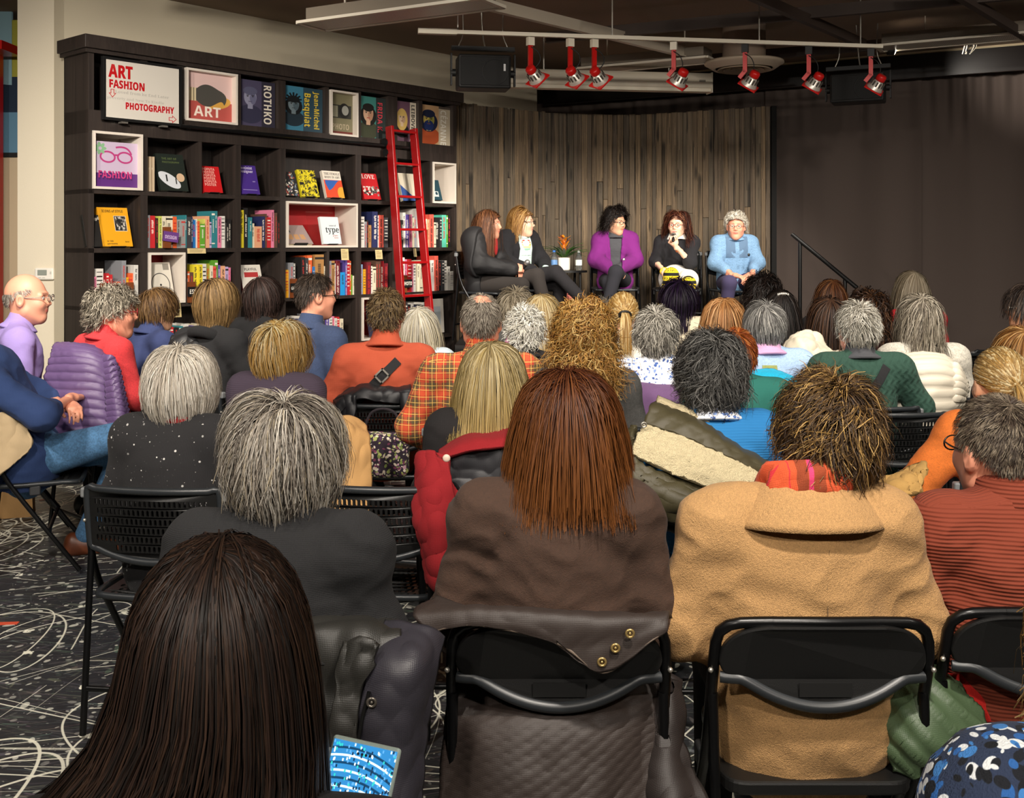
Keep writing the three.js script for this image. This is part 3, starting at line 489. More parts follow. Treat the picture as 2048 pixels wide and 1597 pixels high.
bookRow(5, 796, 890, 'low behind the ladder foot', 'cream 7 66,grey 8 70,charcoal 8 68,black 7 64,white 6 66,navy 8 60,charcoal 6 62,white 6 66,skyblue 8 52,black 7 58');
bookRow(5, 184, 280, 'low behind the person in the red fleece', 'white 9 60,pink 7 58,red 6 60,grey 8 64,navy 9 62,cream 7 54,black 8 60,orange 6 56,white 8 60,teal 8 62,brown 9 58');
bookRow(5, 297, 468, 'low behind the person in the navy jacket', 'white 12 66,pink 10 60,cream 8 60,navy 9 64,grey 8 58,red 7 62,black 10 60,teal 9 62,white 9 66,brown 9 58,violet 8 60,orange 7 56,cream 10 62,charcoal 9 60,green 7 58,white 8 60,maroon 9 62');
// ---- books shown face out on little easels
function faceBook(label, row, px, w, h, thick, lean, mat, cover, zf = -.015, extraYaw = 0) {
  const s = sOf(px + 2), y = ROW[row][0], t = thing('displayed_book', label, 'book', onShelf(s, y + .012, zf), yU + extraYaw); t.rotateX(-lean);
  part('cover', [box(w, h, .003, 0, h / 2, 0), box(w, h, .003, 0, h / 2, -thick), box(.003, h, thick, -w / 2, h / 2, -thick / 2)], cover, t);
  part('pages', box(w - .008, h - .008, thick - .004, .001, h / 2, -thick / 2), pagesMat, t);
  const f = new THREE.PlaneGeometry(w, h); f.translate(0, h / 2, .0022); part('printed_face', f, mat, t);
  const st = Math.sin(lean); part('easel', [box(w * .5, .006, .03, 0, -.004, .0), box(.01, h * .55, .006, w * .2, h * .28, -thick - .006), box(.01, h * .55, .006, -w * .2, h * .28, -thick - .006)], M.black, t);
  return t;
}
faceBook('large dark green book with white spotlight shapes', 2, 350, .235, .3, .03, .3, T.face(300, 380, '#1d2620', (c, w, h) => { c.fillStyle = '#d7dbe0'; c.beginPath(); c.ellipse(110, 270, 60, 130, -1.0, 0, 7); c.fill(); c.fillStyle = '#d9b896'; c.beginPath(); c.arc(235, 240, 44, 0, 7); c.fill(); c.fillStyle = '#1a1d1b'; c.fillRect(75, 215, 16, 70); c.fillRect(175, 250, 12, 60); T.text(c, 'THE ART OF', 60, 60, 30, '#5d6b3e'); T.text(c, 'PHOTOGRAPHY', 60, 95, 26, '#5d6b3e'); }), std(0x1a211c, .5));
faceBook('red book repeating the word POSTER on the top shelf', 2, 428, .165, .22, .05, .3, T.face(260, 340, '#c8181d', (c, w, h) => { for (let i = 0; i < 6; i++) T.text(c, i % 2 ? 'POSTER' : 'POPUTA', 16, 55 + i * 40, 46, '#ecb9ac'); }), std(0xb91a1e, .5));
faceBook('purple book lettered Feminist Designer', 2, 503, .17, .25, .025, .3, T.face(260, 370, '#4a2f8c', (c, w, h) => { T.text(c, 'Feminist', 14, 52, 46, '#e5ddf2'); T.text(c, 'Designer', 14, 96, 46, '#e5ddf2'); c.fillStyle = '#9484c2'; c.fillRect(180, 200, 40, 14); c.fillRect(20, 310, 210, 10); }), std(0x43297f, .5));
faceBook('black book crowded with small white figures', 2, 582, .17, .215, .03, .3, T.face(260, 330, '#232326', (c, w, h) => { const r = rng(3); for (let i = 0; i < 70; i++) { c.fillStyle = ['#d8d4ca', '#8d3a34', '#5f6f80', '#b7a98e'][r() * 4 | 0]; c.beginPath(); c.ellipse(r() * w, r() * h, 8 + r() * 18, 5 + r() * 12, r() * 3, 0, 7); c.fill(); } }), std(0x222, .5));
faceBook('yellow book patterned with black squiggles', 2, 622, .185, .245, .03, .32, T.face(280, 360, '#e5d322', (c, w, h) => { const r = rng(8); c.strokeStyle = '#191714'; c.lineWidth = 7; for (let i = 0; i < 190; i++) { const x = r() * w, y = r() * h; c.beginPath(); c.arc(x, y, 6 + r() * 8, r() * 6, r() * 6 + 2); c.stroke(); } c.fillStyle = '#191714'; for (let i = 0; i < 7; i++) { c.beginPath(); c.arc(r() * w, r() * h, 20, 0, 7); c.fill(); } }), std(0xcbbb20, .5));
faceBook('white, blue and red book titled THE FEMALE BODY IN ART', 2, 672, .2, .25, .03, .3, T.face(300, 370, '#d94a28', (c, w, h) => { c.fillStyle = '#e8dfd0'; c.fillRect(0, 0, w, 125); c.fillStyle = '#2f5fb0'; c.beginPath(); c.moveTo(20, 130); c.lineTo(260, 130); c.bezierCurveTo(180, 160, 160, 240, 60, 270); c.lineTo(20, 180); c.fill(); c.fillStyle = '#e9a437'; c.beginPath(); c.moveTo(300, 220); c.bezierCurveTo(200, 200, 180, 300, 210, 370); c.lineTo(300, 370); c.fill(); T.text(c, 'THE FEMALE', 24, 55, 42, '#2a2523', 'serif', 'bold', .95); T.text(c, 'BODY IN ART', 24, 102, 40, '#2a2523', 'serif', 'bold', .95); }), std(0xdcd2c4, .5));
faceBook('red book titled LOVE with grey photographs', 2, 746, .2, .25, .03, .3, T.face(300, 370, '#c01a22', (c, w, h) => { const r = rng(12); T.text(c, 'LOVE', 22, 75, 84, '#efe7df', 'serif'); for (let i = 0; i < 60; i++) { c.fillStyle = ['#ddd8d0', '#4c4744', '#8e8880', '#211e1d'][r() * 4 | 0]; c.fillRect(r() * 280, 180 + r() * 110, 14 + r() * 26, 14 + r() * 26); } }), std(0xb01820, .5));
faceBook('cream book with a slanting blue corner behind the ladder', 2, 822, .2, .275, .035, .28, T.face(300, 410, '#ddd3bd', (c, w, h) => { c.fillStyle = '#33508f'; c.beginPath(); c.moveTo(0, 170); c.lineTo(300, 410); c.lineTo(0, 410); c.fill(); }), std(0xd5cbb5, .5));
faceBook('small dark teal book in the right-hand white box', 2, 878, .15, .21, .02, .3, T.face(240, 340, '#1f4450', (c, w, h) => { c.fillStyle = '#d6dcd9'; c.fillRect(70, 190, 110, 90); c.fillStyle = '#1f4450'; c.beginPath(); c.arc(140, 225, 26, 0, 7); c.fill(); }), std(0x1f4450, .5), -.04).position.y += .02;
faceBook('thick yellow book titled ICONS of STYLE', 3, 236, .235, .3, .045, .3, T.face(300, 390, '#eaa516', (c, w, h) => { T.text(c, 'ICONS of STYLE', 40, 50, 36, '#2b2010', 'sans-serif', 'bold', .8); c.fillStyle = '#3a3835'; c.fillRect(150, 85, 118, 150); const r = rng(2); for (let i = 0; i < 40; i++) { c.fillStyle = ['#8b8780', '#c9c4ba', '#191817'][r() * 3 | 0]; c.fillRect(152 + r() * 100, 87 + r() * 130, 14, 18); } c.strokeStyle = '#e8e0d0'; c.lineWidth = 4; c.strokeRect(150, 85, 118, 150); T.text(c, 'in 100', 50, 345, 22, '#2b2010'); T.text(c, 'garments', 50, 370, 22, '#2b2010'); T.text(c, 'best', 230, 350, 20, '#2b2010'); }), std(0xdc9813, .5));
faceBook('black picture book leaning at the far left of the middle shelf', 3, 192, .14, .24, .03, .3, T.face(220, 380, '#1c1a18', (c, w, h) => { c.fillStyle = '#b9b2a4'; for (let i = 0; i < 5; i++) { c.beginPath(); c.arc(30 + i * 40, 40 + 14 * (i % 2), 20, 0, 7); c.fill(); } c.fillStyle = '#7d6c3c'; c.fillRect(60, 110, 24, 250); }), std(0x1b1a18, .5));
faceBook('pinkish grey book lying back in the red-backed box', 3, 604, .27, .22, .03, .75, T.face(380, 300, '#a5938f', (c, w, h) => { c.fillStyle = '#2e2826'; for (let i = 0; i < 4; i++) c.fillRect(40 + i * 26, 60, 14, 60); c.fillStyle = '#c79a6e'; for (let i = 0; i < 3; i++) c.fillRect(60 + i * 90, 150, 70, 80); }), std(0x9b8b86, .5), -.03).position.y += .02;
faceBook('pale blue book titled type on a clear stand', 3, 668, .2, .245, .028, .24, T.face(300, 370, '#dfe9ec', (c, w, h) => { T.text(c, 'type', 60, 215, 110, '#22262b', 'serif', 'bold', .95); T.text(c, 'sense of', 130, 130, 28, '#445', 'serif'); T.text(c, 'graphic', 170, 265, 24, '#b5544c'); T.text(c, 'forms', 190, 295, 24, '#b5544c'); }), std(0xd9e0e0, .5), -.03).position.y += .02;
faceBook('pale book with a black ring like a record', 4, 328, .215, .29, .02, .28, T.face(300, 400, '#d9d3c6', (c, w, h) => { c.strokeStyle = '#3a3835'; c.lineWidth = 9; c.beginPath(); c.ellipse(160, 240, 105, 120, 0, 0, 7); c.stroke(); c.fillStyle = '#3a3835'; c.beginPath(); c.arc(160, 245, 12, 0, 7); c.fill(); c.fillStyle = '#8b867c'; c.fillRect(210, 14, 70, 70); }), std(0xd2ccbf, .5), -.04).position.y += .02;
faceBook('white book with red banner beside the dark-haired head', 4, 510, .2, .28, .025, .28, T.face(300, 400, '#e5dfd3', (c, w, h) => { c.fillStyle = '#b73a3a'; c.fillRect(50, 90, 200, 60); T.text(c, 'PLAYFUL', 60, 70, 44, '#3a3331'); T.text(c, 'type', 160, 270, 40, '#b73a3a', 'serif'); }), std(0x4a2022, .5));
faceBook('white picture book in the low white box', 5, 760, .22, .28, .02, .22, T.face(300, 380, '#2a2c44', (c, w, h) => { c.fillStyle = '#c8c2b6'; c.fillRect(30, 40, 240, 90); }), std(0x3a3a52, .5)).position.y += .02;
faceBook('white framed picture book at the foot of the ladder', 5, 874, .2, .33, .03, .06, T.face(240, 400, '#d8d3c8', (c, w, h) => { c.fillStyle = '#b9c2c8'; c.fillRect(40, 90, 150, 220); c.fillStyle = '#9a4c48'; c.fillRect(60, 180, 40, 110); }), std(0xcfc9be, .5));
{ // three striped spines beside the dark green book
  const st = std(0xffffff, .6, { map: canvasTex(128, 256, (c, w, h) => { c.fillStyle = '#cdb799'; c.fillRect(0, 0, w, h); const r = rng(6); for (let i = 0; i < 40; i++) { c.fillStyle = ['#9b4a2c', '#3c352e', '#e6dcc6', '#b98a4a'][r() * 4 | 0]; c.fillRect(r() * w, i * 6.4, 30 + r() * 70, 4); } }) });
  for (let i = 0; i < 3; i++) { const w = .016, t = thing('book', 'slim patterned book, ' + ordinal(i) + ' of three beside the dark green book', 'book', onShelf(sOf(297.5 + i * 6.2) + .012, ROW[2][0], -.04), yU, 'three slim patterned books'); part('cover', box(w, .265, .2, 0, .1325, -.1), st, t); part('pages', box(w - .004, .262, .19, 0, .134, -.102), pagesMat, t); }
}
// clear stand, shelf-edge cards, lettered bookends
{
  const s = sOf(655), t = thing('clear_stand', 'clear plastic easel beside the type book', 'stand', onShelf(s, ROW[3][0] + .02, -.08), yU), gl = phys(0xffffff, .05, { transmission: 1, thickness: 0 });
  part('sheet', box(.3, .3, .003, 0, .15, 0, -.24), gl, t); part('foot', box(.3, .003, .06, 0, .002, .02), gl, t);
}
const cardMat = std(0xe8dcbb, .7, { map: canvasTex(128, 96, (c, w, h) => { c.fillStyle = '#f0e4c2'; c.fillRect(0, 0, w, h); c.fillStyle = '#8d8068'; for (let i = 0; i < 6; i++) c.fillRect(14, 14 + i * 12, 60 + (i * 37) % 40, 4); }) });
[[686, 498, .075, .1, -.15, 'below the type book'], [754, 500, .085, .085, .05, 'on the shelf edge left of the ladder'], [826, 497, .06, .08, .4, 'on the shelf edge behind the ladder'], [390, 497, .16, .04, 0, 'under the green book in the long row'], [348, 606, .09, .11, .1, 'below the book with the black ring']].forEach(([px, py, w, h, yaw, where]) => {
  const Z = 9.554 / (.87 - (px - 1024) / FOCAL), y = EYE + (HORIZON - py) * Z / FOCAL;
  const g = new THREE.PlaneGeometry(w, h); const b = box(w, h, .003, 0, -h / 2, 0); g.translate(0, -h / 2, .002);
  const t = thing('shelf_card', 'cream handwritten shelf card ' + where, 'card', onShelf(sOf(px), y, .02), yU + yaw); part('card', b, std(0xe8dcbb, .8), t); part('written_face', g, cardMat, t); t.rotateX(-.12);
});
[['ESSAY', 381, 4, 0x141414, '#efe9dc', 'black'], ['GENERAL', 585, 4, 0x141414, '#efe9dc', 'black'], ['PHOTO', 806, 4, 0x141414, '#efe9dc', 'black'], ['DESIGN', 332, 3, 0x6a3f86, '#d9c3e0', 'purple']].forEach(([s, px, row, bg, ink, cn]) => {
  const t = thing('bookend', `wooden bookend with a ${cn} ${s} label`, 'bookend', onShelf(sOf(px), ROW[row][0], .012), yU);
  part('block', box(.055, .16, .03, 0, .08, 0), std(0x7a3f1c, .5), t);
  const m = T.face(256, 128, css(bg), (c, w, h) => T.text(c, s, 128, 92, s.length > 5 ? 60 : 80, ink, 'sans-serif', 'bold', .9, 0, 'center'));
  part('label_board', box(.13, .075, .006, .02, .085, .02, 0, 0, cn === 'purple' ? -.12 : 0), M.black, t); const f = new THREE.PlaneGeometry(.13, .075); place(f, .02, .085, .0245, 0, 0, cn === 'purple' ? -.12 : 0); part('lettering', f, m, t);
});
[[206, 'at the far left of the lower shelf'], [258, 'between the red and orange spines'], [848, 'beside the ladder on the middle shelf']].forEach(([px, w], i) => solo('wooden_bookend', place(rbox(.05, .17, .03, .004, 0, .085, 0), ...onShelf(sOf(px), ROW[i === 2 ? 3 : 4][0], .012).toArray(), 0, yU, 0), std(0x7a3f1c, .5), 'plain brown wooden bookend ' + w, 'bookend'));
// ---- red rolling ladder
{
  const t = thing('rolling_ladder', 'red wooden library ladder leaning on the bookcase', 'ladder', onShelf((sOf(760) + sOf(816)) / 2, 0, 0), yU);
  const top = 2.68, run = .3, ang = Math.atan2(run, top), L = Math.hypot(top, run), mid = z => -z;
  const P = (x, f) => [x * (1.24 - .24 * f), top * f, .1 + run * (1 - f)];
  const rail = s => { const g = rbox(.034, L, .085, .006, 0, 0, 0); const a = P(s * .15, 0), b = P(s * .15, 1); const dx = (b[0] - a[0]) / top; g.rotateZ(-Math.atan(dx)); g.rotateX(-ang); g.translate((a[0] + b[0]) / 2, top / 2, (a[2] + b[2]) / 2); return g; };
  part('side_rail', rail(-1), M.red, t); part('side_rail', rail(1), M.red, t);
  for (let i = 0; i < 9; i++) { const f = .985 - i * .112, p = P(.15, f); part('rung', rbox(p[0] * 2, .022, .085, .005, 0, p[1], p[2]), M.red, t); }
  for (const s of [-1, 1]) part('roller', ([s]).flatMap(s => [cyl(.04, .04, .02, s * .17, 2.53, .06, 0, 0, PI / 2), cyl(.032, .032, .02, s * .17, 2.44, .075, 0, 0, PI / 2), box(.02, .16, .02, s * .155, 2.49, .07)]), M.blackMetal, t);
}
// ================================================================= BODIES: distance fields, meshed with surface nets
function rcones(list, k) {   // [ax,ay,az, bx,by,bz, ra,rb, flat?]  smooth union of tapered capsules; flat < 1 squeezes front to back
  const n = list.length, B = new Float64Array(n * 11);
  list.forEach((b, i) => { const f = 1 / (b[8] || 1), ax = b[0], ay = b[1], az = b[2], dx = b[3] - ax, dy = b[4] - ay, dz = (b[5] - az); B.set([ax, ay, az, dx, dy, dz, b[6], b[7] - b[6], f, 1 / Math.max(1e-9, dx * dx + dy * dy + dz * dz), 0], i * 11); });
  return (x, y, z) => {
    let d = 1e9;
    for (let o = 0; o < n * 11; o += 11) {
      const px = x - B[o], py = y - B[o + 1], pz = z - B[o + 2]; let t = (px * B[o + 3] + py * B[o + 4] + pz * B[o + 5]) * B[o + 9]; t = t < 0 ? 0 : t > 1 ? 1 : t;
      const qx = px - B[o + 3] * t, qy = py - B[o + 4] * t, qz = (pz - B[o + 5] * t) * B[o + 8], e = Math.sqrt(qx * qx + qy * qy + qz * qz) - B[o + 6] - B[o + 7] * t;
      const h = k - Math.abs(d - e); d = Math.min(d, e); if (h > 0) d -= h * h / k * .25;
    }
    return d;
  };
}
const smin = (a, b, k) => { const h = Math.max(k - Math.abs(a - b), 0) / k; return Math.min(a, b) - h * h * k * .25; };
const ell = (x, y, z, cx, cy, cz, rx, ry, rz) => { const a = (x - cx) / rx, b = (y - cy) / ry, c = (z - cz) / rz, k0 = Math.sqrt(a * a + b * b + c * c), k1 = Math.sqrt(a * a / rx / rx + b * b / ry / ry + c * c / rz / rz); return k1 < 1e-9 ? -rx : k0 * (k0 - 1) / k1; };
function surfaceNets(f, lo, hi, h) {
  const nx = Math.ceil((hi[0] - lo[0]) / h) + 1, ny = Math.ceil((hi[1] - lo[1]) / h) + 1, nz = Math.ceil((hi[2] - lo[2]) / h) + 1, G = new Float32Array(nx * ny * nz);
  // sample coarsely first and skip blocks far from the surface
  for (let k = 0; k < nz; k += 4) for (let j = 0; j < ny; j += 4) for (let i = 0; i < nx; i += 4) {
    const v = f(lo[0] + (i + 1.5) * h, lo[1] + (j + 1.5) * h, lo[2] + (k + 1.5) * h), far = Math.abs(v) > 6.5 * h;
    for (let c = k; c < Math.min(k + 4, nz); c++) for (let b = j; b < Math.min(j + 4, ny); b++) for (let a = i; a < Math.min(i + 4, nx); a++) G[(c * ny + b) * nx + a] = far ? v : f(lo[0] + a * h, lo[1] + b * h, lo[2] + c * h);
  }
  const id = new Int32Array(nx * ny * nz).fill(-1), pos = [], idx = [], sx = 1, sy = nx, sz = nx * ny, off = [0, sx, sy, sx + sy, sz, sx + sz, sy + sz, sx + sy + sz];
  const E = [[0, 1], [2, 3], [4, 5], [6, 7], [0, 2], [1, 3], [4, 6], [5, 7], [0, 4], [1, 5], [2, 6], [3, 7]];
  for (let k = 0; k < nz - 1; k++) for (let j = 0; j < ny - 1; j++) for (let i = 0; i < nx - 1; i++) {
    const o = k * sz + j * sy + i; let m = 0; for (let q = 0; q < 8; q++) if (G[o + off[q]] < 0) m |= 1 << q;
    if (m === 0 || m === 255) continue; let x = 0, y = 0, z = 0, c = 0;
    for (const [a, b] of E) if (((m >> a) & 1) !== ((m >> b) & 1)) { const va = G[o + off[a]], vb = G[o + off[b]], t = va / (va - vb); x += (a & 1) + ((b & 1) - (a & 1)) * t; y += ((a >> 1) & 1) + (((b >> 1) & 1) - ((a >> 1) & 1)) * t; z += (a >> 2) + ((b >> 2) - (a >> 2)) * t; c++; }
    id[o] = pos.length / 3; pos.push(lo[0] + (i + x / c) * h, lo[1] + (j + y / c) * h, lo[2] + (k + z / c) * h);
  }
  for (let k = 1; k < nz - 1; k++) for (let j = 1; j < ny - 1; j++) for (let i = 1; i < nx - 1; i++) {
    const o = k * sz + j * sy + i, v = G[o] < 0;
    for (const [d, a, b] of [[sx, sy, sz], [sy, sz, sx], [sz, sx, sy]]) { const w = G[o + d] < 0; if (v === w) continue; const p = id[o], q = id[o - a], r = id[o - a - b], s = id[o - b]; if (p < 0 || q < 0 || r < 0 || s < 0) continue; if (v) idx.push(p, q, r, p, r, s); else idx.push(p, r, q, p, s, r); }
  }
  const n = pos.length / 3, nor = new Float32Array(n * 3), e = h * .7;
  for (let i = 0; i < n; i++) { const x = pos[i * 3], y = pos[i * 3 + 1], z = pos[i * 3 + 2]; let a = f(x + e, y, z) - f(x - e, y, z), b = f(x, y + e, z) - f(x, y - e, z), c = f(x, y, z + e) - f(x, y, z - e); const l = Math.hypot(a, b, c) || 1; nor[i * 3] = a / l; nor[i * 3 + 1] = b / l; nor[i * 3 + 2] = c / l; }
  const g = new THREE.BufferGeometry(); g.setAttribute('position', new THREE.Float32BufferAttribute(pos, 3)); g.setAttribute('normal', new THREE.BufferAttribute(nor, 3)); g.setIndex(idx); return g;
}
function boneBounds(list, m) { const lo = [1e9, 1e9, 1e9], hi = [-1e9, -1e9, -1e9]; for (const b of list) for (const e of [0, 3]) for (let c = 0; c < 3; c++) { const r = Math.max(b[6], b[7]) * (c === 2 ? (b[8] || 1) : 1); lo[c] = Math.min(lo[c], b[e + c] - r - m); hi[c] = Math.max(hi[c], b[e + c] + r + m); } return [lo, hi]; }
// ---- heads (face towards -z, origin at mid head)
function headField(male) {
  const jw = male ? .05 : .044;
  const soft = rcones([[0, -.098, -.062, 0, -.096, -.06, .022, .022], [-jw, -.062, -.008, -.012, -.1, -.058, .026, .02], [jw, -.062, -.008, .012, -.1, -.058, .026, .02], [0, -.04, .02, 0, -.26, .045, .054, male ? .064 : .054], [-.036, -.03, -.066, -.034, -.028, -.066, .022, .022], [.036, -.03, -.066, .034, -.028, -.066, .022, .022]], .03);
  const nose = rcones([[0, .012, -.09, 0, -.026, -.106, .007, .0105], [-.01, -.031, -.097, .01, -.031, -.097, .008, .008]], .01);
  const brow = rcones([[-.042, .017, -.076, -.012, .02, -.088, .011, .011], [.042, .017, -.076, .012, .02, -.088, .011, .011]], .015);
  return (x, y, z) => {
    let d = ell(x, y, z, 0, .026, .012, .077, .096, .097); d = smin(d, ell(x, y, z, 0, -.03, -.028, .062, .088, .068), .03); d = smin(d, soft(x, y, z), .03);
    d = smin(d, brow(x, y, z), .012); const ax = Math.abs(x);
    d = -smin(-d, Math.hypot(ax - .031, y - .001, z + .101) - .017, .012);
    d = smin(d, nose(x, y, z), .012);
    d = smin(d, ell(x, y, z, 0, -.056, -.091, .021, .0055, .008), .006); d = smin(d, ell(x, y, z, 0, -.066, -.089, .018, .006, .008), .006);
    let ear = ell(ax, y, z, .081, -.008, .012, .013, .034, .021); const hole = ell(ax, y, z, .094, -.006, .008, .008, .02, .011); ear = Math.max(ear, -hole); d = smin(d, ear, .012);
    return d;
  };
}
const headCache = {};
function headGeo(male, cell) {
  const key = male + '/' + cell; if (headCache[key]) return headCache[key];
  const g = surfaceNets(headField(male), [-.11, -.27, -.135], [.11, .14, .125], cell), p = g.attributes.position, n = p.count, col = new Float32Array(n * 3);
  for (let i = 0; i < n; i++) {
    const x = p.getX(i), y = p.getY(i), z = p.getZ(i), ax = Math.abs(x); let c = [1, 1, 1];
    const lip = sstep(.006, .003, Math.abs(y + .061) - .006 * (1 - ax / .024)) * sstep(.025, .02, ax) * (z < -.08 ? 1 : 0); c = [1 - .12 * lip, 1 - .5 * lip, 1 - .42 * lip];
    const seam = (Math.abs(y + .0612) < .0022 && ax < .019 && z < -.08) ? .55 : 1;
    const br = male === 2 ? 0 : sstep(.0065, .003, Math.abs(y - .0215 - .004 * Math.sin(ax * 60))) * (ax > .012 && ax < .046 && z < -.06 ? 1 : 0); c = c.map(v => v * seam * (1 - .62 * br));
    col.set(c, i * 3);
  }
  g.setAttribute('color', new THREE.BufferAttribute(col, 3)); return headCache[key] = g;
}
// ---- hands: wrist at origin, fingers along -z, palm down, thumb on +x
function handGeo(curl) {
  const fine = arguments[1], key = 'hand' + curl + fine; if (headCache[key]) return headCache[key];
  const b = [[-.022, 0, -.02, -.028, .0, -.08, .017, .015], [.0, 0, -.02, .0, .002, -.085, .018, .015], [.02, 0, -.02, .024, 0, -.08, .018, .0145], [0, 0, .03, 0, 0, -.02, .024, .022]];
  [[-.031, .058, .0085], [-.011, .068, .0092], [.0105, .072, .0095], [.031, .066, .0092]].forEach(([x, L, r], i) => {
    let p = [x * .9, .001, -.082], a = .25 + curl * .9; const seg = [.45, .32, .25]; let rr = r;
    for (let s = 0; s < 3; s++) { const l = L * seg[s] * 1.15, q = [p[0] + (x * .05) * (1 - curl), p[1] - Math.sin(a) * l, p[2] - Math.cos(a) * l]; b.push([...p, ...q, rr, rr * .9]); rr *= .9; p = q; a += .3 + curl * (s ? .75 : 1.0); }
  });
  let t = [.03, -.004, -.025]; const tq = [.052, -.016 - .012 * curl, -.055], tr = [.052 - .02 * curl, -.026 - .02 * curl, -.083]; b.push([...t, ...tq, .013, .0115], [...tq, ...tr, .011, .009]);
  const f = rcones(b.slice(0, 4), .02), fingers = b.slice(4).map(x => rcones([x], .001));
  const F = (x, y, z) => { let d = f(x, y, z); let m = 1e9; for (const q of fingers) m = Math.min(m, q(x, y, z)); return smin(d, m, .006); };
  return headCache[key] = surfaceNets(F, [-.06, -.11, -.185], [.08, .04, .06], fine ? .0055 : .009);
}
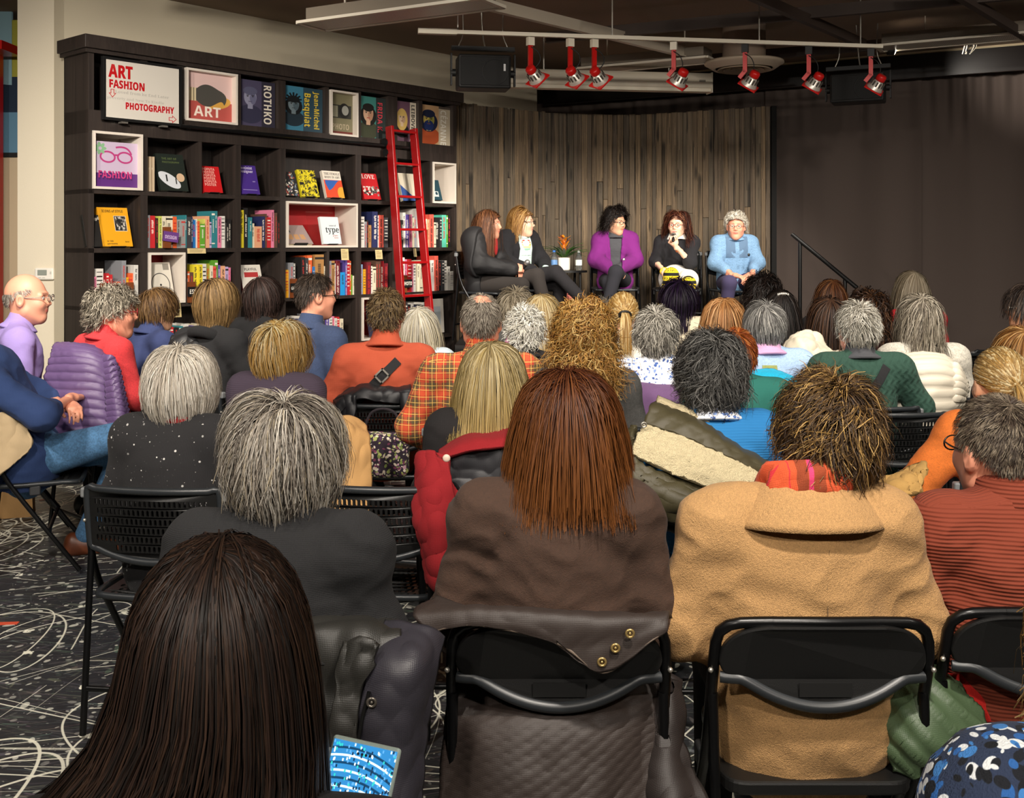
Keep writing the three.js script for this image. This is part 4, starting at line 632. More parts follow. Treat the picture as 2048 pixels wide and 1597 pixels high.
// ---- hair: many locks swept over the scalp and let fall
const HE = [.082, .103, .105], HC = [0, .022, .009];
function hairGeo(h, seed, gdir, collide) {
  const r = rng(seed * 7919 + 13), seg = h.seg || 8, N = Math.round(h.n * 1.75), P = [], NN = [], CC = [], I = [];
  const DM = h.dim ?? .68, cols = h.cols.map(c => hx(c)), tip = h.tip ? hx(h.tip).map(v => v * DM) : null, root = h.root ? hx(h.root).map(v => v * DM) : null;
  const a0 = h.part ? V3(...h.part[0]).normalize() : V3(0, .9, .42).normalize(), a1 = h.part && h.part[1] ? V3(...h.part[1]).normalize() : a0;
  const front = h.front ?? .52, side = h.side ?? -.05, back = h.back ?? -.62;
  const inside = d => { const a = Math.abs(Math.atan2(d.x, -d.z)) / PI; const y = a < .5 ? lerp(front, side, sstep(.12, .5, a)) : lerp(side, back, sstep(.52, .8, a)); if (h.bald && d.y > h.bald - .25 * (d.z)) return false; return d.y > y; };
  const thin = h.thin ? V3(...h.thin.at).normalize() : null;
  const d = V3(), n = V3(), t = V3(), dir = V3(), p = V3(), prev = V3(), q = V3(), out = V3(), sd = V3(), tg = V3(), e1 = V3(), e2 = V3();
  const emit = (pts, w0, col, twist, endW, wob) => {
    const base = P.length / 3, m = pts.length;
    for (let i = 0; i < m; i++) {
      const a = pts[Math.max(0, i - 1)], b = pts[Math.min(m - 1, i + 1)]; tg.subVectors(b, a).normalize();
      out.set(pts[i].x - HC[0], (pts[i].y - HC[1]) * (pts[i].y < -.02 ? .15 : .9), pts[i].z - HC[2]); out.addScaledVector(tg, -out.dot(tg)).normalize(); sd.crossVectors(tg, out);
      const c = Math.cos(twist), s = Math.sin(twist), ox = out.clone().multiplyScalar(c).addScaledVector(sd, s), sx = sd.clone().multiplyScalar(c).addScaledVector(out, -s);
      const u = i / (m - 1), w = w0 * (1 - (1 - endW) * u * u) * (i === 0 ? .7 : 1);
      for (const k of [-1, 1]) { P.push(pts[i].x + sx.x * w * k, pts[i].y + sx.y * w * k, pts[i].z + sx.z * w * k); const nn = ox.clone().addScaledVector(sx, k * .45).normalize(); NN.push(nn.x, nn.y, nn.z); }
      let cc = col; if (root && u < .45) { const k = sstep(.45, .1, u); cc = col.map((v, j) => lerp(v, root[j], k * .85)); } if (tip && u > .35) { const k = sstep(.35, .95, u); cc = cc.map((v, j) => lerp(v, tip[j], k * .8)); }
      CC.push(cc[0], cc[1], cc[2], cc[0], cc[1], cc[2]);
    }
    for (let i = 0; i < m - 1; i++) { const b = base + i * 2; I.push(b, b + 1, b + 2, b + 1, b + 3, b + 2); }
  };
  const pick = dd => { const k = .5 + .8 * noise3(dd.x * 9 + seed, dd.y * 6, dd.z * 9) + (r() - .5) * .75, j = clamp(k, 0, .999) * cols.length, c = cols[j | 0], b = (h.dim ?? .68) * (.9 + .2 * r()); return c.map(v => v * b); };
  let made = 0, guard = 0;
  while (made < N && guard++ < N * 30) {
    d.set(r() * 2 - 1, r() * 2 - 1, r() * 2 - 1); const l = d.length(); if (l > 1 || l < .1) continue; d.divideScalar(l); if (h.part && r() < .16) d.multiplyScalar(.4 * r()).add(q.copy(a0).lerp(a1, r())).normalize(); if (!inside(d)) continue;
    if (thin) { const k = d.angleTo(thin); if (k < h.thin.r && r() < h.thin.p * (1 - k / h.thin.r * .6)) continue; }
    made++;
    // comb direction: away from the nearest point of the parting
    let s = clamp(d.clone().sub(a0).dot(a1.clone().sub(a0)) / (a1.clone().sub(a0).lengthSq() || 1), 0, 1); q.copy(a0).lerp(a1, s).normalize();
    n.set(d.x / HE[0], d.y / HE[1], d.z / HE[2]).normalize(); t.subVectors(d, q); if (h.swirl) t.addScaledVector(e1.crossVectors(n, t), h.swirl); if (h.comb) t.add(V3(...h.comb)); t.addScaledVector(n, -t.dot(n)); if (t.lengthSq() < 1e-5) t.set(r() - .5, 0, r() - .5); t.normalize();
    const lift = (h.lift || .15) * (.5 + r()), lay = h.vol * (.25 + .75 * r()), col = pick(d), pts = [];
    p.set(HC[0] + HE[0] * d.x, HC[1] + HE[1] * d.y, HC[2] + HE[2] * d.z).multiplyScalar(1); pts.push(p.clone());
    if (h.tie) {   // gathered into a tail
      const T2 = V3(...h.tie).normalize(), ang = d.angleTo(T2), ax = e2.crossVectors(d, T2).normalize().clone();
      for (let i = 1; i <= seg; i++) { const dd = d.clone().applyAxisAngle(ax, ang * i / seg * (.96)); const k = 1.02 + lay * Math.sin(PI * Math.min(1, i / seg + .1)); pts.push(V3(HC[0] + HE[0] * dd.x * k, HC[1] + HE[1] * dd.y * k, HC[2] + HE[2] * dd.z * k)); }
      emit(pts, h.w, col, (r() - .5) * .5, .8); continue;
    }
    dir.copy(t).multiplyScalar(Math.cos(lift)).addScaledVector(n, Math.sin(lift)).normalize();
    const L = h.len * (1 - (h.lenJ ?? .2) * r()), st = L / seg, ph = 9 * noise3(d.x * 3.2 + seed * .7, d.y * 3.2, d.z * 3.2) + (r() - .5) * (h.loose ?? 1.6), cut = (h.cut ?? -9) + (r() - .5) * (h.cutJ ?? .02) ;
    const cl = 5.5, wn = V3(noise3(d.x * cl + seed, d.y * cl, d.z * cl) * 1.3 + (r() - .5) * .5, noise3(d.x * cl, d.y * cl + seed, d.z * cl) * 1.0 + (r() - .5) * .5, noise3(d.x * cl, d.y * cl, d.z * cl + seed) * 1.3 + (r() - .5) * .5).multiplyScalar((h.mess || .1) * .9);
    for (let i = 1; i <= seg; i++) {
      const sl = st * (.35 + 1.3 * (i - .5) / seg); prev.copy(p); dir.addScaledVector(gdir, (h.grav ?? 8) * sl).addScaledVector(wn, 1).normalize(); p.addScaledVector(dir, sl);
      const qx = (p.x - HC[0]) / HE[0], qy = (p.y - HC[1]) / HE[1], qz = (p.z - HC[2]) / HE[2], f = Math.hypot(qx, qy, qz), mn = 1.015 + lay * Math.min(1, i / 2.5);
      let k = 1; if (f < mn) k = mn / f; else if (qy > -.35) k = lerp(1, mn / f, h.hug ?? .25);
      if (k !== 1) p.set(HC[0] + HE[0] * qx * k, HC[1] + HE[1] * qy * k, HC[2] + HE[2] * qz * k);
      if (h.tuck && p.y < .015) { const kk = 1 - Math.min(.5, h.tuck * sl * sstep(.015, -.1, p.y)); p.x *= kk; p.z = HC[2] + .012 + (p.z - HC[2] - .012) * kk; }
      if (h.sweep && p.y < .0) { const q = sstep(.0, -.25, p.y) * sstep(.09, -.06, p.x); p.x += h.sweep * st * q; p.z += .25 * st * q; }
      if (h.faceFree && p.z < .0 && p.y < .07) { const nd = .069 + lay * .06; if (Math.abs(p.x) < nd) { p.x = (p.x < 0 ? -1 : 1) * nd; p.z = Math.max(p.z, -.05); } }
      if (collide && p.y < -.08) collide(p, lay);
      pts.push(p.clone()); dir.subVectors(p, prev).normalize(); if (p.y < cut) break;
    }
    if (pts.length < 2) continue;
    if (h.curl) { const [amp, fq] = h.curl; let acc = 0; const o2 = pts.map(v => v.clone()); for (let i = 1; i < pts.length; i++) { acc += o2[i].distanceTo(o2[i - 1]); tg.subVectors(o2[i], o2[i - 1]).normalize(); e1.set(0, 1, 0).cross(tg); if (e1.lengthSq() < .01) e1.set(1, 0, 0).cross(tg); e1.normalize(); e2.crossVectors(tg, e1); const k = amp * Math.min(1, acc / .03) * (.75 + .5 * r()), an = ph + acc * fq; pts[i].addScaledVector(e1, Math.cos(an) * k).addScaledVector(e2, Math.sin(an) * k); } }
    emit(pts, h.w * .62 * (.7 + .6 * r()), col, (r() - .5) * .9, h.endW ?? .35);
  }
  if (h.tie && h.tail) {
    const T2 = V3(...h.tie).normalize();
    for (let i = 0; i < h.tail.n; i++) {
      p.set(HC[0] + HE[0] * T2.x * 1.08, HC[1] + HE[1] * T2.y * 1.08, HC[2] + HE[2] * T2.z * 1.08).add(V3((r() - .5) * .03, (r() - .5) * .03, (r() - .5) * .02)); const pts = [p.clone()]; dir.set((r() - .5) * .5, -.15, .8).normalize(); const L = h.tail.len * (.6 + .4 * r()), st = L / 8, col = pick(V3(r() - .5, r() - .5, r() - .5));
      for (let k = 0; k < 8; k++) { dir.addScaledVector(gdir, 11 * st * (k + .5)).normalize(); p.addScaledVector(dir, st); if (collide) collide(p, .05); pts.push(p.clone()); }
      emit(pts, h.w, col, (r() - .5), .4);
    }
  }
  const g = new THREE.BufferGeometry(); g.setAttribute('position', new THREE.Float32BufferAttribute(P, 3)); g.setAttribute('normal', new THREE.Float32BufferAttribute(NN, 3)); g.setAttribute('color', new THREE.Float32BufferAttribute(CC, 3)); g.setIndex(I); 
  // close cap of short roots under the locks
  const sp = new THREE.SphereGeometry(1, 30, 20), sp2 = sp.toNonIndexed(), pp = sp2.attributes.position, keep = [], kn = [], kc = [], avg = cols.reduce((a, c) => a.map((v, i) => v + c[i] / cols.length), [0, 0, 0]), rc = root || avg.map(v => v * DM);
  for (let i = 0; i < pp.count; i += 3) { let ok = true; for (let j = 0; j < 3; j++) { d.fromBufferAttribute(pp, i + j); if (!inside(d)) ok = false; if (thin && d.angleTo(thin) < h.thin.r * .8) ok = false; } if (!ok) continue; for (let j = 0; j < 3; j++) { d.fromBufferAttribute(pp, i + j); keep.push(HC[0] + HE[0] * d.x * .98, HC[1] + HE[1] * d.y * .98, HC[2] + HE[2] * d.z * .98); kn.push(d.x, d.y, d.z); kc.push(...rc); } }
  const cap = new THREE.BufferGeometry(); cap.setAttribute('position', new THREE.Float32BufferAttribute(keep, 3)); cap.setAttribute('normal', new THREE.Float32BufferAttribute(kn, 3)); cap.setAttribute('color', new THREE.Float32BufferAttribute(kc, 3));
  return merged([g, cap]);
}
const hairMat = phys(0xffffff, .5, { vertexColors: true, specularIntensity: .5 });
const skinMats = new Map(); const skinMat = c => { if (!skinMats.has(c)) skinMats.set(c, phys(c, .5, { vertexColors: true, sheen: .15 })); return skinMats.get(c); };
const eyeMat = std(0xffffff, .2, { vertexColors: true });
const shoeGeo = surfaceNets(rcones([[0, .045, .06, 0, .035, -.12, .042, .034], [0, .03, .06, 0, .025, -.16, .034, .026], [0, .08, .06, 0, .06, .0, .038, .03]], .03), [-.07, -.01, -.22], [.07, .14, .13], .018);
const glassFrame = (w, r) => [...[-1, 1].map(s => { const g = new THREE.TorusGeometry(.021, r, 6, 20); g.scale(1.08, .82, 1); return g.translate(s * .031, .002, -.112); }), rod([-.009, .006, -.113], [.009, .006, -.113], r, 6), ...[-1, 1].map(s => tube([[s * .053, .006, -.11], [s * .072, .006, -.06], [s * .082, .003, .01], [s * .082, -.012, .026]], r, 10, 5))];
const lensGeo = [-1, 1].map(s => { const g = new THREE.CircleGeometry(.02, 18); g.scale(1.08, .82, 1); return g.translate(s * .031, .002, -.112); });
const lensMat = phys(0xffffff, .05, { transmission: 1, thickness: 0, specularIntensity: .6 });

const personAt = {};
/* person: o.px, o.top = bearing of the head and height of its top, o.d = distance; body faces -z (the stage) before o.yaw */
function person(o) {
  const base = o.base || 0, hs = o.scale || 1.06;
  const X = (o.px - 1024) * o.d / FOCAL, HT = EYE + (HORIZON - o.top) * o.d / FOCAL - base - (o.hairTop ?? .012);
  const k = (HT - .45) / (1.325 - .45), yy = y => .45 + (y - .45) * k, sw = o.sw || 1, b = o.bulk || 1, lean = o.lean || 0, side = o.side || 0;
  const J = (x, y, z) => [x + side * (y - .55), yy(y), z - lean * Math.max(0, y - .6) / .5];
  const yaw = o.yaw || 0, hc = J(0, 1.205, -.005); hc[1] = HT - .12 * hs; hc[0] += o.hx || 0; hc[2] += o.hz || 0;
  const pos = V3(X, base, -o.d).sub(V3(hc[0], 0, hc[2]).applyAxisAngle(V3(0, 1, 0), yaw));
  const t = thing('person', o.label, 'person', pos, yaw);
  const hq = new THREE.Quaternion().setFromEuler(new THREE.Euler(o.hp || 0, o.hy || 0, o.hr || 0, 'YXZ')), hm = new THREE.Matrix4().compose(V3(...hc), hq, V3(hs, hs, hs)), hmi = hm.clone().invert();
  const pel = J(0, .545, .06), wai = J(0, .70, .075), che = J(0, .89, .06), nb = J(0, 1.058, .045), sh = [-1, 1].map(s => J(s * .158 * sw, 1.0 - (o.slope || 0), .055));
  const arm = [-1, 1].map((s, i) => { const a = o.arms && o.arms[i]; return { e: J(...(a ? a[0] : [s * .235 * sw, .755, .05])), w: J(...(a ? a[1] : [s * .13, .63, -.17])), h: a && a[2], curl: a && a[3] }; });
  const leg = [-1, 1].map((s, i) => { const a = o.legs && o.legs[i]; return { k: a ? a[0] : [s * .11, .53, -.36], a: a ? a[1] : [s * .12, .1, -.37], f: a && a[2] }; });
  // body (skin)
  const core = [[...pel, ...wai, .13 * b, .12 * b, .68], [...wai, ...che, .12 * b, .13 * b, .68], [...sh[0], ...sh[1], .05, .05], [...nb, nb[0], nb[1] - .12, nb[2], .05, .09, .8]];
  for (const i of [0, 1]) core.push([...sh[i], ...arm[i].e, .045, .036], [...arm[i].e, ...arm[i].w, .037, .026], [pel[0] + (i ? .085 : -.085), pel[1] - .01, pel[2] - .01, ...leg[i].k, .075, .05], [...leg[i].k, ...leg[i].a, .048, .034]);
  const [lo, hi] = boneBounds(core, .05), bodyF = rcones(core, .03);
  const bg = [surfaceNets(bodyF, lo, hi, o.bodyCell || .032)];
  const hg = headGeo(o.male ? 1 : 0, o.face ? (o.base ? .0052 : .007) : .0125).clone().applyMatrix4(hm);
  bg.push(hg);
  for (const i of [0, 1]) {
    const a = arm[i], w = V3(...a.w), fd = w.clone().sub(V3(...a.e)).normalize(); const dirH = a.h ? V3(...a.h[0]).normalize() : fd.clone().add(V3(i ? -.4 : .4, -.25, 0)).normalize(), upH = a.h && a.h[1] ? V3(...a.h[1]) : V3(0, 1, 0);
    const zAx = dirH.clone().negate(), xAx = V3().crossVectors(upH, zAx).normalize(), yAx = V3().crossVectors(zAx, xAx), g = handGeo(a.curl ?? .35, !!o.base || o.d < 3).clone(); if (i) g.scale(-1, 1, 1); if (i) { const ix = g.index.array; for (let q = 0; q < ix.length; q += 3) { const s = ix[q]; ix[q] = ix[q + 1]; ix[q + 1] = s; } const nn = g.attributes.normal; }
    g.applyMatrix4(new THREE.Matrix4().makeBasis(xAx, yAx, zAx).setPosition(w)); bg.push(g); a.M = new THREE.Matrix4().makeBasis(xAx, yAx, zAx).setPosition(w);
  }
  for (const g of bg) if (!g.attributes.color) g.setAttribute('color', new THREE.BufferAttribute(new Float32Array(g.attributes.position.count * 3).fill(1), 3));
  part('body', bg, skinMat(o.skin || 0xe0ad8c), t);
  // upper garment
  const c = o.shirt || {}, ez = c.ease || 0, as = c.arm || 0;
  const gb = [[...pel, ...wai, (.172 + ez) * b, (.152 + ez) * b, .7], [...wai, ...che, (.152 + ez) * b, (.162 + ez) * b, .7], [...sh[0], ...sh[1], .071 + ez * .6, .071 + ez * .6, .92], [...nb, nb[0], nb[1] - .13, nb[2] + .01, .058 + ez * .3, .12 * b, .8]];
  for (const i of [0, 1]) { const sl = c.sleeve ?? 1, w = V3(...arm[i].e).lerp(V3(...arm[i].w), Math.min(1, sl)).toArray(); gb.push([nb[0] + (i ? .03 : -.03), nb[1] - .01, nb[2] + .005, ...sh[i], .046 + ez * .4, .06 + ez * .5], [...sh[i], ...arm[i].e, .063 + as + ez * .4, .052 + as]); if (sl > 0) gb.push([...arm[i].e, ...w, .052 + as, .04 + as * .8]); }
  const gF0 = rcones(gb, c.k || .045), fold = c.fold ?? .004, fs = c.fs || 1, sd = (o.px * 13.7 + o.top) % 50;
  const gF = fold ? (x, y, z) => { const d = gF0(x, y, z); if (d > .05 || d < -.05) return d; const wv = noise3(x * 5 * fs + sd, y * 13 * fs + x * 5, z * 5 * fs), w2 = noise3(x * 14 * fs, y * 20 * fs + sd, z * 11 * fs); return d - fold * (1.4 * wv + .7 * (1 - 2 * Math.abs(w2)) - (c.bag ? c.bag(x, y, z) : 0)); } : gF0;
  const [l2, h2] = boneBounds(gb, .035); l2[1] = Math.max(l2[1], c.hem ?? .4);
  const sg = uvBox(surfaceNets(gF, l2, h2, o.cell || .017));
  const shirt = part(c.name || 'shirt', sg, c.m, t); if (c.label) shirt.userData.label = c.label;
  if (c.collar) { const q = c.collar, g = lathe(q.prof || [[.058, .085], [.064, .088], [.07, .06], [.084, .03], [.105, .012], [.11, .004], [.1, -.004], [.07, .02], [.056, .05]], 28); g.scale(q.sx || 1, q.sy || 1, q.sz || .95); g.rotateX(q.tilt ?? -.22); g.translate(nb[0], nb[1] - .012 + (q.y || 0), nb[2] + (q.z || 0)); part('collar', uvBox(g), q.m || c.m, t); }
  if (o.over) { const v = o.over, off = v.off || .014, op = v.open || (() => .06); part(v.name || 'cardigan', uvBox(surfaceNets((x, y, z) => { const d = gF(x, y, z) - off; return z < .03 ? Math.max(d, (op(y) - Math.abs(x - (v.cx || 0))) * .7) : d; }, l2.map(q => q - .03), h2.map(q => q + .03), o.cell || .017)), v.m, t); }
  // trousers, shoes
  const tb = [[...pel, pel[0], pel[1] + .02, pel[2] - .02, .15 * b, .14 * b, .68]]; for (const i of [0, 1]) tb.push([pel[0] + (i ? .085 : -.085), pel[1] - .01, pel[2] - .01, ...leg[i].k, .092 * Math.min(1.15, b), .068], [...leg[i].k, ...leg[i].a, .066, .05]);
  const [l3, h3] = boneBounds(tb, .03); part(o.pantsName || 'trousers', uvBox(surfaceNets(rcones(tb, .03), l3, h3, o.legCell || .028)), o.pants || M.darkCloth, t);
  for (const i of [0, 1]) { if (o.noShoes) break; const g = shoeGeo.clone(); const L = leg[i]; if (L.f) g.applyMatrix4(new THREE.Matrix4().compose(V3(0, 0, 0), new THREE.Quaternion().setFromEuler(new THREE.Euler(...L.f, 'YXZ')), V3(1, 1, 1))); g.translate(L.a[0], L.a[1] - .1, L.a[2]); part('shoe', g, o.shoes || M.shoeBlack, t); }
  // hair
  if (o.hair) {
    const gd = V3(0, -1, 0).applyQuaternion(hq.clone().invert()), pv = V3();
    const coll = o.hair.free ? null : (p, lay) => { pv.copy(p).applyMatrix4(hm); if (pv.z < .02) return; const m = .006 + lay * .03, dd = gF0(pv.x, pv.y, pv.z); if (dd < m && dd > -.09) { pv.z += (m - dd); p.copy(pv).applyMatrix4(hmi); } };
    const g = hairGeo(o.hair, (o.px * 31 + o.top) | 0, gd, coll); g.applyMatrix4(hm); part('hair', g, hairMat, t);
    if (o.hair.band) { const T2 = V3(...o.hair.tie).normalize(), g2 = new THREE.TorusGeometry(.024, .007, 8, 20); g2.scale(1.25, 1, 1); place(g2, HC[0] + HE[0] * T2.x * 1.12, HC[1] + HE[1] * T2.y * 1.12 - .004, HC[2] + HE[2] * T2.z * 1.12, .6); g2.applyMatrix4(hm); part('hair_band', g2, M.black, t); }
  }
  if (o.face) {
    for (const s of [-1, 1]) { const g = new THREE.SphereGeometry(.0125, 16, 12), p = g.attributes.position, cl = []; for (let i = 0; i < p.count; i++) { const dx = p.getX(i) / .0125 - (o.gaze || 0), dy = p.getY(i) / .0125, z = p.getZ(i); cl.push(...(z < 0 && dx * dx + dy * dy < .09 ? [.02, .015, .012] : z < 0 && dx * dx + dy * dy < .3 ? [.12, .07, .04] : [.75, .72, .68])); } g.setAttribute('color', new THREE.Float32BufferAttribute(cl, 3)); g.translate(s * .031, .002, -.0775); g.applyMatrix4(hm); part('eye', g, eyeMat, t); }
    if (o.mouthOpen) part('open_mouth', sph(.012, 0, -.061, -.09, 1, .6, .6).applyMatrix4(hm), std(0x3a1210, .6), t);
  }
  if (o.glasses) { part('glasses', merged(glassFrame(0, .0022)).applyMatrix4(hm), o.glasses, t); for (const g of lensGeo) part('lens', g.clone().applyMatrix4(hm), lensMat, t); }
  const info = { t, hm, hq, J, arm, nb, sh, che, wai, pel, gF0, gF, pos, yaw, HT, leg };
  if (o.id) personAt[o.id] = info;
  if (o.extra) o.extra(t, info);
  if (o.chair) o.chair(pos, yaw, o.chairLabel, o.chairTurn || 0);
  return info;
}
// a strap or band laid on a garment: points in body axes are pushed onto its surface
function onGarment(info, pts, off) { return pts.map(q => { const p = q.slice(); for (let it = 0; it < 6; it++) { const d = clamp(info.gF(p[0], p[1], p[2]) - off, -.03, .03), e = .004, g = [0, 1, 2].map(c => { const a = p.slice(), b = p.slice(); a[c] += e; b[c] -= e; return info.gF(...a) - info.gF(...b); }), L = Math.hypot(...g) || 1; for (let c = 0; c < 3; c++) p[c] -= g[c] / L * d; } return p; }); }
function strapOn(info, a, b, w, off, mat, name, z0 = .4, n = 24) {
  const mid = [], pos = [], idx = [];
  for (let i = 0; i <= n; i++) { const f = i / n; mid.push([lerp(a[0], b[0], f), lerp(a[1], b[1], f), z0]); }
  const dx = b[0] - a[0], dy = b[1] - a[1], L = Math.hypot(dx, dy), px = -dy / L * w / 2, py = dx / L * w / 2;
  const side = s => onGarment(info, mid.map(p => [p[0] + px * s, p[1] + py * s, p[2]]).map(p => { let z = .35; for (let it = 0; it < 60; it++) { const d = info.gF(p[0], p[1], z); if (d < .003 || z < -.1) break; z -= Math.max(.002, d * .8); } return [p[0], p[1], Math.max(z, -.05)]; }), off);
  const A = side(-1), B = side(1); for (let i = 0; i <= n; i++) pos.push(...A[i], ...B[i]); for (let i = 0; i < n; i++) idx.push(i * 2, i * 2 + 1, i * 2 + 2, i * 2 + 1, i * 2 + 3, i * 2 + 2);
  const g = new THREE.BufferGeometry(); g.setAttribute('position', new THREE.Float32BufferAttribute(pos, 3)); g.setIndex(idx); g.computeVertexNormals(); return part(name, uvBox(thicken(g, .003)), mat, info.t);
}
function thicken(g, th) {   // give a sheet two faces and an edge
  const p = g.attributes.position, n = p.count, nm = g.attributes.normal, pos = [], idx = [], ix = g.index.array, edge = new Map();
  for (let s = 0; s < 2; s++) for (let i = 0; i < n; i++) pos.push(p.getX(i) - nm.getX(i) * th * s, p.getY(i) - nm.getY(i) * th * s, p.getZ(i) - nm.getZ(i) * th * s);
  for (let i = 0; i < ix.length; i += 3) { const [a, b, c] = [ix[i], ix[i + 1], ix[i + 2]]; idx.push(a, b, c, a + n, c + n, b + n); for (const [u, v] of [[a, b], [b, c], [c, a]]) { if (edge.has(v + '_' + u)) edge.delete(v + '_' + u); else edge.set(u + '_' + v, [u, v]); } }
  for (const [u, v] of edge.values()) idx.push(u, u + n, v, v, u + n, v + n);
  const q = new THREE.BufferGeometry(); q.setAttribute('position', new THREE.Float32BufferAttribute(pos, 3)); q.setIndex(idx); q.computeVertexNormals(); return q;
}
// sheet from a function of (u,v); disp pushes it out along its normal
function sheet(fn, nu, nv, th, disp) {
  const pos = [], idx = [], uvs = []; for (let j = 0; j <= nv; j++) for (let i = 0; i <= nu; i++) { const p = fn(i / nu, j / nv); pos.push(p[0], p[1], p[2]); uvs.push(i / nu, j / nv); }
  for (let j = 0; j < nv; j++) for (let i = 0; i < nu; i++) { const a = j * (nu + 1) + i, b = a + 1, c = a + nu + 1; idx.push(a, b, c, b, c + 1, c); }
  let g = new THREE.BufferGeometry(); g.setAttribute('position', new THREE.Float32BufferAttribute(pos, 3)); g.setIndex(idx); g.computeVertexNormals();
  if (disp) { const p = g.attributes.position, n = g.attributes.normal; const q = []; for (let i = 0; i < p.count; i++) { const d = disp(uvs[i * 2], uvs[i * 2 + 1], [p.getX(i), p.getY(i), p.getZ(i)]); q.push(p.getX(i) + n.getX(i) * d, p.getY(i) + n.getY(i) * d, p.getZ(i) + n.getZ(i) * d); } g.setAttribute('position', new THREE.Float32BufferAttribute(q, 3)); g.computeVertexNormals(); }
  return uvBox(thicken(g, th));
}
// smooth surface through rows of points (each [px, py, distance], seen from the camera, or local xyz when raw)
function patchFn(rows, raw) {
  const cs = rows.map(r => new THREE.CatmullRomCurve3(r.map(p => raw ? V3(...p) : at(...p)), false, 'centripetal'));
  return (u, v) => { const c = new THREE.CatmullRomCurve3(cs.map(q => q.getPoint(u)), false, 'centripetal'); return c.getPoint(v).toArray(); };
}
function patch(rows, nu, nv, th, disp, raw) {
  const cs = rows.map(r => new THREE.CatmullRomCurve3(r.map(p => raw ? V3(...p) : at(...p)), false, 'centripetal')), cols = []; for (let i = 0; i <= nu; i++) cols.push(new THREE.CatmullRomCurve3(cs.map(q => q.getPoint(i / nu)), false, 'centripetal'));
  return sheet((u, v) => cols[Math.round(u * nu)].getPoint(v).toArray(), nu, nv, th, disp);
}
const wrinkle = (amp, s = 1, sd = 0) => (u, v, p) => amp * (noise3(p[0] * 9 * s + sd, p[1] * 7 * s, p[2] * 9 * s) + .6 * (1 - 2 * Math.abs(noise3(p[0] * 15 * s, p[1] * 11 * s + sd, p[2] * 15 * s))));

// printed cloth laid on the front of a garment
function decalOn(info, cx, cy, w, h, mat, name, parent) {
  const n = 12, pos = [], uv = [], idx = []; for (let j = 0; j <= n; j++) for (let i = 0; i <= n; i++) { const x = cx + w * (i / n - .5), y = cy + h * (j / n - .5); let z = -.4; for (let k = 0; k < 80; k++) { const d = info.gF(x, y, z); if (d < .003) break; z += Math.max(.002, d * .8); } pos.push(x, y, z - .004); uv.push(1 - i / n, j / n); }
  for (let j = 0; j < n; j++) for (let i = 0; i < n; i++) { const a = j * (n + 1) + i; idx.push(a, a + n + 1, a + 1, a + 1, a + n + 1, a + n + 2); }
  const g = new THREE.BufferGeometry(); g.setAttribute('position', new THREE.Float32BufferAttribute(pos, 3)); g.setAttribute('uv', new THREE.Float32BufferAttribute(uv, 2)); g.setIndex(idx); g.computeVertexNormals(); return part(name, g, mat, parent || info.t);
}
// ================================================================= CLOTH
const clothTex = (w, h, base, fn, rep) => dataTex(w, h, (u, v, x, y) => { const k = fn(u, v, x, y); return base.map(c => clamp(c * k, 0, 255)); }, { color: true, repeat: rep });
const bumpKnit = dataTex(128, 128, (u, v, x, y) => { const a = Math.abs(((x % 8) - 4) / 4), k = 255 * (1 - a * a) * (.75 + .25 * Math.sin((y + (x % 8 < 4 ? 0 : 3)) / 128 * 2 * PI * 16)); return [k, k, k]; }, { repeat: [22, 22] });
const bumpWool = dataTex(256, 256, (u, v) => { const k = 255 * (.5 * N128(u, v) + .3 * N256(u, v) + .2 * N32(u, v)); return [k, k, k]; }, { repeat: [7, 7] });
const bumpRib = dataTex(64, 64, (u, v, x, y) => { const k = 128 + 127 * Math.sin(y / 64 * 2 * PI * 8); return [k, k, k]; }, { repeat: [8, 14] });
const bumpCloth = dataTex(128, 128, (u, v, x, y) => { const k = 255 * (.35 * ((x >> 1) % 2) + .35 * ((y >> 1) % 2) + .3 * N64(u, v)); return [k, k, k]; }, { repeat: [9, 9] });
const cloth = (c, o = {}) => phys(c, o.rough ?? .92, { bumpMap: o.bump || bumpCloth, bumpScale: o.bs ?? .0008, sheen: (o.sheen ?? .25) * .25, sheenRoughness: .6, sheenColor: new THREE.Color(c), map: o.map || null });
const heather = (c, amt, sc = 5) => { const b = rgb(c); return cloth(0xffffff, { map: clothTex(128, 128, b, (u, v) => 1 - amt / 2 + amt * (.6 * N128(u, v) + .4 * N32(u, v)), [sc, sc]), bump: bumpWool, bs: .0012 }); };
M.darkCloth = cloth(0x1c1c20); M.shoeBlack = std(0x15130f, .45); M.shoeBrown = std(0x5a2c14, .45);
M.jeans = cloth(0xffffff, { map: clothTex(128, 128, [70, 110, 148], (u, v, x, y) => .72 + .25 * N32(u, v) + .12 * ((x + y) % 4 < 2 ? 1 : 0) + .15 * N8(u, v), [6, 6]) });
M.jeansDark = cloth(0x1d2740);
const plaidTex = canvasTex(512, 512, (c, w, h) => { c.fillStyle = '#a53824'; c.fillRect(0, 0, w, h); c.globalAlpha = .55; c.fillStyle = '#3e4a32'; for (let i = 0; i < 2; i++) { c.fillRect(i * 256 + 20, 0, 90, h); c.fillRect(0, i * 256 + 20, w, 90); } c.fillStyle = '#c8502c'; for (let i = 0; i < 2; i++) { c.fillRect(i * 256 + 150, 0, 60, h); c.fillRect(0, i * 256 + 150, w, 60); } c.globalAlpha = .85; c.fillStyle = '#e0b65e'; for (let i = 0; i < 2; i++) for (const q of [62, 128, 230]) { c.fillRect(i * 256 + q, 0, 9, h); c.fillRect(0, i * 256 + q, w, 9); } }, { repeat: [6.5, 6.5] });
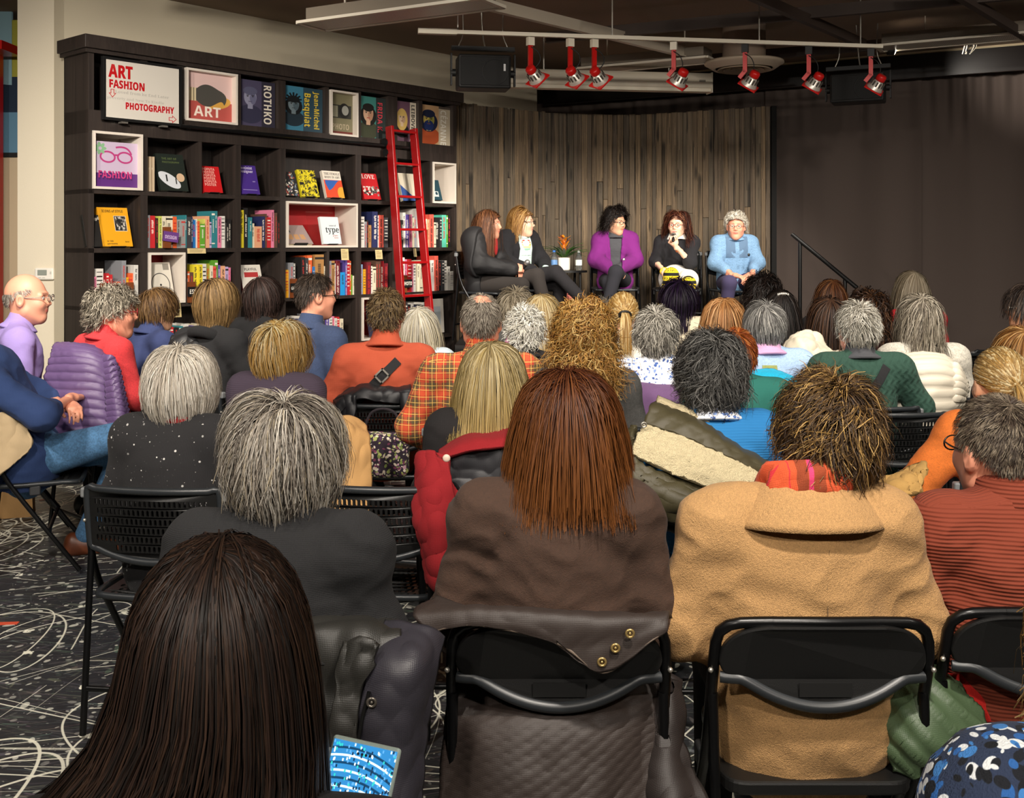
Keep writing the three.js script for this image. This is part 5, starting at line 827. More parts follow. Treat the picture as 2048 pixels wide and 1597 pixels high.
const floral = (bg, cols, n, rep, s0 = 6, s1 = 16) => canvasTex(512, 512, (c, w, h) => { c.fillStyle = bg; c.fillRect(0, 0, w, h); const r = rng(n); for (let i = 0; i < n; i++) { c.fillStyle = cols[r() * cols.length | 0]; const x = r() * w, y = r() * h, a = s0 + r() * (s1 - s0), b = a * (.4 + .5 * r()), q = r() * 3; for (const dx of [-w, 0, w]) for (const dy of [-h, 0, h]) { c.beginPath(); c.ellipse(x + dx, y + dy, a, b, q, 0, 7); c.fill(); } } }, { repeat: [rep, rep] });
const C = {
  blackTee: cloth(0x131315), blackSpark: cloth(0xffffff, { map: canvasTex(512, 512, (c, w, h) => { c.fillStyle = '#1f1e20'; c.fillRect(0, 0, w, h); const r = rng(31); for (let i = 0; i < 190; i++) { c.fillStyle = `rgba(230,228,222,${.4 + .6 * r()})`; c.beginPath(); c.arc(r() * w, r() * h, .8 + Math.pow(r(), 3) * 4.5, 0, 7); c.fill(); } }, { repeat: [2.6, 2.6] }), bump: bumpKnit, bs: .0006 }),
  brownKnit: heather(0x3a271c, .25, 6), camel: cloth(0xffffff, { map: clothTex(256, 256, [168, 130, 84], (u, v) => .8 + .28 * N256(u, v) + .12 * N64(u, v), [7, 7]), bump: bumpWool, bs: .0022, sheen: .5 }), rust: cloth(0x742f1a, { bump: bumpRib, bs: .002 }),
  orangeShirt: cloth(0xa3452a), plaid: cloth(0xffffff, { map: plaidTex }), lavender: cloth(0x9a86c4), navy: cloth(0x253a66), navyFleece: heather(0x33415f, .3, 8), redFleece: heather(0xbb3034, .35, 8), navyJacket: cloth(0x35406a),
  purpleRib: cloth(0x3d3240, { bump: bumpRib }), greyWool: heather(0x4b4a48, .4, 6), floralBlue: cloth(0xffffff, { map: floral('#e8ebf2', ['#5a78b8', '#7d96cc', '#3f5ca0', '#f2f4fa', '#dfe6f4'], 420, 3.2, 5, 15) }),
  lightBlueTop: cloth(0xc5d2dc), creamCoat: cloth(0xe0d2b6, { bump: bumpWool, bs: .0015 }), teal: cloth(0x2c756a), skyCardigan: heather(0x9cb6d6, .3, 8), aqua: heather(0x18b0d8, .25, 8), pinkRib: cloth(0xc79ac0, { bump: bumpRib }),
  whiteTop: cloth(0xe6dfcf), greenCable: cloth(0x27463a, { bump: dataTex(128, 128, (u, v, x, y) => { const k = 128 + 80 * Math.sin(u * 2 * PI * 4 + 1.2 * Math.sin(v * 2 * PI * 4)) + 46 * N64(u, v); return [k, k, k]; }, { repeat: [7, 5] }), bs: .006 }), greyMarl: heather(0xb9b4a8, .45, 5), redTop: cloth(0xb01722), maroon: cloth(0x4c1a24), orangeKnit: heather(0xd4702a, .2, 7), blueTop: cloth(0x2272ae, { bump: bumpRib }), pinkTop: cloth(0xd83a9c), darkTop: cloth(0x171415),
  magenta: cloth(0x741c72, { bump: bumpWool, bs: .0015 }), charcoal: cloth(0x45464a, { bump: bumpRib }), denim: cloth(0xffffff, { map: clothTex(128, 128, [112, 148, 182], (u, v, x, y) => .8 + .2 * N32(u, v) + .1 * ((x + y) % 4 < 2 ? 1 : 0), [7, 7]) }), denimDark: cloth(0x56708c), blackKnit: cloth(0x17161a, { bump: bumpKnit }), blackRobe: cloth(0x121113, { sheen: .4, rough: .7 }), mintTee: cloth(0xd2ece2), plum: cloth(0x3a3352), yellowBlack: cloth(0xffffff, { map: canvasTex(256, 256, (c, w, h) => { c.fillStyle = '#15130f'; c.fillRect(0, 0, w, h); c.fillStyle = '#e5c81c'; for (let i = 0; i < 3; i++) c.fillRect(0, i * 86, w, 52); T.text(c, 'LINE DO NOT', 4, 38, 36, '#15130f'); T.text(c, 'NOT CROSS', 20, 124, 36, '#15130f'); T.text(c, 'CROSS LINE', 4, 210, 36, '#15130f'); }, { repeat: [4.5, 4.5] }) }),
  bluePattern: cloth(0xffffff, { map: floral('#2a3650', ['#e4e8ea', '#0f1218', '#3f7fc4', '#e4e8ea', '#14171f', '#2b62a8'], 600, 3.5, 5, 17), bump: bumpWool, bs: .0015 })
};
// ================================================================= FOLDING CHAIRS (sitter faces -z; origin on the floor under the seat)
const bend = (g, fn) => { const p = g.attributes.position; for (let i = 0; i < p.count; i++) { const q = fn(p.getX(i), p.getY(i), p.getZ(i)); p.setXYZ(i, q[0], q[1], q[2]); } g.computeVertexNormals(); return g; };
function slotPanel(w, h, bottom, cols, rows, hw, hh, depth, r) {   // panel with rows of slots; bottom(x) lets the lower edge sag
  const s = new THREE.Shape(), n = 14; s.moveTo(-w / 2 + r, h); s.lineTo(w / 2 - r, h); s.quadraticCurveTo(w / 2, h, w / 2, h - r); for (let i = 0; i <= n; i++) { const x = w / 2 - w * i / n; s.lineTo(x, bottom(x / (w / 2))); } s.lineTo(-w / 2, h - r); s.quadraticCurveTo(-w / 2, h, -w / 2 + r, h);
  for (let j = 0; j < rows; j++) for (let i = 0; i < cols; i++) {
    const x = (i + .5 + (j % 2 ? .5 : 0) - cols / 2 - .25) * (w - .05) / (cols), y = h - .03 - hh / 2 - j * (hh + hw * .75), c = bottom(x / (w / 2)); if (Math.abs(x) > w / 2 - .022 || y - hh / 2 < c + .018) continue;
    const p = new THREE.Path(), a = hw / 2, b = hh / 2; p.moveTo(x - a, y - b + a); p.lineTo(x, y - b); p.lineTo(x + a, y - b + a); p.lineTo(x + a, y + b - a); p.lineTo(x, y + b); p.lineTo(x - a, y + b - a); p.closePath(); s.holes.push(p);
  }
  return new THREE.ExtrudeGeometry(s, { depth, bevelEnabled: false, curveSegments: 5 });
}
const backCurve = x => .035 * (1 - (x / .23) * (x / .23));
const seatMesh = (() => { const g = slotPanel(.40, .40, () => 0, 15, 9, .011, .027, .012, .06); g.rotateX(PI / 2); g.translate(0, .452, -.2); return bend(g, (x, y, z) => [x, y - .012 * (1 - (x / .2) ** 2) + .01 * (z < -.1 ? -(((z + .1) * 2) ** 2) : 0), z]); })();
const seatSolid = (() => { const s = new THREE.Shape(); s.moveTo(-.15, .2); s.quadraticCurveTo(-.2, .2, -.2, .14); s.lineTo(-.185, -.14); s.quadraticCurveTo(-.18, -.2, -.1, -.21); s.lineTo(.1, -.21); s.quadraticCurveTo(.18, -.2, .185, -.14); s.lineTo(.2, .14); s.quadraticCurveTo(.2, .2, .15, .2); const g = new THREE.ExtrudeGeometry(s, { depth: .018, bevelEnabled: true, bevelSize: .006, bevelThickness: .006, bevelSegments: 2, curveSegments: 8 }); g.rotateX(PI / 2); g.translate(0, .452, .0); return g; })();
const meshBack = (() => { const g = slotPanel(.44, .235, t => .045 - .045 * (1 - t * t), 24, 7, .0085, .0235, .008, .03); return bend(g, (x, y, z) => [x, .572 + y, .185 + .1 * (y / .24) * .28 + backCurve(x) + z]); })();
const backRim = (() => { const L = [], w = .222; for (let i = 0; i <= 14; i++) { const x = -w + 2 * w * i / 14; L.push([x, .808, .215 + backCurve(x)]); } const R = []; for (let i = 0; i <= 14; i++) { const x = w - 2 * w * i / 14; R.push([x, .572 + .045 - .045 * (1 - (x / w) ** 2), .19 + backCurve(x)]); } const pts = [...L, [w + .004, .72, .207], ...R, [-w - .004, .72, .207]]; return tube(pts, .0125, 90, 8, true, .4); })();
const solidBack = (() => { const s = new THREE.Shape(); s.moveTo(-.215, .085); s.quadraticCurveTo(-.21, .155, -.12, .165); s.lineTo(.12, .165); s.quadraticCurveTo(.21, .155, .215, .085); s.quadraticCurveTo(.21, .05, .17, .05); s.quadraticCurveTo(.1, .0, 0, .0); s.quadraticCurveTo(-.1, .0, -.17, .05); s.quadraticCurveTo(-.21, .05, -.215, .085); const g = new THREE.ExtrudeGeometry(s, { depth: .012, bevelEnabled: true, bevelSize: .004, bevelThickness: .004, bevelSegments: 2, curveSegments: 14 }); return bend(g, (x, y, z) => [x, .636 + y, .185 + .03 * (y / .165) + backCurve(x) + z]); })();
const solidLip = bend(tube(Array.from({ length: 21 }, (_, i) => { const x = -.215 + .43 * i / 20, q = Math.abs(x) / .215; return [x, .632 + (q > .78 ? .052 : .052 * (q / .78) ** 2) , .205 + backCurve(x)]; }), .0125, 60, 8), (x, y, z) => [x, y, z]);
const sideTubes = s => tube([[s * .1, .808, .232], [s * .19, .803, .226], [s * .222, .775, .214], [s * .228, .70, .2], [s * .23, .46, .11], [s * .23, .02, -.2]], .0125, 40, 8, false, .3);
const rearLegs = s => rod([s * .226, .64, .185], [s * .222, .015, .25], .0115, 8);
function buildChair(kind) {
  const t = new THREE.Group();
  if (kind === 'mesh') { part('seat', uvBox(seatMesh), M.plastic, t); part('seat_rim', tube([[-.205, .448, .18], [-.21, .448, -.12], [-.17, .442, -.2], [.17, .442, -.2], [.21, .448, -.12], [.205, .448, .18]], .012, 50, 8, true, .3), M.plasticRim, t); part('backrest', uvBox(meshBack), M.plastic, t); part('back_rim', backRim, M.plasticRim, t); }
  else { part('seat', uvBox(seatSolid), M.plastic, t); part('backrest', uvBox(solidBack), M.plastic, t); part('back_lip', solidLip, M.plasticRim, t); part('maker_plate', bend(box(.11, .03, .002, 0, 0, 0), (x, y, z) => [x, y + .668, z + .204 + backCurve(x) + .001]), std(0x0c0c0c, .6), t); }
  for (const s of [-1, 1]) {
    if (kind === 'mesh') { part('front_leg', tube([[s * .236, .79, .205], [s * .238, .6, .17], [s * .238, .46, .11], [s * .235, .02, -.2]], .0115, 30, 8, false, .3), M.tubeBlack, t); part('post_cap', rbox(.03, .035, .03, .008, s * .236, .79, .205), std(0x6d6f70, .5), t); }
    else part('front_leg', sideTubes(s), M.tubeBlack, t);
    part('rear_leg', rearLegs(s), M.tubeBlack, t); part('rivet', sph(.006, s * .236, .70, .214, 1, 1, 1, 8), M.steel, t);
    part('hinge', rbox(.02, .05, .05, .008, s * .22, .42, .0), std(0x2a2b2d, .5), t);
  }
  if (kind !== 'mesh') part('top_rail', tube([[-.11, .808, .233], [0, .81, .24], [.11, .808, .233]], .0125, 12, 8), M.tubeBlack, t);
  part('crossbar', rod([-.222, .16, .235], [.222, .16, .235], .01, 8), M.tubeBlack, t); part('crossbar', rod([-.232, .22, -.06], [.232, .22, -.06], .01, 8), M.tubeBlack, t);
  return t;
}
const chairProto = { mesh: buildChair('mesh'), solid: buildChair('solid') };
function putChair(kind, pos, yaw, label) { const c = chairProto[kind].clone(); c.name = numbered('folding_chair'); c.position.set(pos.x, pos.y, pos.z); c.rotation.y = yaw; scene.add(c); return tag(c, label, 'chair', 'black folding chairs of the audience'); }
const chair = kind => (pos, yaw, label, turn) => putChair(kind, pos, yaw + turn, label);
// ================================================================= PEOPLE
const meshC = chair('mesh'), solidC = chair('solid');
const GL = { dark: std(0x1a1512, .35), red: std(0x7a1a20, .35), wire: std(0x9a958c, .3, { metalness: .7 }) };
// hair looks
const HS = {
  straight: o => ({ n: 900, len: .34, lenJ: .1, w: .0036, seg: 8, vol: .09, lift: .12, grav: 9, hug: .3, mess: .05, endW: .45, ...o }),
  bob: o => ({ n: 800, len: .26, lenJ: .15, w: .0046, seg: 8, vol: .16, lift: .2, grav: 8, hug: .25, mess: .07, endW: .5, ...o }),
  short: o => ({ n: 800, len: .06, lenJ: .4, w: .0042, seg: 5, vol: .07, lift: .4, grav: 3, hug: .35, mess: .18, endW: .4, back: -.5, ...o }),
  curly: o => ({ n: 650, len: .14, lenJ: .3, w: .0048, seg: 14, vol: .22, lift: .5, grav: 4, hug: .2, mess: .16, endW: .5, curl: [.012, 95], ...o }),
  wavy: o => ({ n: 850, len: .2, lenJ: .3, w: .005, seg: 11, vol: .2, lift: .35, grav: 6, hug: .22, mess: .14, endW: .5, curl: [.009, 50], ...o }),
};
const SK = { pale: 0xe6b79a, fair: 0xdca684, ruddy: 0xd99478, tan: 0xc98f6c };
const basicShirt = (m, o = {}) => ({ m, ...o });
// ---- nearest: long black hair with a phone; blue patterned sleeve at the right edge
person({ id: 'A', label: 'person with long straight black hair nearest the camera, holding a lit phone', px: 446, top: 1052, d: 1.06, sw: .95, hp: .0, hr: .03, scale: .95, hairTop: .014, cell: .011, shirt: { m: C.darkTop, sleeve: 1 }, skin: SK.tan, chair: solidC, chairLabel: 'black folding chair under the person with the phone, cut off by the lower edge',
  arms: [null, [[.22, .74, -.05], [.15, .84, -.17], [[-.1, .6, -.6], [0, .7, .7]], .5]],
  hair: HS.straight({ n: 4200, len: .5, lenJ: .12, w: .0016, seg: 9, vol: .06, dim: 1.1, sweep: -1.4, part: [[.05, .99, -.25], [.08, .95, .28]], cols: [0x1c1512, 0x2a1d17, 0x17120f, 0x33241b, 0x211712], grav: 15, hug: .3, back: -.7, mess: .04, endW: .5 }),
  extra(t, I) { } });
person({ id: 'B', label: 'person in a blue, black and white patterned sweater cut off at the lower right', hx: 0, px: 2290, top: 1110, d: 1.2, yaw: .1, sw: 1.25, slope: -.05, scale: 1.06, cell: .011, shirt: { m: C.bluePattern, name: 'sweater', arm: .012, ease: .01 }, skin: SK.pale, chair: solidC, chairLabel: 'black folding chair under the person in the blue patterned sweater',
  arms: [[[-.265, .74, .0], [-.28, .66, -.26], [[-.15, -.1, -1]], .5], null],
  hair: HS.wavy({ n: 1500, len: .13, w: .0022, seg: 6, vol: .12, cols: [0xc9a061, 0xb98d52, 0xdcbc82, 0x9c7a4c], mess: .12 }) });
// ---- first full row
person({ id: 'C', label: 'person with a shaggy grey bob in a black top with a dark jacket', hairTop: .03, px: 572, top: 776, d: 2.28, hr: .05, sw: .98, scale: 1.06, cell: .0095, shirt: { m: C.blackTee, ease: .004, fold: .006, sleeve: 1 }, skin: SK.fair, chair: solidC, chairLabel: 'black folding chair hidden under the dark grey jacket', hz: -.02,
  hair: HS.bob({ n: 4400, len: .2, lenJ: .3, w: .0016, seg: 7, vol: .17, free: true, dim: .8, part: [[.1, .95, -.1], [.12, .9, .35]], tuck: 3.5, cols: [0x5a524a, 0x857d73, 0xa39c91, 0xbcb6ab, 0x8f8578, 0xa89b84], lift: .3, mess: .12, cut: -.16, cutJ: .06, curl: [.006, 26], hug: .16, back: -.7 }) });
person({ id: 'D', label: 'person with shoulder-length red-brown hair in a dark brown sweater', px: 1135, top: 737, d: 2.44, hx: .03, sw: 1, scale: 1.04, cell: .0095, shirt: { m: C.brownKnit, name: 'sweater', arm: .004, ease: .003, fold: .008, bag: (x, y, z) => 0 }, skin: SK.fair, chair: solidC, chairLabel: 'black folding chair draped with the brown quilted jacket',
  hair: HS.straight({ n: 4400, len: .3, lenJ: .1, w: .0016, seg: 7, vol: .13, dim: .62, part: [[.02, .98, -.2], [.0, .9, .42]], cols: [0x3f1d10, 0x552a15, 0x6b3a1c, 0x4a2412, 0x7d4a24], tip: 0x8c5424, cut: -.128, cutJ: .035, lift: .2, grav: 8, mess: .045, hug: .2, back: -.7 }) });
person({ id: 'E', label: 'person in a camel wool coat with wavy highlighted short hair', hairTop: .034, px: 1655, top: 747, d: 2.44, hx: .09, side: -.02, sw: 1.1, bulk: 1.12, scale: 1.05, cell: .0095, hem: .3, shirt: { m: C.camel, name: 'coat', ease: .016, arm: .018, fold: .009, fs: .8, hem: .3 }, skin: SK.fair, chair: solidC, chairLabel: 'black folding chair with the camel coat pressed through its back',
  hair: HS.wavy({ n: 4000, len: .11, lenJ: .35, w: .0019, seg: 7, vol: .16, free: true, dim: .8, part: [[.12, .93, .1], [.1, .85, .45]], tuck: 3, cols: [0x33251b, 0x46341f, 0x5e4629, 0x3c2c1f, 0x75582f, 0xb38f54, 0x523d26], swirl: .5, curl: [.015, 38], mess: .2, hug: .16, cut: -.105, back: -.72 }) });
person({ id: 'F', label: 'person with short grey-brown hair in a rust ribbed pullover at the right edge', px: 1992, top: 788, d: 2.5, hx: -.02, hr: .03, male: true, sw: 1.12, bulk: 1.05, scale: 1.04, cell: .0095, shirt: { m: C.rust, name: 'pullover', ease: .004, fold: .007, collar: { prof: [[.06, .075], [.068, .08], [.078, .07], [.083, .03], [.09, .01], [.08, -.01], [.06, .02]], sx: 1.08, tilt: -.15 } }, skin: SK.ruddy, chair: solidC, chairLabel: 'black folding chair with the green quilted jacket below its back',
  glasses: GL.dark, hy: .25, hair: HS.short({ seg: 3, n: 5000, len: .026, w: .0011, dim: .9, vol: .04, lift: .5, cols: [0x3b3029, 0x54483c, 0x6d6152, 0x2e2620, 0x8a7d6b], back: -.45, mess: .2, hug: .3 }) });
// ---- second row
person({ id: 'H', label: 'person with a smooth silver bob in a black sweater flecked with white', px: 365, top: 694, d: 3.62, sw: .92, yaw: -.12, scale: 1.05, cell: .011, shirt: { m: C.blackSpark, name: 'sweater', fold: .002, ease: .004 }, skin: SK.fair, chair: meshC, chairLabel: 'black mesh folding chair at the left end of the second row',
  hair: HS.bob({ n: 3600, len: .21, w: .0019, seg: 6, vol: .2, free: true, dim: 1.0, part: [[.02, .97, -.1], [.0, .9, .4]], cols: [0xb5ac9f, 0xd0c9bd, 0xa89e90, 0xdfd9ce, 0xc2b8a8], cut: -.145, mess: .05, back: -.7, tuck: 3.5 }),
  extra(t, I) { part('red_scarf', place(new THREE.TorusGeometry(.068, .016, 8, 28), I.nb[0] + .012, I.nb[1] + .005, I.nb[2] - .005, PI / 2 - .2), cloth(0xa3121c), t); } });
person({ id: 'M', label: 'person with straight grey-blonde hair sitting against a red jacket', px: 984, top: 680, d: 3.66, sw: .95, scale: 1.03, cell: .012, shirt: { m: C.darkTop, collar: {} }, skin: SK.fair, chair: meshC, chairLabel: 'black mesh folding chair draped with the red jacket',
  hair: HS.straight({ n: 3400, len: .38, lenJ: .12, w: .002, seg: 7, vol: .14, dim: .85, part: [[-.04, .98, -.1], [-.04, .92, .36]], cols: [0x9c8a62, 0xb8a57a, 0x80704e, 0xcabb94, 0xa48f5c], tip: 0xb59a5c, cut: -.2, cutJ: .03, mess: .04, back: -.7 }) });
person({ id: 'X', label: 'person with bushy dark grey curls sitting against an olive fleece-lined jacket', hairTop: .032, px: 1422, top: 668, d: 3.62, sw: 1, scale: 1.05, cell: .012, shirt: { m: C.blueTop, name: 'top', collar: { m: C.floralBlue } }, skin: SK.fair, chair: solidC, chairLabel: 'black folding chair under the olive fleece-lined jacket',
  arms: [null, [[.3, .78, .02], [.2, .64, -.2]]],
  hair: HS.curly({ n: 2800, len: .15, w: .0021, seg: 9, vol: .19, free: true, dim: .9, part: [[.0, .98, .0], [.0, .9, .4]], cols: [0x2c2b2a, 0x3a3937, 0x4c4b49, 0x605f5c, 0x34322f, 0x7d7b77], root: 0x84827d, curl: [.014, 48], cut: -.13, cutJ: .05, tuck: 3, mess: .2, back: -.75 }) });
person({ id: 'Z9', label: 'person with a low blonde ponytail in an orange sweater at the right edge', px: 1998, top: 694, d: 3.72, sw: 1.02, scale: 1.04, shirt: { m: C.orangeKnit, name: 'sweater', arm: .01 }, skin: SK.fair, chair: meshC, chairLabel: 'black mesh folding chair under the person in the orange sweater',
  arms: [[[-.33, .76, .02], [-.2, .66, -.2]], null],
  hair: HS.straight({ n: 1600, w: .003, seg: 6, vol: .1, tie: [.1, -.15, 1], tail: { n: 260, len: .28 }, cols: [0xb98f4e, 0xd4b277, 0x9c7a48, 0xe6cf9e, 0xb08a50], back: -.66 }) });
// ---- third row
person({ id: 'I', label: 'person with a full blonde bob in a dark purple ribbed top', px: 566, top: 643, d: 4.75, sw: 1, yaw: -.3, hy: -.35, scale: 1.04, shirt: { m: C.purpleRib }, skin: SK.fair, glasses: GL.dark, chair: meshC, chairLabel: 'black mesh folding chair with the tan coat behind the blonde bob',
  hair: HS.bob({ n: 1400, len: .21, w: .003, seg: 6, vol: .22, free: true, part: [[.03, .97, .05], [0, .9, .42]], cols: [0xcaa763, 0xe3cf9a, 0xb08640, 0xefe3be, 0xd2b476], tip: 0xb08544, cut: -.14, cutJ: .04, curl: [.006, 30], tuck: 3, mess: .1, back: -.7 }) });
person({ id: 'J', label: 'person with short brown hair in an orange-red shirt with a black strap across the back', px: 773, top: 578, d: 5.4, sw: 1.12, slope: .01, male: false, scale: 1.02, shirt: { m: C.orangeShirt, arm: .01, fold: .006, collar: { y: .005 } }, skin: SK.ruddy, chair: meshC, chairLabel: 'black mesh folding chair draped with the black jacket and floral bag',
  arms: [[[-.3, .78, .05], [-.2, .64, -.15]], [[.3, .78, .03], [.2, .64, -.2]]],
  hair: HS.curly({ n: 1000, len: .055, w: 0.0026, seg: 5, vol: .06, cols: [0x4e3c28, 0x6b5436, 0x86704c, 0x3a2c1e], curl: [.007, 80], lift: .2, back: -.75, mess: .2 }),
  extra(t, I) { const s = M.black; strapOn(I, [-.24, .70], [.075, 1.02], .045, .004, cloth(0x1a1a1c), 'bag_strap'); const q = onGarment(I, [[.0, .955, .3]], .01)[0]; const g = [box(.06, .008, .006, 0, .024, 0), box(.06, .008, .006, 0, -.024, 0), box(.008, .055, .006, .026, 0, 0), box(.008, .055, .006, -.026, 0, 0)]; part('strap_buckle', place(merged(g), q[0], q[1], q[2], 0, 0, .78), M.steel, t); } });
person({ id: 'K', label: 'person with cropped grey hair in an orange tartan shirt', px: 962, top: 586, d: 4.75, male: true, sw: 1.22, bulk: 1.1, scale: 1.05, shirt: { m: C.plaid, arm: .012, fold: .005, collar: { y: .01 } }, skin: SK.ruddy, chair: meshC, chairLabel: 'black mesh folding chair under the tartan shirt',
  arms: [[[-.31, .77, .05], [-.2, .64, -.15]], [[.31, .77, .05], [.2, .64, -.2]]],
  hair: HS.short({ seg: 3, n: 1500, len: .03, w: 0.0020, vol: .03, lift: .5, cols: [0x7d7467, 0x968c7e, 0x635a4f, 0xb0a797, 0x574c42], back: -.62, hug: .3, thin: { at: [.08, .9, .3], r: .55, p: .75 } }) });
person({ id: 'Q', label: 'person with a mass of golden ringlets in a dark grey sweater', hairTop: .042, px: 1168, top: 612, d: 4.7, sw: 1.05, scale: 1.03, shirt: { m: C.greyWool, name: 'sweater' }, skin: SK.fair, chair: meshC, chairLabel: 'black mesh folding chair under the golden ringlets',
  hair: HS.curly({ n: 1500, len: .25, lenJ: .2, w: .003, seg: 14, vol: .3, part: [[.0, .98, -.1], [.0, .95, .3]], cols: [0xb07f3a, 0xcfa256, 0x93672c, 0xe0bd78, 0xa8773a, 0x7d5526], curl: [.013, 95], lift: .35, grav: 5, hug: .1, back: -.75, mess: .18 }) });
person({ id: 'V', label: 'person with short copper hair in a dark teal top', px: 1472, top: 657, d: 4.75, male: true, sw: 1.05, scale: 1.0, shirt: { m: C.teal }, skin: SK.ruddy, chair: meshC, chairLabel: 'black mesh folding chair under the teal top',
  arms: [null, [[.32, .8, .03], [.2, .66, -.2]]], hair: HS.short({ seg: 3, n: 1300, len: .05, cols: [0x9c4a1c, 0xb8642c, 0x843a14, 0xc97a3e], vol: .07, back: -.66 }) });
person({ id: 'S', label: 'person with short wavy grey hair in a blue and white flowered top', hairTop: .03, px: 1312, top: 612, d: 5.2, sw: 1, scale: 1.04, yaw: .05, hy: -.15, shirt: { m: C.floralBlue }, skin: SK.fair, chair: meshC, chairLabel: 'black mesh folding chair with the purple coat behind the flowered top',
  hair: HS.wavy({ n: 1100, len: .1, w: 0.0030, seg: 6, vol: .17, cols: [0x8c877c, 0xb5b0a4, 0x6b665d, 0xd0cbbf, 0x9a9488], curl: [.01, 48], swirl: .4, tuck: 3, cut: -.075, back: -.66 }) });
// ---- left wing
person({ id: 'L2', lean: -.28, label: 'person in a navy shirt and blue jeans with folded arms, cut at left edge', px: -68, top: 600, d: 5.15, yaw: -1.25, male: true, sw: 1.05, bulk: 1.4, scale: 1.15, shirt: { m: C.navy, arm: .016, fold: .006, sleeve: .3 }, skin: SK.ruddy, pants: M.jeans, pantsName: 'jeans', shoes: M.shoeBrown, cell: .011, legCell: .014, chair: meshC, chairLabel: 'black folding chair under the person in jeans at the left edge',
  arms: [[[-.27, .80, -.1], [.02, .80, -.25]], [[.3, .79, -.14], [.0, .83, -.27]]],
  legs: [[[-.12, .54, -.4], [-.12, .1, -.2]], [[.12, .66, -.46], [.06, .36, -.82], [.4, 0, 0]]],
  hair: HS.short({ seg: 3, n: 500, cols: [0x6a5a48] }) });
person({ id: 'L1', label: 'bald person with glasses in a lavender shirt by the pillar', px: 55, top: 548, d: 6.0, yaw: -1.05, hy: -.38, male: true, face: true, sw: 1.2, bulk: 1.3, scale: 1.14, hairTop: .004, shirt: { m: C.lavender, arm: .008, fold: .006, collar: {} }, skin: 0xdf9c80, glasses: GL.wire, chair: meshC, chairLabel: 'black folding chair under the bald person in lavender',
  hair: HS.short({ seg: 3, n: 600, len: .022, w: 0.0020, vol: .02, bald: .22, cols: [0xb9aea0, 0xcfc6ba, 0x9c9186], side: -.05, front: .9, back: -.55, lift: .2, hug: .5 }) });
person({ id: 'L3', label: 'person with curly grey hair in a bright red fleece', px: 226, top: 572, d: 5.8, yaw: -.75, hy: -.5, sw: 1.12, bulk: 1.1, scale: 1.14, face: true, shirt: { m: C.redFleece, name: 'fleece', arm: .006, fold: .004, collar: {} }, skin: SK.ruddy, glasses: GL.red, pants: M.jeans, chair: meshC, chairLabel: 'black mesh folding chair draped with the purple puffer jacket',
  arms: [null, [[.25, .77, .0], [.16, .62, -.22]]], hair: HS.curly({ n: 1300, len: .065, w: 0.0030, seg: 6, vol: .12, cols: [0x8f8676, 0xb3a996, 0x6f675a, 0xc9c0ae, 0x7c7262], curl: [.011, 70], back: -.66, front: .35, side: -.15 }) });
person({ id: 'L4', label: 'person with short brown hair and glasses in a navy jacket', px: 316, top: 575, d: 6.5, yaw: -.7, hy: -.35, hp: -.1, sw: 1, scale: 1.02, face: true, shirt: { m: C.navyJacket, name: 'jacket', collar: {} }, skin: SK.fair, glasses: GL.dark, chair: meshC, chairLabel: 'black mesh folding chair under the navy jacket',
  hair: HS.bob({ tuck: 2.5, seg: 5, n: 900, len: .13, w: 0.0033, vol: .15, cols: [0x5c4228, 0x7a5a36, 0x8f6f48, 0x4a3420], cut: -.06, mess: .08, front: .3, back: -.6 }) });
person({ id: 'L5', label: 'person with a brown bob with blonde streaks in a black hooded top', px: 436, top: 556, d: 5.95, yaw: -.5, hy: -.2, sw: 1.08, scale: 1.03, shirt: { m: C.blackTee, arm: .012 }, skin: SK.fair, pants: M.darkCloth, chair: meshC, chairLabel: 'black mesh folding chair with the black coat behind the brown bob',
  arms: [null, [[.28, .76, -.02], [.14, .64, -.26]]], hair: HS.bob({ tuck: 2.5, seg: 6, n: 1200, len: .21, w: 0.0030, vol: .12, part: [[.0, .98, -.15], [0, .92, .3]], cols: [0x4a3826, 0x6b5236, 0x8c6f48, 0x3c2d20, 0xa98a5c], tip: 0x9a7a4c, cut: -.14, mess: .05, back: -.7 }),
  extra(t, I) { part('hood', place(new THREE.TorusGeometry(.085, .032, 10, 26), I.nb[0], I.nb[1] - .03, I.nb[2] + .03, PI / 2 - .5), C.blackTee, t); } });
person({ id: 'L6', label: 'person with dark cropped hair in a plain black top', px: 528, top: 552, d: 6.9, yaw: -.55, hy: -.15, sw: 1.02, scale: 1.08, shirt: { m: C.blackTee }, skin: SK.pale, chair: meshC, chairLabel: 'black mesh folding chair under the plain black top',
  hair: HS.bob({ tuck: 2.5, seg: 5, n: 900, len: .2, w: 0.0033, vol: .1, cols: [0x2a201d, 0x3a2c27, 0x4a3833, 0x211917], cut: -.08, mess: .05, back: -.68 }) });
person({ id: 'L7', label: 'person with short dark hair and glasses in a slate navy fleece', px: 632, top: 545, d: 5.95, yaw: -.6, hy: -.45, male: true, face: true, sw: 1.15, bulk: 1.12, scale: 1.03, shirt: { m: C.navyFleece, name: 'fleece', arm: .014, collar: {} }, skin: SK.ruddy, glasses: GL.dark, pants: M.jeansDark, chair: meshC, chairLabel: 'black mesh folding chair under the slate navy fleece',
  hair: HS.short({ seg: 3, n: 1200, len: .045, cols: [0x2f2620, 0x473a30, 0x5c5046, 0x241d18], w: 0.0023, vol: .07, front: .5, side: -.02, back: -.6, comb: [0, 0, .6] }) });
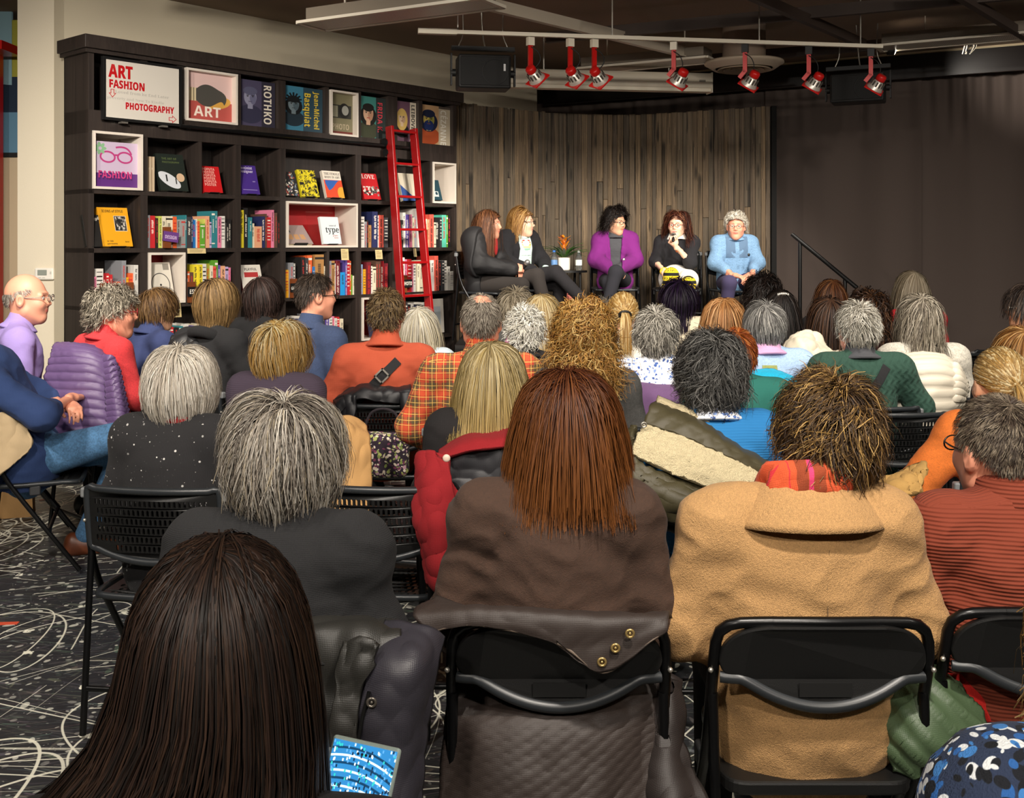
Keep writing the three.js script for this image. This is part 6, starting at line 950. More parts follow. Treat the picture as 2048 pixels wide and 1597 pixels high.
// ---- fourth row
person({ id: 'L', label: 'person with long white hair in a pale blue top', px: 840, top: 612, d: 5.9, sw: .95, yaw: -.2, shirt: { m: C.lightBlueTop }, skin: SK.pale, chair: meshC, chairLabel: 'black mesh folding chair under the pale blue top',
  hair: HS.straight({ seg: 6, n: 800, len: .3, w: 0.0030, vol: .14, cols: [0xd8d0bc, 0xe9e3d2, 0xc2b89e, 0xf0ecdf], cut: -.16, tip: 0xd6c8a4, mess: .07 }) });
person({ id: 'N', label: 'person with curly white hair in a black jacket', px: 1050, top: 615, d: 5.6, sw: 1, shirt: { m: C.darkTop, name: 'jacket', collar: {} }, skin: SK.ruddy, chair: meshC, chairLabel: 'black mesh folding chair under the curly white hair',
  hair: HS.curly({ n: 880, len: .065, w: 0.0032, seg: 6, vol: .14, cols: [0xd6d2c4, 0xe8e5da, 0xbdb8a8, 0xf2efe6], curl: [.01, 75], back: -.68 }) });
person({ id: 'W', label: 'person with short grey hair in a pale blue and olive cardigan', px: 1528, top: 603, d: 5.5, sw: 1.05, yaw: .08, scale: 1.04, shirt: { m: C.skyCardigan, name: 'cardigan', arm: .008, collar: { m: C.pinkRib } }, skin: SK.fair, chair: meshC, chairLabel: 'black mesh folding chair with mauve coat and aqua fleece',
  hair: HS.bob({ seg: 5, n: 960, len: .12, w: 0.0030, vol: .14, swirl: .5, tuck: 5, cols: [0x4c4a48, 0x787673, 0x9a9894, 0xbab7b0, 0x5e5c59], cut: -.07, mess: .1, back: -.7 }),
  extra(t, I) { strapOn(I, [-.02, .70], [-.02, .985], .075, .002, heather(0x8c9256, .3), 'olive_panel'); } });
person({ id: 'Z4', label: 'person with tousled white hair in a dark green cable sweater', px: 1714, top: 608, d: 5.3, male: true, sw: 1.12, bulk: 1.08, scale: 1.04, hy: .1, shirt: { m: C.greenCable, name: 'sweater', arm: .012, collar: { m: C.charcoal } }, skin: SK.ruddy, chair: meshC, chairLabel: 'black mesh folding chair behind the green cable sweater',
  arms: [[[-.31, .8, .02], [-.15, .68, -.2]], [[.31, .8, .02], [.15, .75, -.25]]],
  hair: HS.wavy({ n: 960, len: .075, w: 0.0030, seg: 6, vol: .13, swirl: .7, cols: [0xa8a294, 0xcdc8ba, 0x8a8477, 0xe3dfd4], curl: [.009, 45], cut: -.07, back: -.62, tuck: 4 }),
  extra(t, I) { strapOn(I, [-.12, .72], [.1, 1.0], .042, .005, cloth(0x1d1d1f), 'bag_strap'); } });
person({ id: 'Z5', label: 'person with lank grey shoulder-length hair in a grey marl sweater', px: 1838, top: 588, d: 5.6, sw: 1.05, scale: 1.04, shirt: { m: C.greyMarl, name: 'sweater', fold: .003 }, skin: SK.pale, chair: meshC, chairLabel: 'black mesh folding chair draped with the cream puffer jacket',
  hair: HS.bob({ n: 800, len: .24, w: 0.0030, vol: .13, seg: 7, cols: [0x7a7062, 0xa59b8a, 0x5f564a, 0xbfb6a4, 0x8c8270], curl: [.009, 26], cut: -.15, cutJ: .06, mess: .1 }) });
person({ id: 'Z2', label: 'person with long dark brown hair turned away, white jacket behind', px: 1660, top: 592, d: 5.9, sw: 1, hr: .15, yaw: .1, shirt: { m: C.darkTop }, skin: SK.fair, chair: meshC, chairLabel: 'black mesh folding chair draped with the white jacket',
  hair: HS.straight({ seg: 6, n: 720, len: .34, w: .0036, vol: .2, cols: [0x2d1d15, 0x3f2a1d, 0x573a26, 0x241812], cut: -.23, mess: .08 }) });
person({ id: 'Z8', label: 'person with straight copper-blonde hair at the right edge', px: 2040, top: 652, d: 4.7, sw: 1, shirt: { m: C.blackTee }, skin: SK.fair, chair: meshC, chairLabel: 'black mesh folding chair under the copper-blonde hair',
  hair: HS.straight({ seg: 6, n: 720, len: .34, w: .0036, vol: .18, cols: [0xa8733a, 0xc08c4e, 0x8c5c2c, 0xd2a468], cut: -.24 }) });
// ---- fifth and sixth rows
person({ id: 'P', label: 'person with long straight blonde hair in a pink top', px: 1084, top: 586, d: 6.4, sw: .98, shirt: { m: C.pinkTop }, skin: SK.fair, chair: meshC, chairLabel: 'black mesh folding chair under the pink top',
  hair: HS.straight({ seg: 6, n: 720, len: .42, w: .0036, vol: .17, part: [[-.05, .98, -.1], [-.05, .92, .36]], cols: [0xb89a62, 0xd3ba84, 0x9c8050, 0xe3d0a4], cut: -.3 }) });
person({ id: 'R', label: 'person with a blonde ponytail held by a black clasp', px: 1245, top: 585, d: 6.3, sw: .98, shirt: { m: C.whiteTop }, skin: SK.fair, chair: meshC, chairLabel: 'black mesh folding chair under the blonde ponytail',
  hair: HS.straight({ n: 720, w: 0.0033, seg: 5, vol: .14, tie: [0, -.05, 1], tail: { n: 150, len: .26 }, band: true, cols: [0xb58c4c, 0xd0ab6c, 0x9c7640, 0xe2c48c], back: -.66 }) });
person({ id: 'U', label: 'person with smooth strawberry-blonde hair in the fifth row', px: 1446, top: 594, d: 6.0, sw: .98, shirt: { m: C.maroon }, skin: SK.fair, chair: meshC, chairLabel: 'black mesh folding chair under the strawberry-blonde hair',
  hair: HS.straight({ seg: 6, n: 720, len: .36, w: .0036, vol: .2, part: [[-.02, .98, -.1], [-.02, .92, .36]], cols: [0xa36e3c, 0xb98552, 0x8a5a30, 0xcf9f6c], cut: -.26 }) });
person({ id: 'O', label: 'person with thin grey-blonde hair behind the tartan shirt', px: 1030, top: 578, d: 7.0, sw: 1, shirt: { m: C.greyWool }, skin: SK.fair, chair: meshC, chairLabel: 'black mesh folding chair under the thin grey-blonde hair',
  hair: HS.wavy({ seg: 5, n: 496, len: .12, w: .0042, cols: [0xa0937c, 0xbdb19a, 0x877b66], swirl: .6, vol: .2, curl: [.006, 40] }) });
person({ id: 'T', label: 'person with purple-black hair in a cream fleece coat', px: 1356, top: 557, d: 7.2, sw: 1.12, bulk: 1.1, shirt: { m: C.creamCoat, name: 'coat', arm: .015, ease: .012 }, skin: SK.pale, chair: meshC, chairLabel: 'black mesh folding chair under the cream fleece coat',
  hair: HS.bob({ tuck: 2.5, seg: 5, n: 496, len: .22, w: .0042, vol: .3, cols: [0x1a0d22, 0x241330, 0x120a18], cut: -.16, mess: .08 }) });
person({ id: 'Y1', label: 'person with dark frizzy hair right of the last speaker', px: 1526, top: 550, d: 7.6, sw: 1, shirt: { m: C.blackTee }, skin: SK.tan, chair: meshC, chairLabel: 'black mesh folding chair under the dark frizzy hair',
  hair: HS.curly({ n: 480, len: .24, w: .0045, vol: .22, seg: 9, cols: [0x1c1411, 0x2b1f1a, 0x140e0c], curl: [.01, 60] }) });
person({ id: 'Y2', label: 'person with dark hair pinned up by a shiny clip', px: 1560, top: 577, d: 6.8, sw: 1, shirt: { m: C.blackTee }, skin: SK.tan, chair: meshC, chairLabel: 'black mesh folding chair under the hair with the shiny clip',
  hair: HS.straight({ seg: 5, n: 496, len: .36, w: .0042, vol: .16, cols: [0x1f1815, 0x2c231f, 0x171210] }),
  extra(t, I) { const g = Array.from({ length: 7 }, (_, i) => sph(.008, -.03 + i * .01, .1 - .0006 * (i - 3) ** 2, .075, 1, 1.6, 1, 8)); const m = merged(g); m.applyMatrix4(I.hm); part('hair_clip', m, M.steel, t); } });
person({ id: 'Z1', label: 'person with auburn hair beneath the foot of the handrail', px: 1662, top: 557, d: 7.7, sw: 1, shirt: { m: C.darkTop }, skin: SK.fair, chair: meshC, chairLabel: 'black mesh folding chair under the auburn hair',
  hair: HS.straight({ seg: 5, n: 496, len: .34, w: .0042, vol: .18, cols: [0x4c2a18, 0x6b3e22, 0x38200f, 0x7d5230] }) });
person({ id: 'Z3', label: 'person with dark ringlets in a maroon top', px: 1738, top: 583, d: 6.8, sw: 1, shirt: { m: C.maroon }, skin: SK.tan, chair: meshC, chairLabel: 'black mesh folding chair under the dark ringlets',
  hair: HS.curly({ n: 480, len: .28, w: .0045, vol: .22, seg: 9, cols: [0x2a1a12, 0x3d281b, 0x573820, 0x1e120c], curl: [.012, 70], grav: 6 }) });
person({ id: 'Z6', label: 'person with long smooth grey-blonde hair in a red top', px: 1822, top: 540, d: 7.8, sw: 1.05, yaw: .25, shirt: { m: C.redTop }, skin: SK.pale, chair: meshC, chairLabel: 'black mesh folding chair under the red top by the curtain',
  hair: HS.straight({ seg: 6, n: 720, len: .42, w: .0036, vol: .16, cols: [0x8a7c66, 0xa59780, 0x746752, 0xb8ab94], cut: -.3 }) });
person({ id: 'Z7', label: 'person with dark hair and glasses facing left at the right edge', px: 2052, top: 572, d: 6.6, yaw: .9, hy: .55, face: true, sw: 1.05, shirt: { m: C.darkTop, collar: { m: C.whiteTop } }, skin: SK.tan, glasses: GL.wire, chair: meshC, chairLabel: 'black mesh folding chair under the person with glasses at the right edge',
  hair: HS.bob({ seg: 5, n: 496, len: .14, w: .0042, vol: .2, cols: [0x241c19, 0x3b302b, 0x57493f], cut: -.1, front: .35 }) });
person({ id: 'G1', label: 'person with grey-brown hair mostly hidden behind the ponytail', px: 1212, top: 598, d: 7.2, sw: 1, shirt: { m: C.greyWool }, skin: SK.fair, chair: meshC, chairLabel: 'black mesh folding chair hidden behind the ponytail',
  hair: HS.wavy({ seg: 5, n: 496, len: .12, w: .0042, cols: [0x7a7064, 0x968c80, 0x5e564c], vol: .18 }) });
// ---- speakers on the stage
const LH = (o) => person({ base: STAGE, face: true, chair: meshC, cell: .012, legCell: .014, ...o });
LH({ id: 'P1', label: 'speaker with long brown hair in a black robe with a red scarf', px: 977, top: 419, d: 9.6, yaw: -2.0, hy: .25, sw: 1.02, shirt: { m: C.blackRobe, name: 'robe', arm: .03, ease: .012, fold: .006 }, skin: SK.ruddy, chairLabel: 'black folding chair on stage under the black robe', pants: cloth(0x2c2724),
  arms: [[[-.24, .76, -.02], [-.03, .68, -.24], [[.4, -.1, -1]], .5], [[.24, .76, -.02], [.06, .7, -.27], [[-.3, .1, -1], [.9, .4, 0]], .9]],
  legs: [[[-.06, .6, -.46], [.0, .25, -.6]], [[.1, .52, -.38], [.1, .1, -.36]]],
  hair: HS.straight({ faceFree: true, n: 900, len: .44, w: .003, vol: .2, seg: 8, cols: [0x4a2c1c, 0x6b4228, 0x38200f, 0x8a5c3a], tip: 0x6b3f22, part: [[0, .98, -.3], [0, .92, .3]], front: .6, cut: -.3 }),
  extra(t, I) { part('scarf', [place(new THREE.TorusGeometry(.072, .02, 8, 24), I.nb[0], I.nb[1] + .0, I.nb[2] - .02, PI / 2 + .35), sph(.035, I.nb[0] - .01, I.nb[1] - .09, I.nb[2] - .12, .8, 2.6, .5)], cloth(0xa3141c), t); part('shawl', uvBox(surfaceNets((x, y, z) => Math.max(I.gF0(x, y, z) - .03, .02 - z * 1.0 - .03), [-.36, .3, -.3], [.36, 1.05, .35], .014)), C.blackRobe, t); } });
LH({ id: 'P2', label: 'speaker with honey-blonde hair and glasses in a black cardigan over a printed pale tee', px: 1045, top: 417, d: 10.2, yaw: -2.35, hy: .55, sw: 1.08, bulk: 1.12, shirt: { m: C.mintTee, name: 'tee' }, over: { m: C.blackKnit, open: y => .085, cx: 0 }, skin: SK.pale, glasses: GL.dark, chairLabel: 'black folding chair on stage under the black cardigan', pants: cloth(0x1b191c), noShoes: true,
  arms: [[[-.27, .76, -.02], [-.08, .66, -.26], [[.3, -.1, -1]], .3], [[.27, .76, -.02], [.1, .66, -.24], [[-.5, -.1, -1]], .3]],
  legs: [[[-.12, .5, -.4], [-.1, .1, -.38]], [[.0, .62, -.44], [-.1, .3, -.78]]],
  hair: HS.bob({ faceFree: true, n: 900, len: .28, w: .003, vol: .2, seg: 10, cols: [0x9c6c34, 0xb98a4c, 0x7d5428, 0xcfa466], part: [[0, .98, -.3], [0, .92, .3]], front: .62, comb: [0, 0, .5], cut: -.15 }),
  extra(t, I) {
    const m = std(0xffffff, .9, { map: canvasTex(256, 320, (c, w, h) => { c.fillStyle = '#d6efe6'; c.fillRect(0, 0, w, h); const cols = ['#cf3f2e', '#e2762f', '#edb04a', '#f0d98c', '#8fc2a8', '#4c9a94']; c.save(); c.beginPath(); c.moveTo(128, 250); c.bezierCurveTo(-10, 170, 10, 40, 80, 50); c.bezierCurveTo(115, 55, 128, 85, 128, 85); c.bezierCurveTo(128, 85, 141, 55, 176, 50); c.bezierCurveTo(246, 40, 266, 170, 128, 250); c.clip(); cols.forEach((q, i) => { c.fillStyle = q; c.fillRect(0, 40 + i * 36, w, 30); }); c.restore(); T.text(c, 'ALA MODE', 60, 36, 28, '#2a4046'); T.text(c, 'CITY LOVES LIBRARIES', 22, 300, 20, '#2a4046'); }) });
    decalOn(I, .0, .86, .155, .2, m, 'tee_print');
    for (const i of [0, 1]) { const L = I.leg[i]; const g = shoeGeo.clone(); if (i) g.applyMatrix4(new THREE.Matrix4().makeRotationFromEuler(new THREE.Euler(-.35, .15, 0, 'YXZ'))); g.scale(.95, .85, 1); g.translate(L.a[0], L.a[1] - .08, L.a[2] - .06); part('red_shoe', g, phys(0xc01a1c, .3, { clearcoat: .5 }), t); }
    part('sunglasses_on_head', merged(glassFrame(0, .003)).applyMatrix4(new THREE.Matrix4().makeRotationX(-.9)).translate(0, .055, .0).applyMatrix4(I.hm), M.black, t); } });
LH({ id: 'P3', label: 'speaker with dark curls and glasses in a bright purple jacket', px: 1231, top: 418, d: 10.35, yaw: 3.1, hy: .75, hp: -.08, sw: .84, bulk: .92, slope: .02, scale: 1.0, shirt: { m: C.charcoal, name: 'turtleneck', collar: { prof: [[.062, .06], [.075, .065], [.09, .03], [.105, -.01], [.11, -.035], [.09, -.04], [.06, .0]], sx: 1.1, tilt: .15 } }, over: { m: C.magenta, name: 'jacket', off: .024, open: y => .04 + .02 * sstep(.6, 1, y) }, skin: SK.fair, glasses: GL.dark, chairLabel: 'black folding chair on stage under the purple jacket', pants: cloth(0x23232a), pantsName: 'skirt', shoes: phys(0xc01a1c, .3, { clearcoat: .5 }),
  arms: [[[-.19, .77, -.04], [-.02, .68, -.3], [[.8, -.15, -.6]], .35], [[.19, .77, -.04], [.04, .66, -.28], [[-.8, -.1, -.6]], .35]],
  legs: [[[.02, .62, -.42], [.12, .26, -.5], [0, 0, .25]], [[.08, .52, -.36], [.04, .1, -.34]]],
  hair: HS.curly({ faceFree: true, n: 900, len: .2, w: .003, seg: 8, vol: .3, cols: [0x17110f, 0x241b18, 0x0f0b0a, 0x31261f], part: [[.2, .95, -.3], [.1, .92, .2]], curl: [.011, 75], front: .62, side: -.1, cut: -.12, grav: 6 }),
  extra(t, I) { const q = onGarment(I, [[-.07, .82, -.3]], .03)[0]; part('button', sph(.014, q[0], q[1], q[2], 1, 1, .4), M.steel, t); part('watch', place(new THREE.TorusGeometry(.03, .006, 6, 18), ...I.arm[0].w, 0, PI / 2 - .6, 0), M.blackMetal, t); } });
LH({ id: 'P4', label: 'speaker with wavy auburn hair in a black sweater talking into a microphone', px: 1354, top: 424, d: 10.2, yaw: 3.0, hy: -.25, sw: .88, bulk: .92, slope: .02, scale: 1.0, shirt: { m: C.blackKnit, name: 'sweater', sleeve: .15, arm: .006, ease: .008, collar: { m: cloth(0xe8e4da), prof: [[.06, .05], [.07, .05], [.09, .02], [.12, -.03], [.1, -.035], [.06, .0]], tilt: .2 } }, skin: SK.pale, glasses: GL.red, mouthOpen: true, chairLabel: 'black folding chair on stage under the speaker with the microphone', pants: C.yellowBlack, pantsName: 'caution_tape_leggings',
  arms: [[[-.12, .76, -.16], [.02, .955, -.245], [[.25, .8, -.25], [.2, .2, 1]], .95], [[.205, .76, -.04], [.12, .66, -.3], [[-.2, -.5, -.8]], .5]],
  legs: [[[-.1, .52, -.4], [-.06, .1, -.36]], [[.06, .6, -.44], [.16, .18, -.5]]],
  hair: HS.wavy({ faceFree: true, n: 900, len: .36, w: .003, seg: 8, vol: .26, cols: [0x3a1a14, 0x56281c, 0x74402c, 0x2a120e, 0x8c5a3c], part: [[-.1, .97, -.35], [0, .92, .25]], curl: [.012, 45], front: .62, side: -.1, cut: -.22, grav: 9 }),
  extra(t, I) { part('white_skirt', uvBox(surfaceNets(rcones([[...I.pel, .05, .55, -.2, .17, .13, .7], [-.08, .54, .0, -.1, .55, -.3, .105, .1]], .05), [-.3, .36, -.5], [.3, .72, .3], .014)), cloth(0xe4e0d6), t); part('brooch', sph(.016, 0, 0, 0, 1.3, .8, .4).translate(...onGarment(I, [[.1, .93, -.3]], .004)[0]), std(0xd9702a, .4), t); part('yellow_cuff', place(new THREE.TorusGeometry(.036, .012, 8, 18), ...I.arm[1].w, .6, 0, 0), cloth(0xcfa82a), t); } });
LH({ id: 'P5', label: 'speaker with short white hair in a pale denim shirt', px: 1472, top: 426, d: 10.0, yaw: 3.2, hy: -.3, sw: .92, bulk: .98, slope: .02, scale: 1.0, shirt: { m: C.denim, sleeve: .55, arm: .014, fold: .005, ease: .006, collar: {} }, skin: SK.ruddy, glasses: GL.wire, chairLabel: 'black folding chair on stage under the denim shirt', pants: C.plum,
  arms: [[[-.205, .76, -.02], [-.06, .64, -.3], [[.7, -.2, -.7]], .4], [[.205, .76, -.02], [.1, .63, -.3], [[-.7, -.2, -.7]], .4]],
  legs: [[[-.12, .53, -.4], [-.14, .1, -.4]], [[.16, .53, -.36], [.2, .1, -.3]]],
  hair: HS.wavy({ faceFree: true, n: 900, len: .08, w: .003, seg: 8, dim: 1, vol: .22, cols: [0xb9b2a2, 0xd3cdbf, 0x9c9484, 0xe4dfd4], curl: [.009, 50], front: .48, side: -.05, comb: [0, .3, .3] }),
  extra(t, I) { for (const s of [-1, 1]) decalOn(I, s * .062, .86, .085, .2, C.denimDark, 'bib_panel'); part('pendant', sph(.012, 0, 0, 0, 1, 1.3, .4).translate(...onGarment(I, [[-.01, .93, -.3]], .012)[0]), M.blackMetal, t); } });
// microphones, flower pot, water bottles on the little table
function mic(label, pos, dir) { const t = thing('microphone', label, 'microphone', pos); const q = new THREE.Quaternion().setFromUnitVectors(V3(0, 1, 0), dir.clone().normalize()); t.quaternion.copy(q); part('handle', lathe([[0, -.1], [.012, -.1], [.014, .02], [.019, .06], [.019, .068]], 16), M.black, t); part('head', sph(.026, 0, .085, 0, 1, 1.05, 1, 16), std(0x8d8d8d, .35, { metalness: .7, bumpMap: withRepeat(fineBump, 6, 6), bumpScale: .001 }), t); part('collar', cyl(.026, .022, .012, 0, .068, 0), M.steel, t); }
{ const w = (id, i, o) => V3(...o).applyMatrix4(personAt[id].arm[i].M).applyAxisAngle(V3(0, 1, 0), personAt[id].yaw).add(V3(personAt[id].pos.x, STAGE, personAt[id].pos.z));
  const m4 = personAt.P4, mouth = V3(0, -.07, -.13).applyMatrix4(m4.hm).applyAxisAngle(V3(0, 1, 0), m4.yaw).add(V3(m4.pos.x, STAGE, m4.pos.z)), h4 = w('P4', 0, [0, -.03, -.085]);
  mic('black microphone held to the mouth of the auburn-haired speaker', h4, mouth.clone().sub(h4)); mic('black microphone resting in the lap of the robed speaker', w('P1', 1, [0, -.03, -.085]), V3(.5, .7, .3)); }
{
  const c = at(1128, 540, 10.45); c.y = STAGE; const top = 1.6 - (541 - 490) * 10.45 / FOCAL;
  const t = thing('side_table', 'small black side table between the speakers', 'table', c); const H = top - STAGE;
  part('table_top', cyl(.2, .2, .02, .03, H - .01, 0, 0, 0, 0, 28), M.blackMetal, t); for (let i = 0; i < 4; i++) part('leg', rod([.03 + .15 * Math.cos(i * PI / 2 + .6), H - .02, .15 * Math.sin(i * PI / 2 + .6)], [.03 + .16 * Math.cos(i * PI / 2 + .6), 0, .16 * Math.sin(i * PI / 2 + .6)], .012), M.blackMetal, t); part('lower_shelf', cyl(.15, .15, .012, .03, H * .35, 0, 0, 0, 0, 24), M.blackMetal, t);
  const p = thing('potted_bromeliad', 'orange bromeliad in a white pot on the side table', 'plant', [c.x, top, c.z]);
  part('pot', lathe([[0, 0], [.055, 0], [.06, .01], [.062, .125], [.058, .128], [.054, .118], [0, .118]], 28), std(0xe3ddd0, .45), p);
  const r = rng(41), leafM = phys(0x2f5a24, .45, { side: THREE.DoubleSide }), leafM2 = phys(0x4b7a32, .45);
  for (let i = 0; i < 22; i++) { const a = i * 2.4 + r() * .4, L = .2 + r() * .12, up = .5 + r() * .9, droop = .8 + r() * 1.2; const g = sheet((u, v) => { const x = v * L, w = .017 * Math.sin(PI * Math.min(1, v * .92 + .1)) * (u - .5) * 2, rr = x * Math.cos(up * (1 - v * droop * .5)), yv = .11 + x * Math.sin(up) * (1 - v * droop * .45); return [rr * Math.cos(a) - w * Math.sin(a), yv + .004 * Math.abs(u - .5), rr * Math.sin(a) + w * Math.cos(a)]; }, 2, 8, .0015); part('leaf', g, i % 3 ? leafM : leafM2, p); }
  part('flower_stalk', cyl(.014, .02, .2, 0, .21, 0), std(0xc0651c, .5), p);
  for (let i = 0; i < 16; i++) { const a = i * 2.4, y = .2 + i * .0085, L = .085 - i * .001, o = .9 - i * .03; const g = sheet((u, v) => { const w = .014 * Math.sin(PI * (v * .9 + .1)) * (u - .5) * 2, rr = .008 + v * L * Math.cos(o) , yy2 = y + v * L * Math.sin(o); return [rr * Math.cos(a) - w * Math.sin(a), yy2, rr * Math.sin(a) + w * Math.cos(a)]; }, 2, 5, .0015); part('bract', g, std(i % 2 ? 0xe08a1e : 0xd9671a, .5), p); }
  const bottle = (dx, dz, capc, label, lab) => { const b = thing('water_bottle', label, 'bottle', [c.x + dx, top, c.z + dz]); part('bottle', lathe([[0, 0], [.03, 0], [.033, .012], [.033, .12], [.03, .135], [.014, .165], [.013, .18], [0, .18]], 24), phys(0xeaf2f4, .06, { transmission: .95, thickness: .02, ior: 1.33 }), b); part('cap', cyl(.015, .015, .018, 0, .19, 0), std(capc, .4), b); part('label', lathe([[.0336, .05], [.0336, .105]], 24), std(lab, .5), b); };
  bottle(-.1, .04, 0x2f6fc0, 'water bottle with a blue cap left of the flower pot', 0x5d86b8); bottle(.145, .03, 0xe4e4e0, 'water bottle with a white cap right of the flower pot', 0xdfe6e0);
  // pink flowers in a glass below
  const v = thing('flower_vase', 'glass of pink carnations standing under the side table', 'vase', [c.x + .02, STAGE, c.z + .36]);
  part('glass', lathe([[.045, 0], [.05, .2], [.047, .2], [.042, .006], [0, .006]], 24), phys(0xffffff, .05, { transmission: 1, thickness: 0 }), v);
  for (let i = 0; i < 9; i++) part('stem', tube([[(r() - .5) * .04, .01, (r() - .5) * .04], [(r() - .5) * .05, .15, (r() - .5) * .05], [(r() - .5) * .14, .3, (r() - .5) * .1]], .003, 8, 5), leafM2, v);
  [[-.03, .42, .02], [.035, .37, .04], [.02, .31, -.03], [-.05, .33, .04], [.05, .26, .05], [-.01, .22, .06], [.0, .37, .06]].forEach((q, i) => { const f = new THREE.IcosahedronGeometry(.034, 3), pp = f.attributes.position; for (let k = 0; k < pp.count; k++) { const s = 1 + .28 * noise3(pp.getX(k) * 90 + i, pp.getY(k) * 90, pp.getZ(k) * 90); pp.setXYZ(k, pp.getX(k) * s, pp.getY(k) * s, pp.getZ(k) * s); } f.computeVertexNormals(); f.translate(...q); part('carnation', f, std(i % 3 ? 0xd8388c : 0xe08070, .7), v); });
}
// ================================================================= COATS, BAGS AND LOOSE THINGS
const quilt = (amp, nu, nv) => (u, v) => amp * (Math.min(Math.abs(Math.sin(PI * (u * nu + v * nv))), Math.abs(Math.sin(PI * (u * nu - v * nv)))));
const rolls = (amp, n, wob = .3) => (u, v) => amp * Math.sqrt(Math.abs(Math.sin(PI * (v * n + wob * Math.sin(u * 3))))) ;
const sumD = (...f) => (u, v, p) => f.reduce((a, q) => a + q(u, v, p), 0);
function coat(name, label, cat, parts) { const t = thing(name, label, cat); for (const [pn, rows, m, o = {}] of parts) part(pn, Array.isArray(rows[0]) ? patch(rows, o.nu || 40, o.nv || 40, o.th || .012, o.disp || wrinkle(.006, 1, name.length)) : rows, m, t); return t; }
const sleeveGeo = (pts, r, d = 10) => { const c = new THREE.CatmullRomCurve3(pts.map(p => at(...p))), g = new THREE.TubeGeometry(c, 40, r, 14), p = g.attributes.position; for (let i = 0; i < p.count; i++) { const k = .012 * noise3(p.getX(i) * 18, p.getY(i) * 26, p.getZ(i) * 18); const q = c.getPoint(Math.floor(i / 15) / 40); const dx = p.getX(i) - q.x, dy = p.getY(i) - q.y, dz = p.getZ(i) - q.z, L = Math.hypot(dx, dy, dz) || 1; p.setXYZ(i, p.getX(i) + dx / L * k, p.getY(i) + dy / L * k, p.getZ(i) + dz / L * k); } g.computeVertexNormals(); return uvBox(g); };
const nylon = (c, r = .55) => phys(c, r, { bumpMap: bumpCloth, bumpScale: .0003, sheen: .05 });
const snap = (px, py, d, m = M.steel) => { const p = at(px, py, d); return merged([place(new THREE.TorusGeometry(.0075, .0028, 8, 18), p.x, p.y, p.z), sph(.0035, p.x, p.y, p.z - .001, 1, 1, 1, 8)]); };
// brown quilted jacket on the chair of the red-brown hair
{
  const m = nylon(0x2d2420, .6), lining = nylon(0x231c1a, .6);
  const t = coat('quilted_jacket', 'dark brown quilted jacket with brass snaps hung on the middle chair', 'jacket', [
    ['shoulder_flap', [[[872, 1200, 2.33], [960, 1226, 2.3], [1100, 1232, 2.31], [1240, 1240, 2.3], [1345, 1236, 2.26]], [[828, 1234, 2.2], [955, 1224, 2.165], [1095, 1232, 2.15], [1235, 1240, 2.15], [1338, 1236, 2.17]], [[852, 1260, 2.18], [950, 1242, 2.155], [1085, 1258, 2.14], [1160, 1298, 2.135], [1336, 1254, 2.15]], [[850, 1266, 2.18], [950, 1250, 2.155], [1110, 1285, 2.138], [1203, 1344, 2.13], [1333, 1262, 2.15]]], m, { nu: 60, nv: 30, th: .01, disp: wrinkle(.004, 1.6, 3) }],
    ['jacket_body', [[[905, 1330, 2.33], [1000, 1370, 2.32], [1110, 1375, 2.32], [1220, 1370, 2.32], [1320, 1340, 2.32]], [[893, 1430, 2.27], [1000, 1440, 2.22], [1110, 1440, 2.2], [1220, 1440, 2.22], [1312, 1430, 2.28]], [[885, 1510, 2.25], [1000, 1530, 2.17], [1110, 1545, 2.16], [1220, 1530, 2.18], [1310, 1500, 2.25]], [[875, 1620, 2.2], [1000, 1640, 2.14], [1110, 1650, 2.13], [1220, 1640, 2.15], [1330, 1620, 2.2]]], m, { nu: 60, nv: 60, disp: sumD(wrinkle(.009, .8, 8), quilt(.002, 12, 12)) }],
    ['hanging_sleeve', [[[1318, 1345, 2.34], [1338, 1350, 2.31], [1354, 1360, 2.33]], [[1292, 1450, 2.3], [1330, 1460, 2.25], [1352, 1470, 2.28]], [[1285, 1540, 2.27], [1330, 1540, 2.2], [1378, 1530, 2.24]], [[1290, 1640, 2.2], [1350, 1640, 2.13], [1415, 1615, 2.18]]], lining, { nu: 24, nv: 50, th: .02, disp: wrinkle(.012, 1.4, 4) }]]);
  for (const [x, y] of [[1260, 1268], [1231, 1297], [1204, 1325]]) part('snap', snap(x, y, 2.12), std(0xb59a62, .3, { metalness: .7 }), t);
  part('piping', tube([[850, 1266, 2.176], [950, 1250, 2.15], [1110, 1285, 2.133], [1203, 1345, 2.126], [1270, 1302, 2.135], [1333, 1262, 2.146]].map(p => at(...p).toArray()), .0035, 60, 6), std(0x6a5c50, .6), t);
}
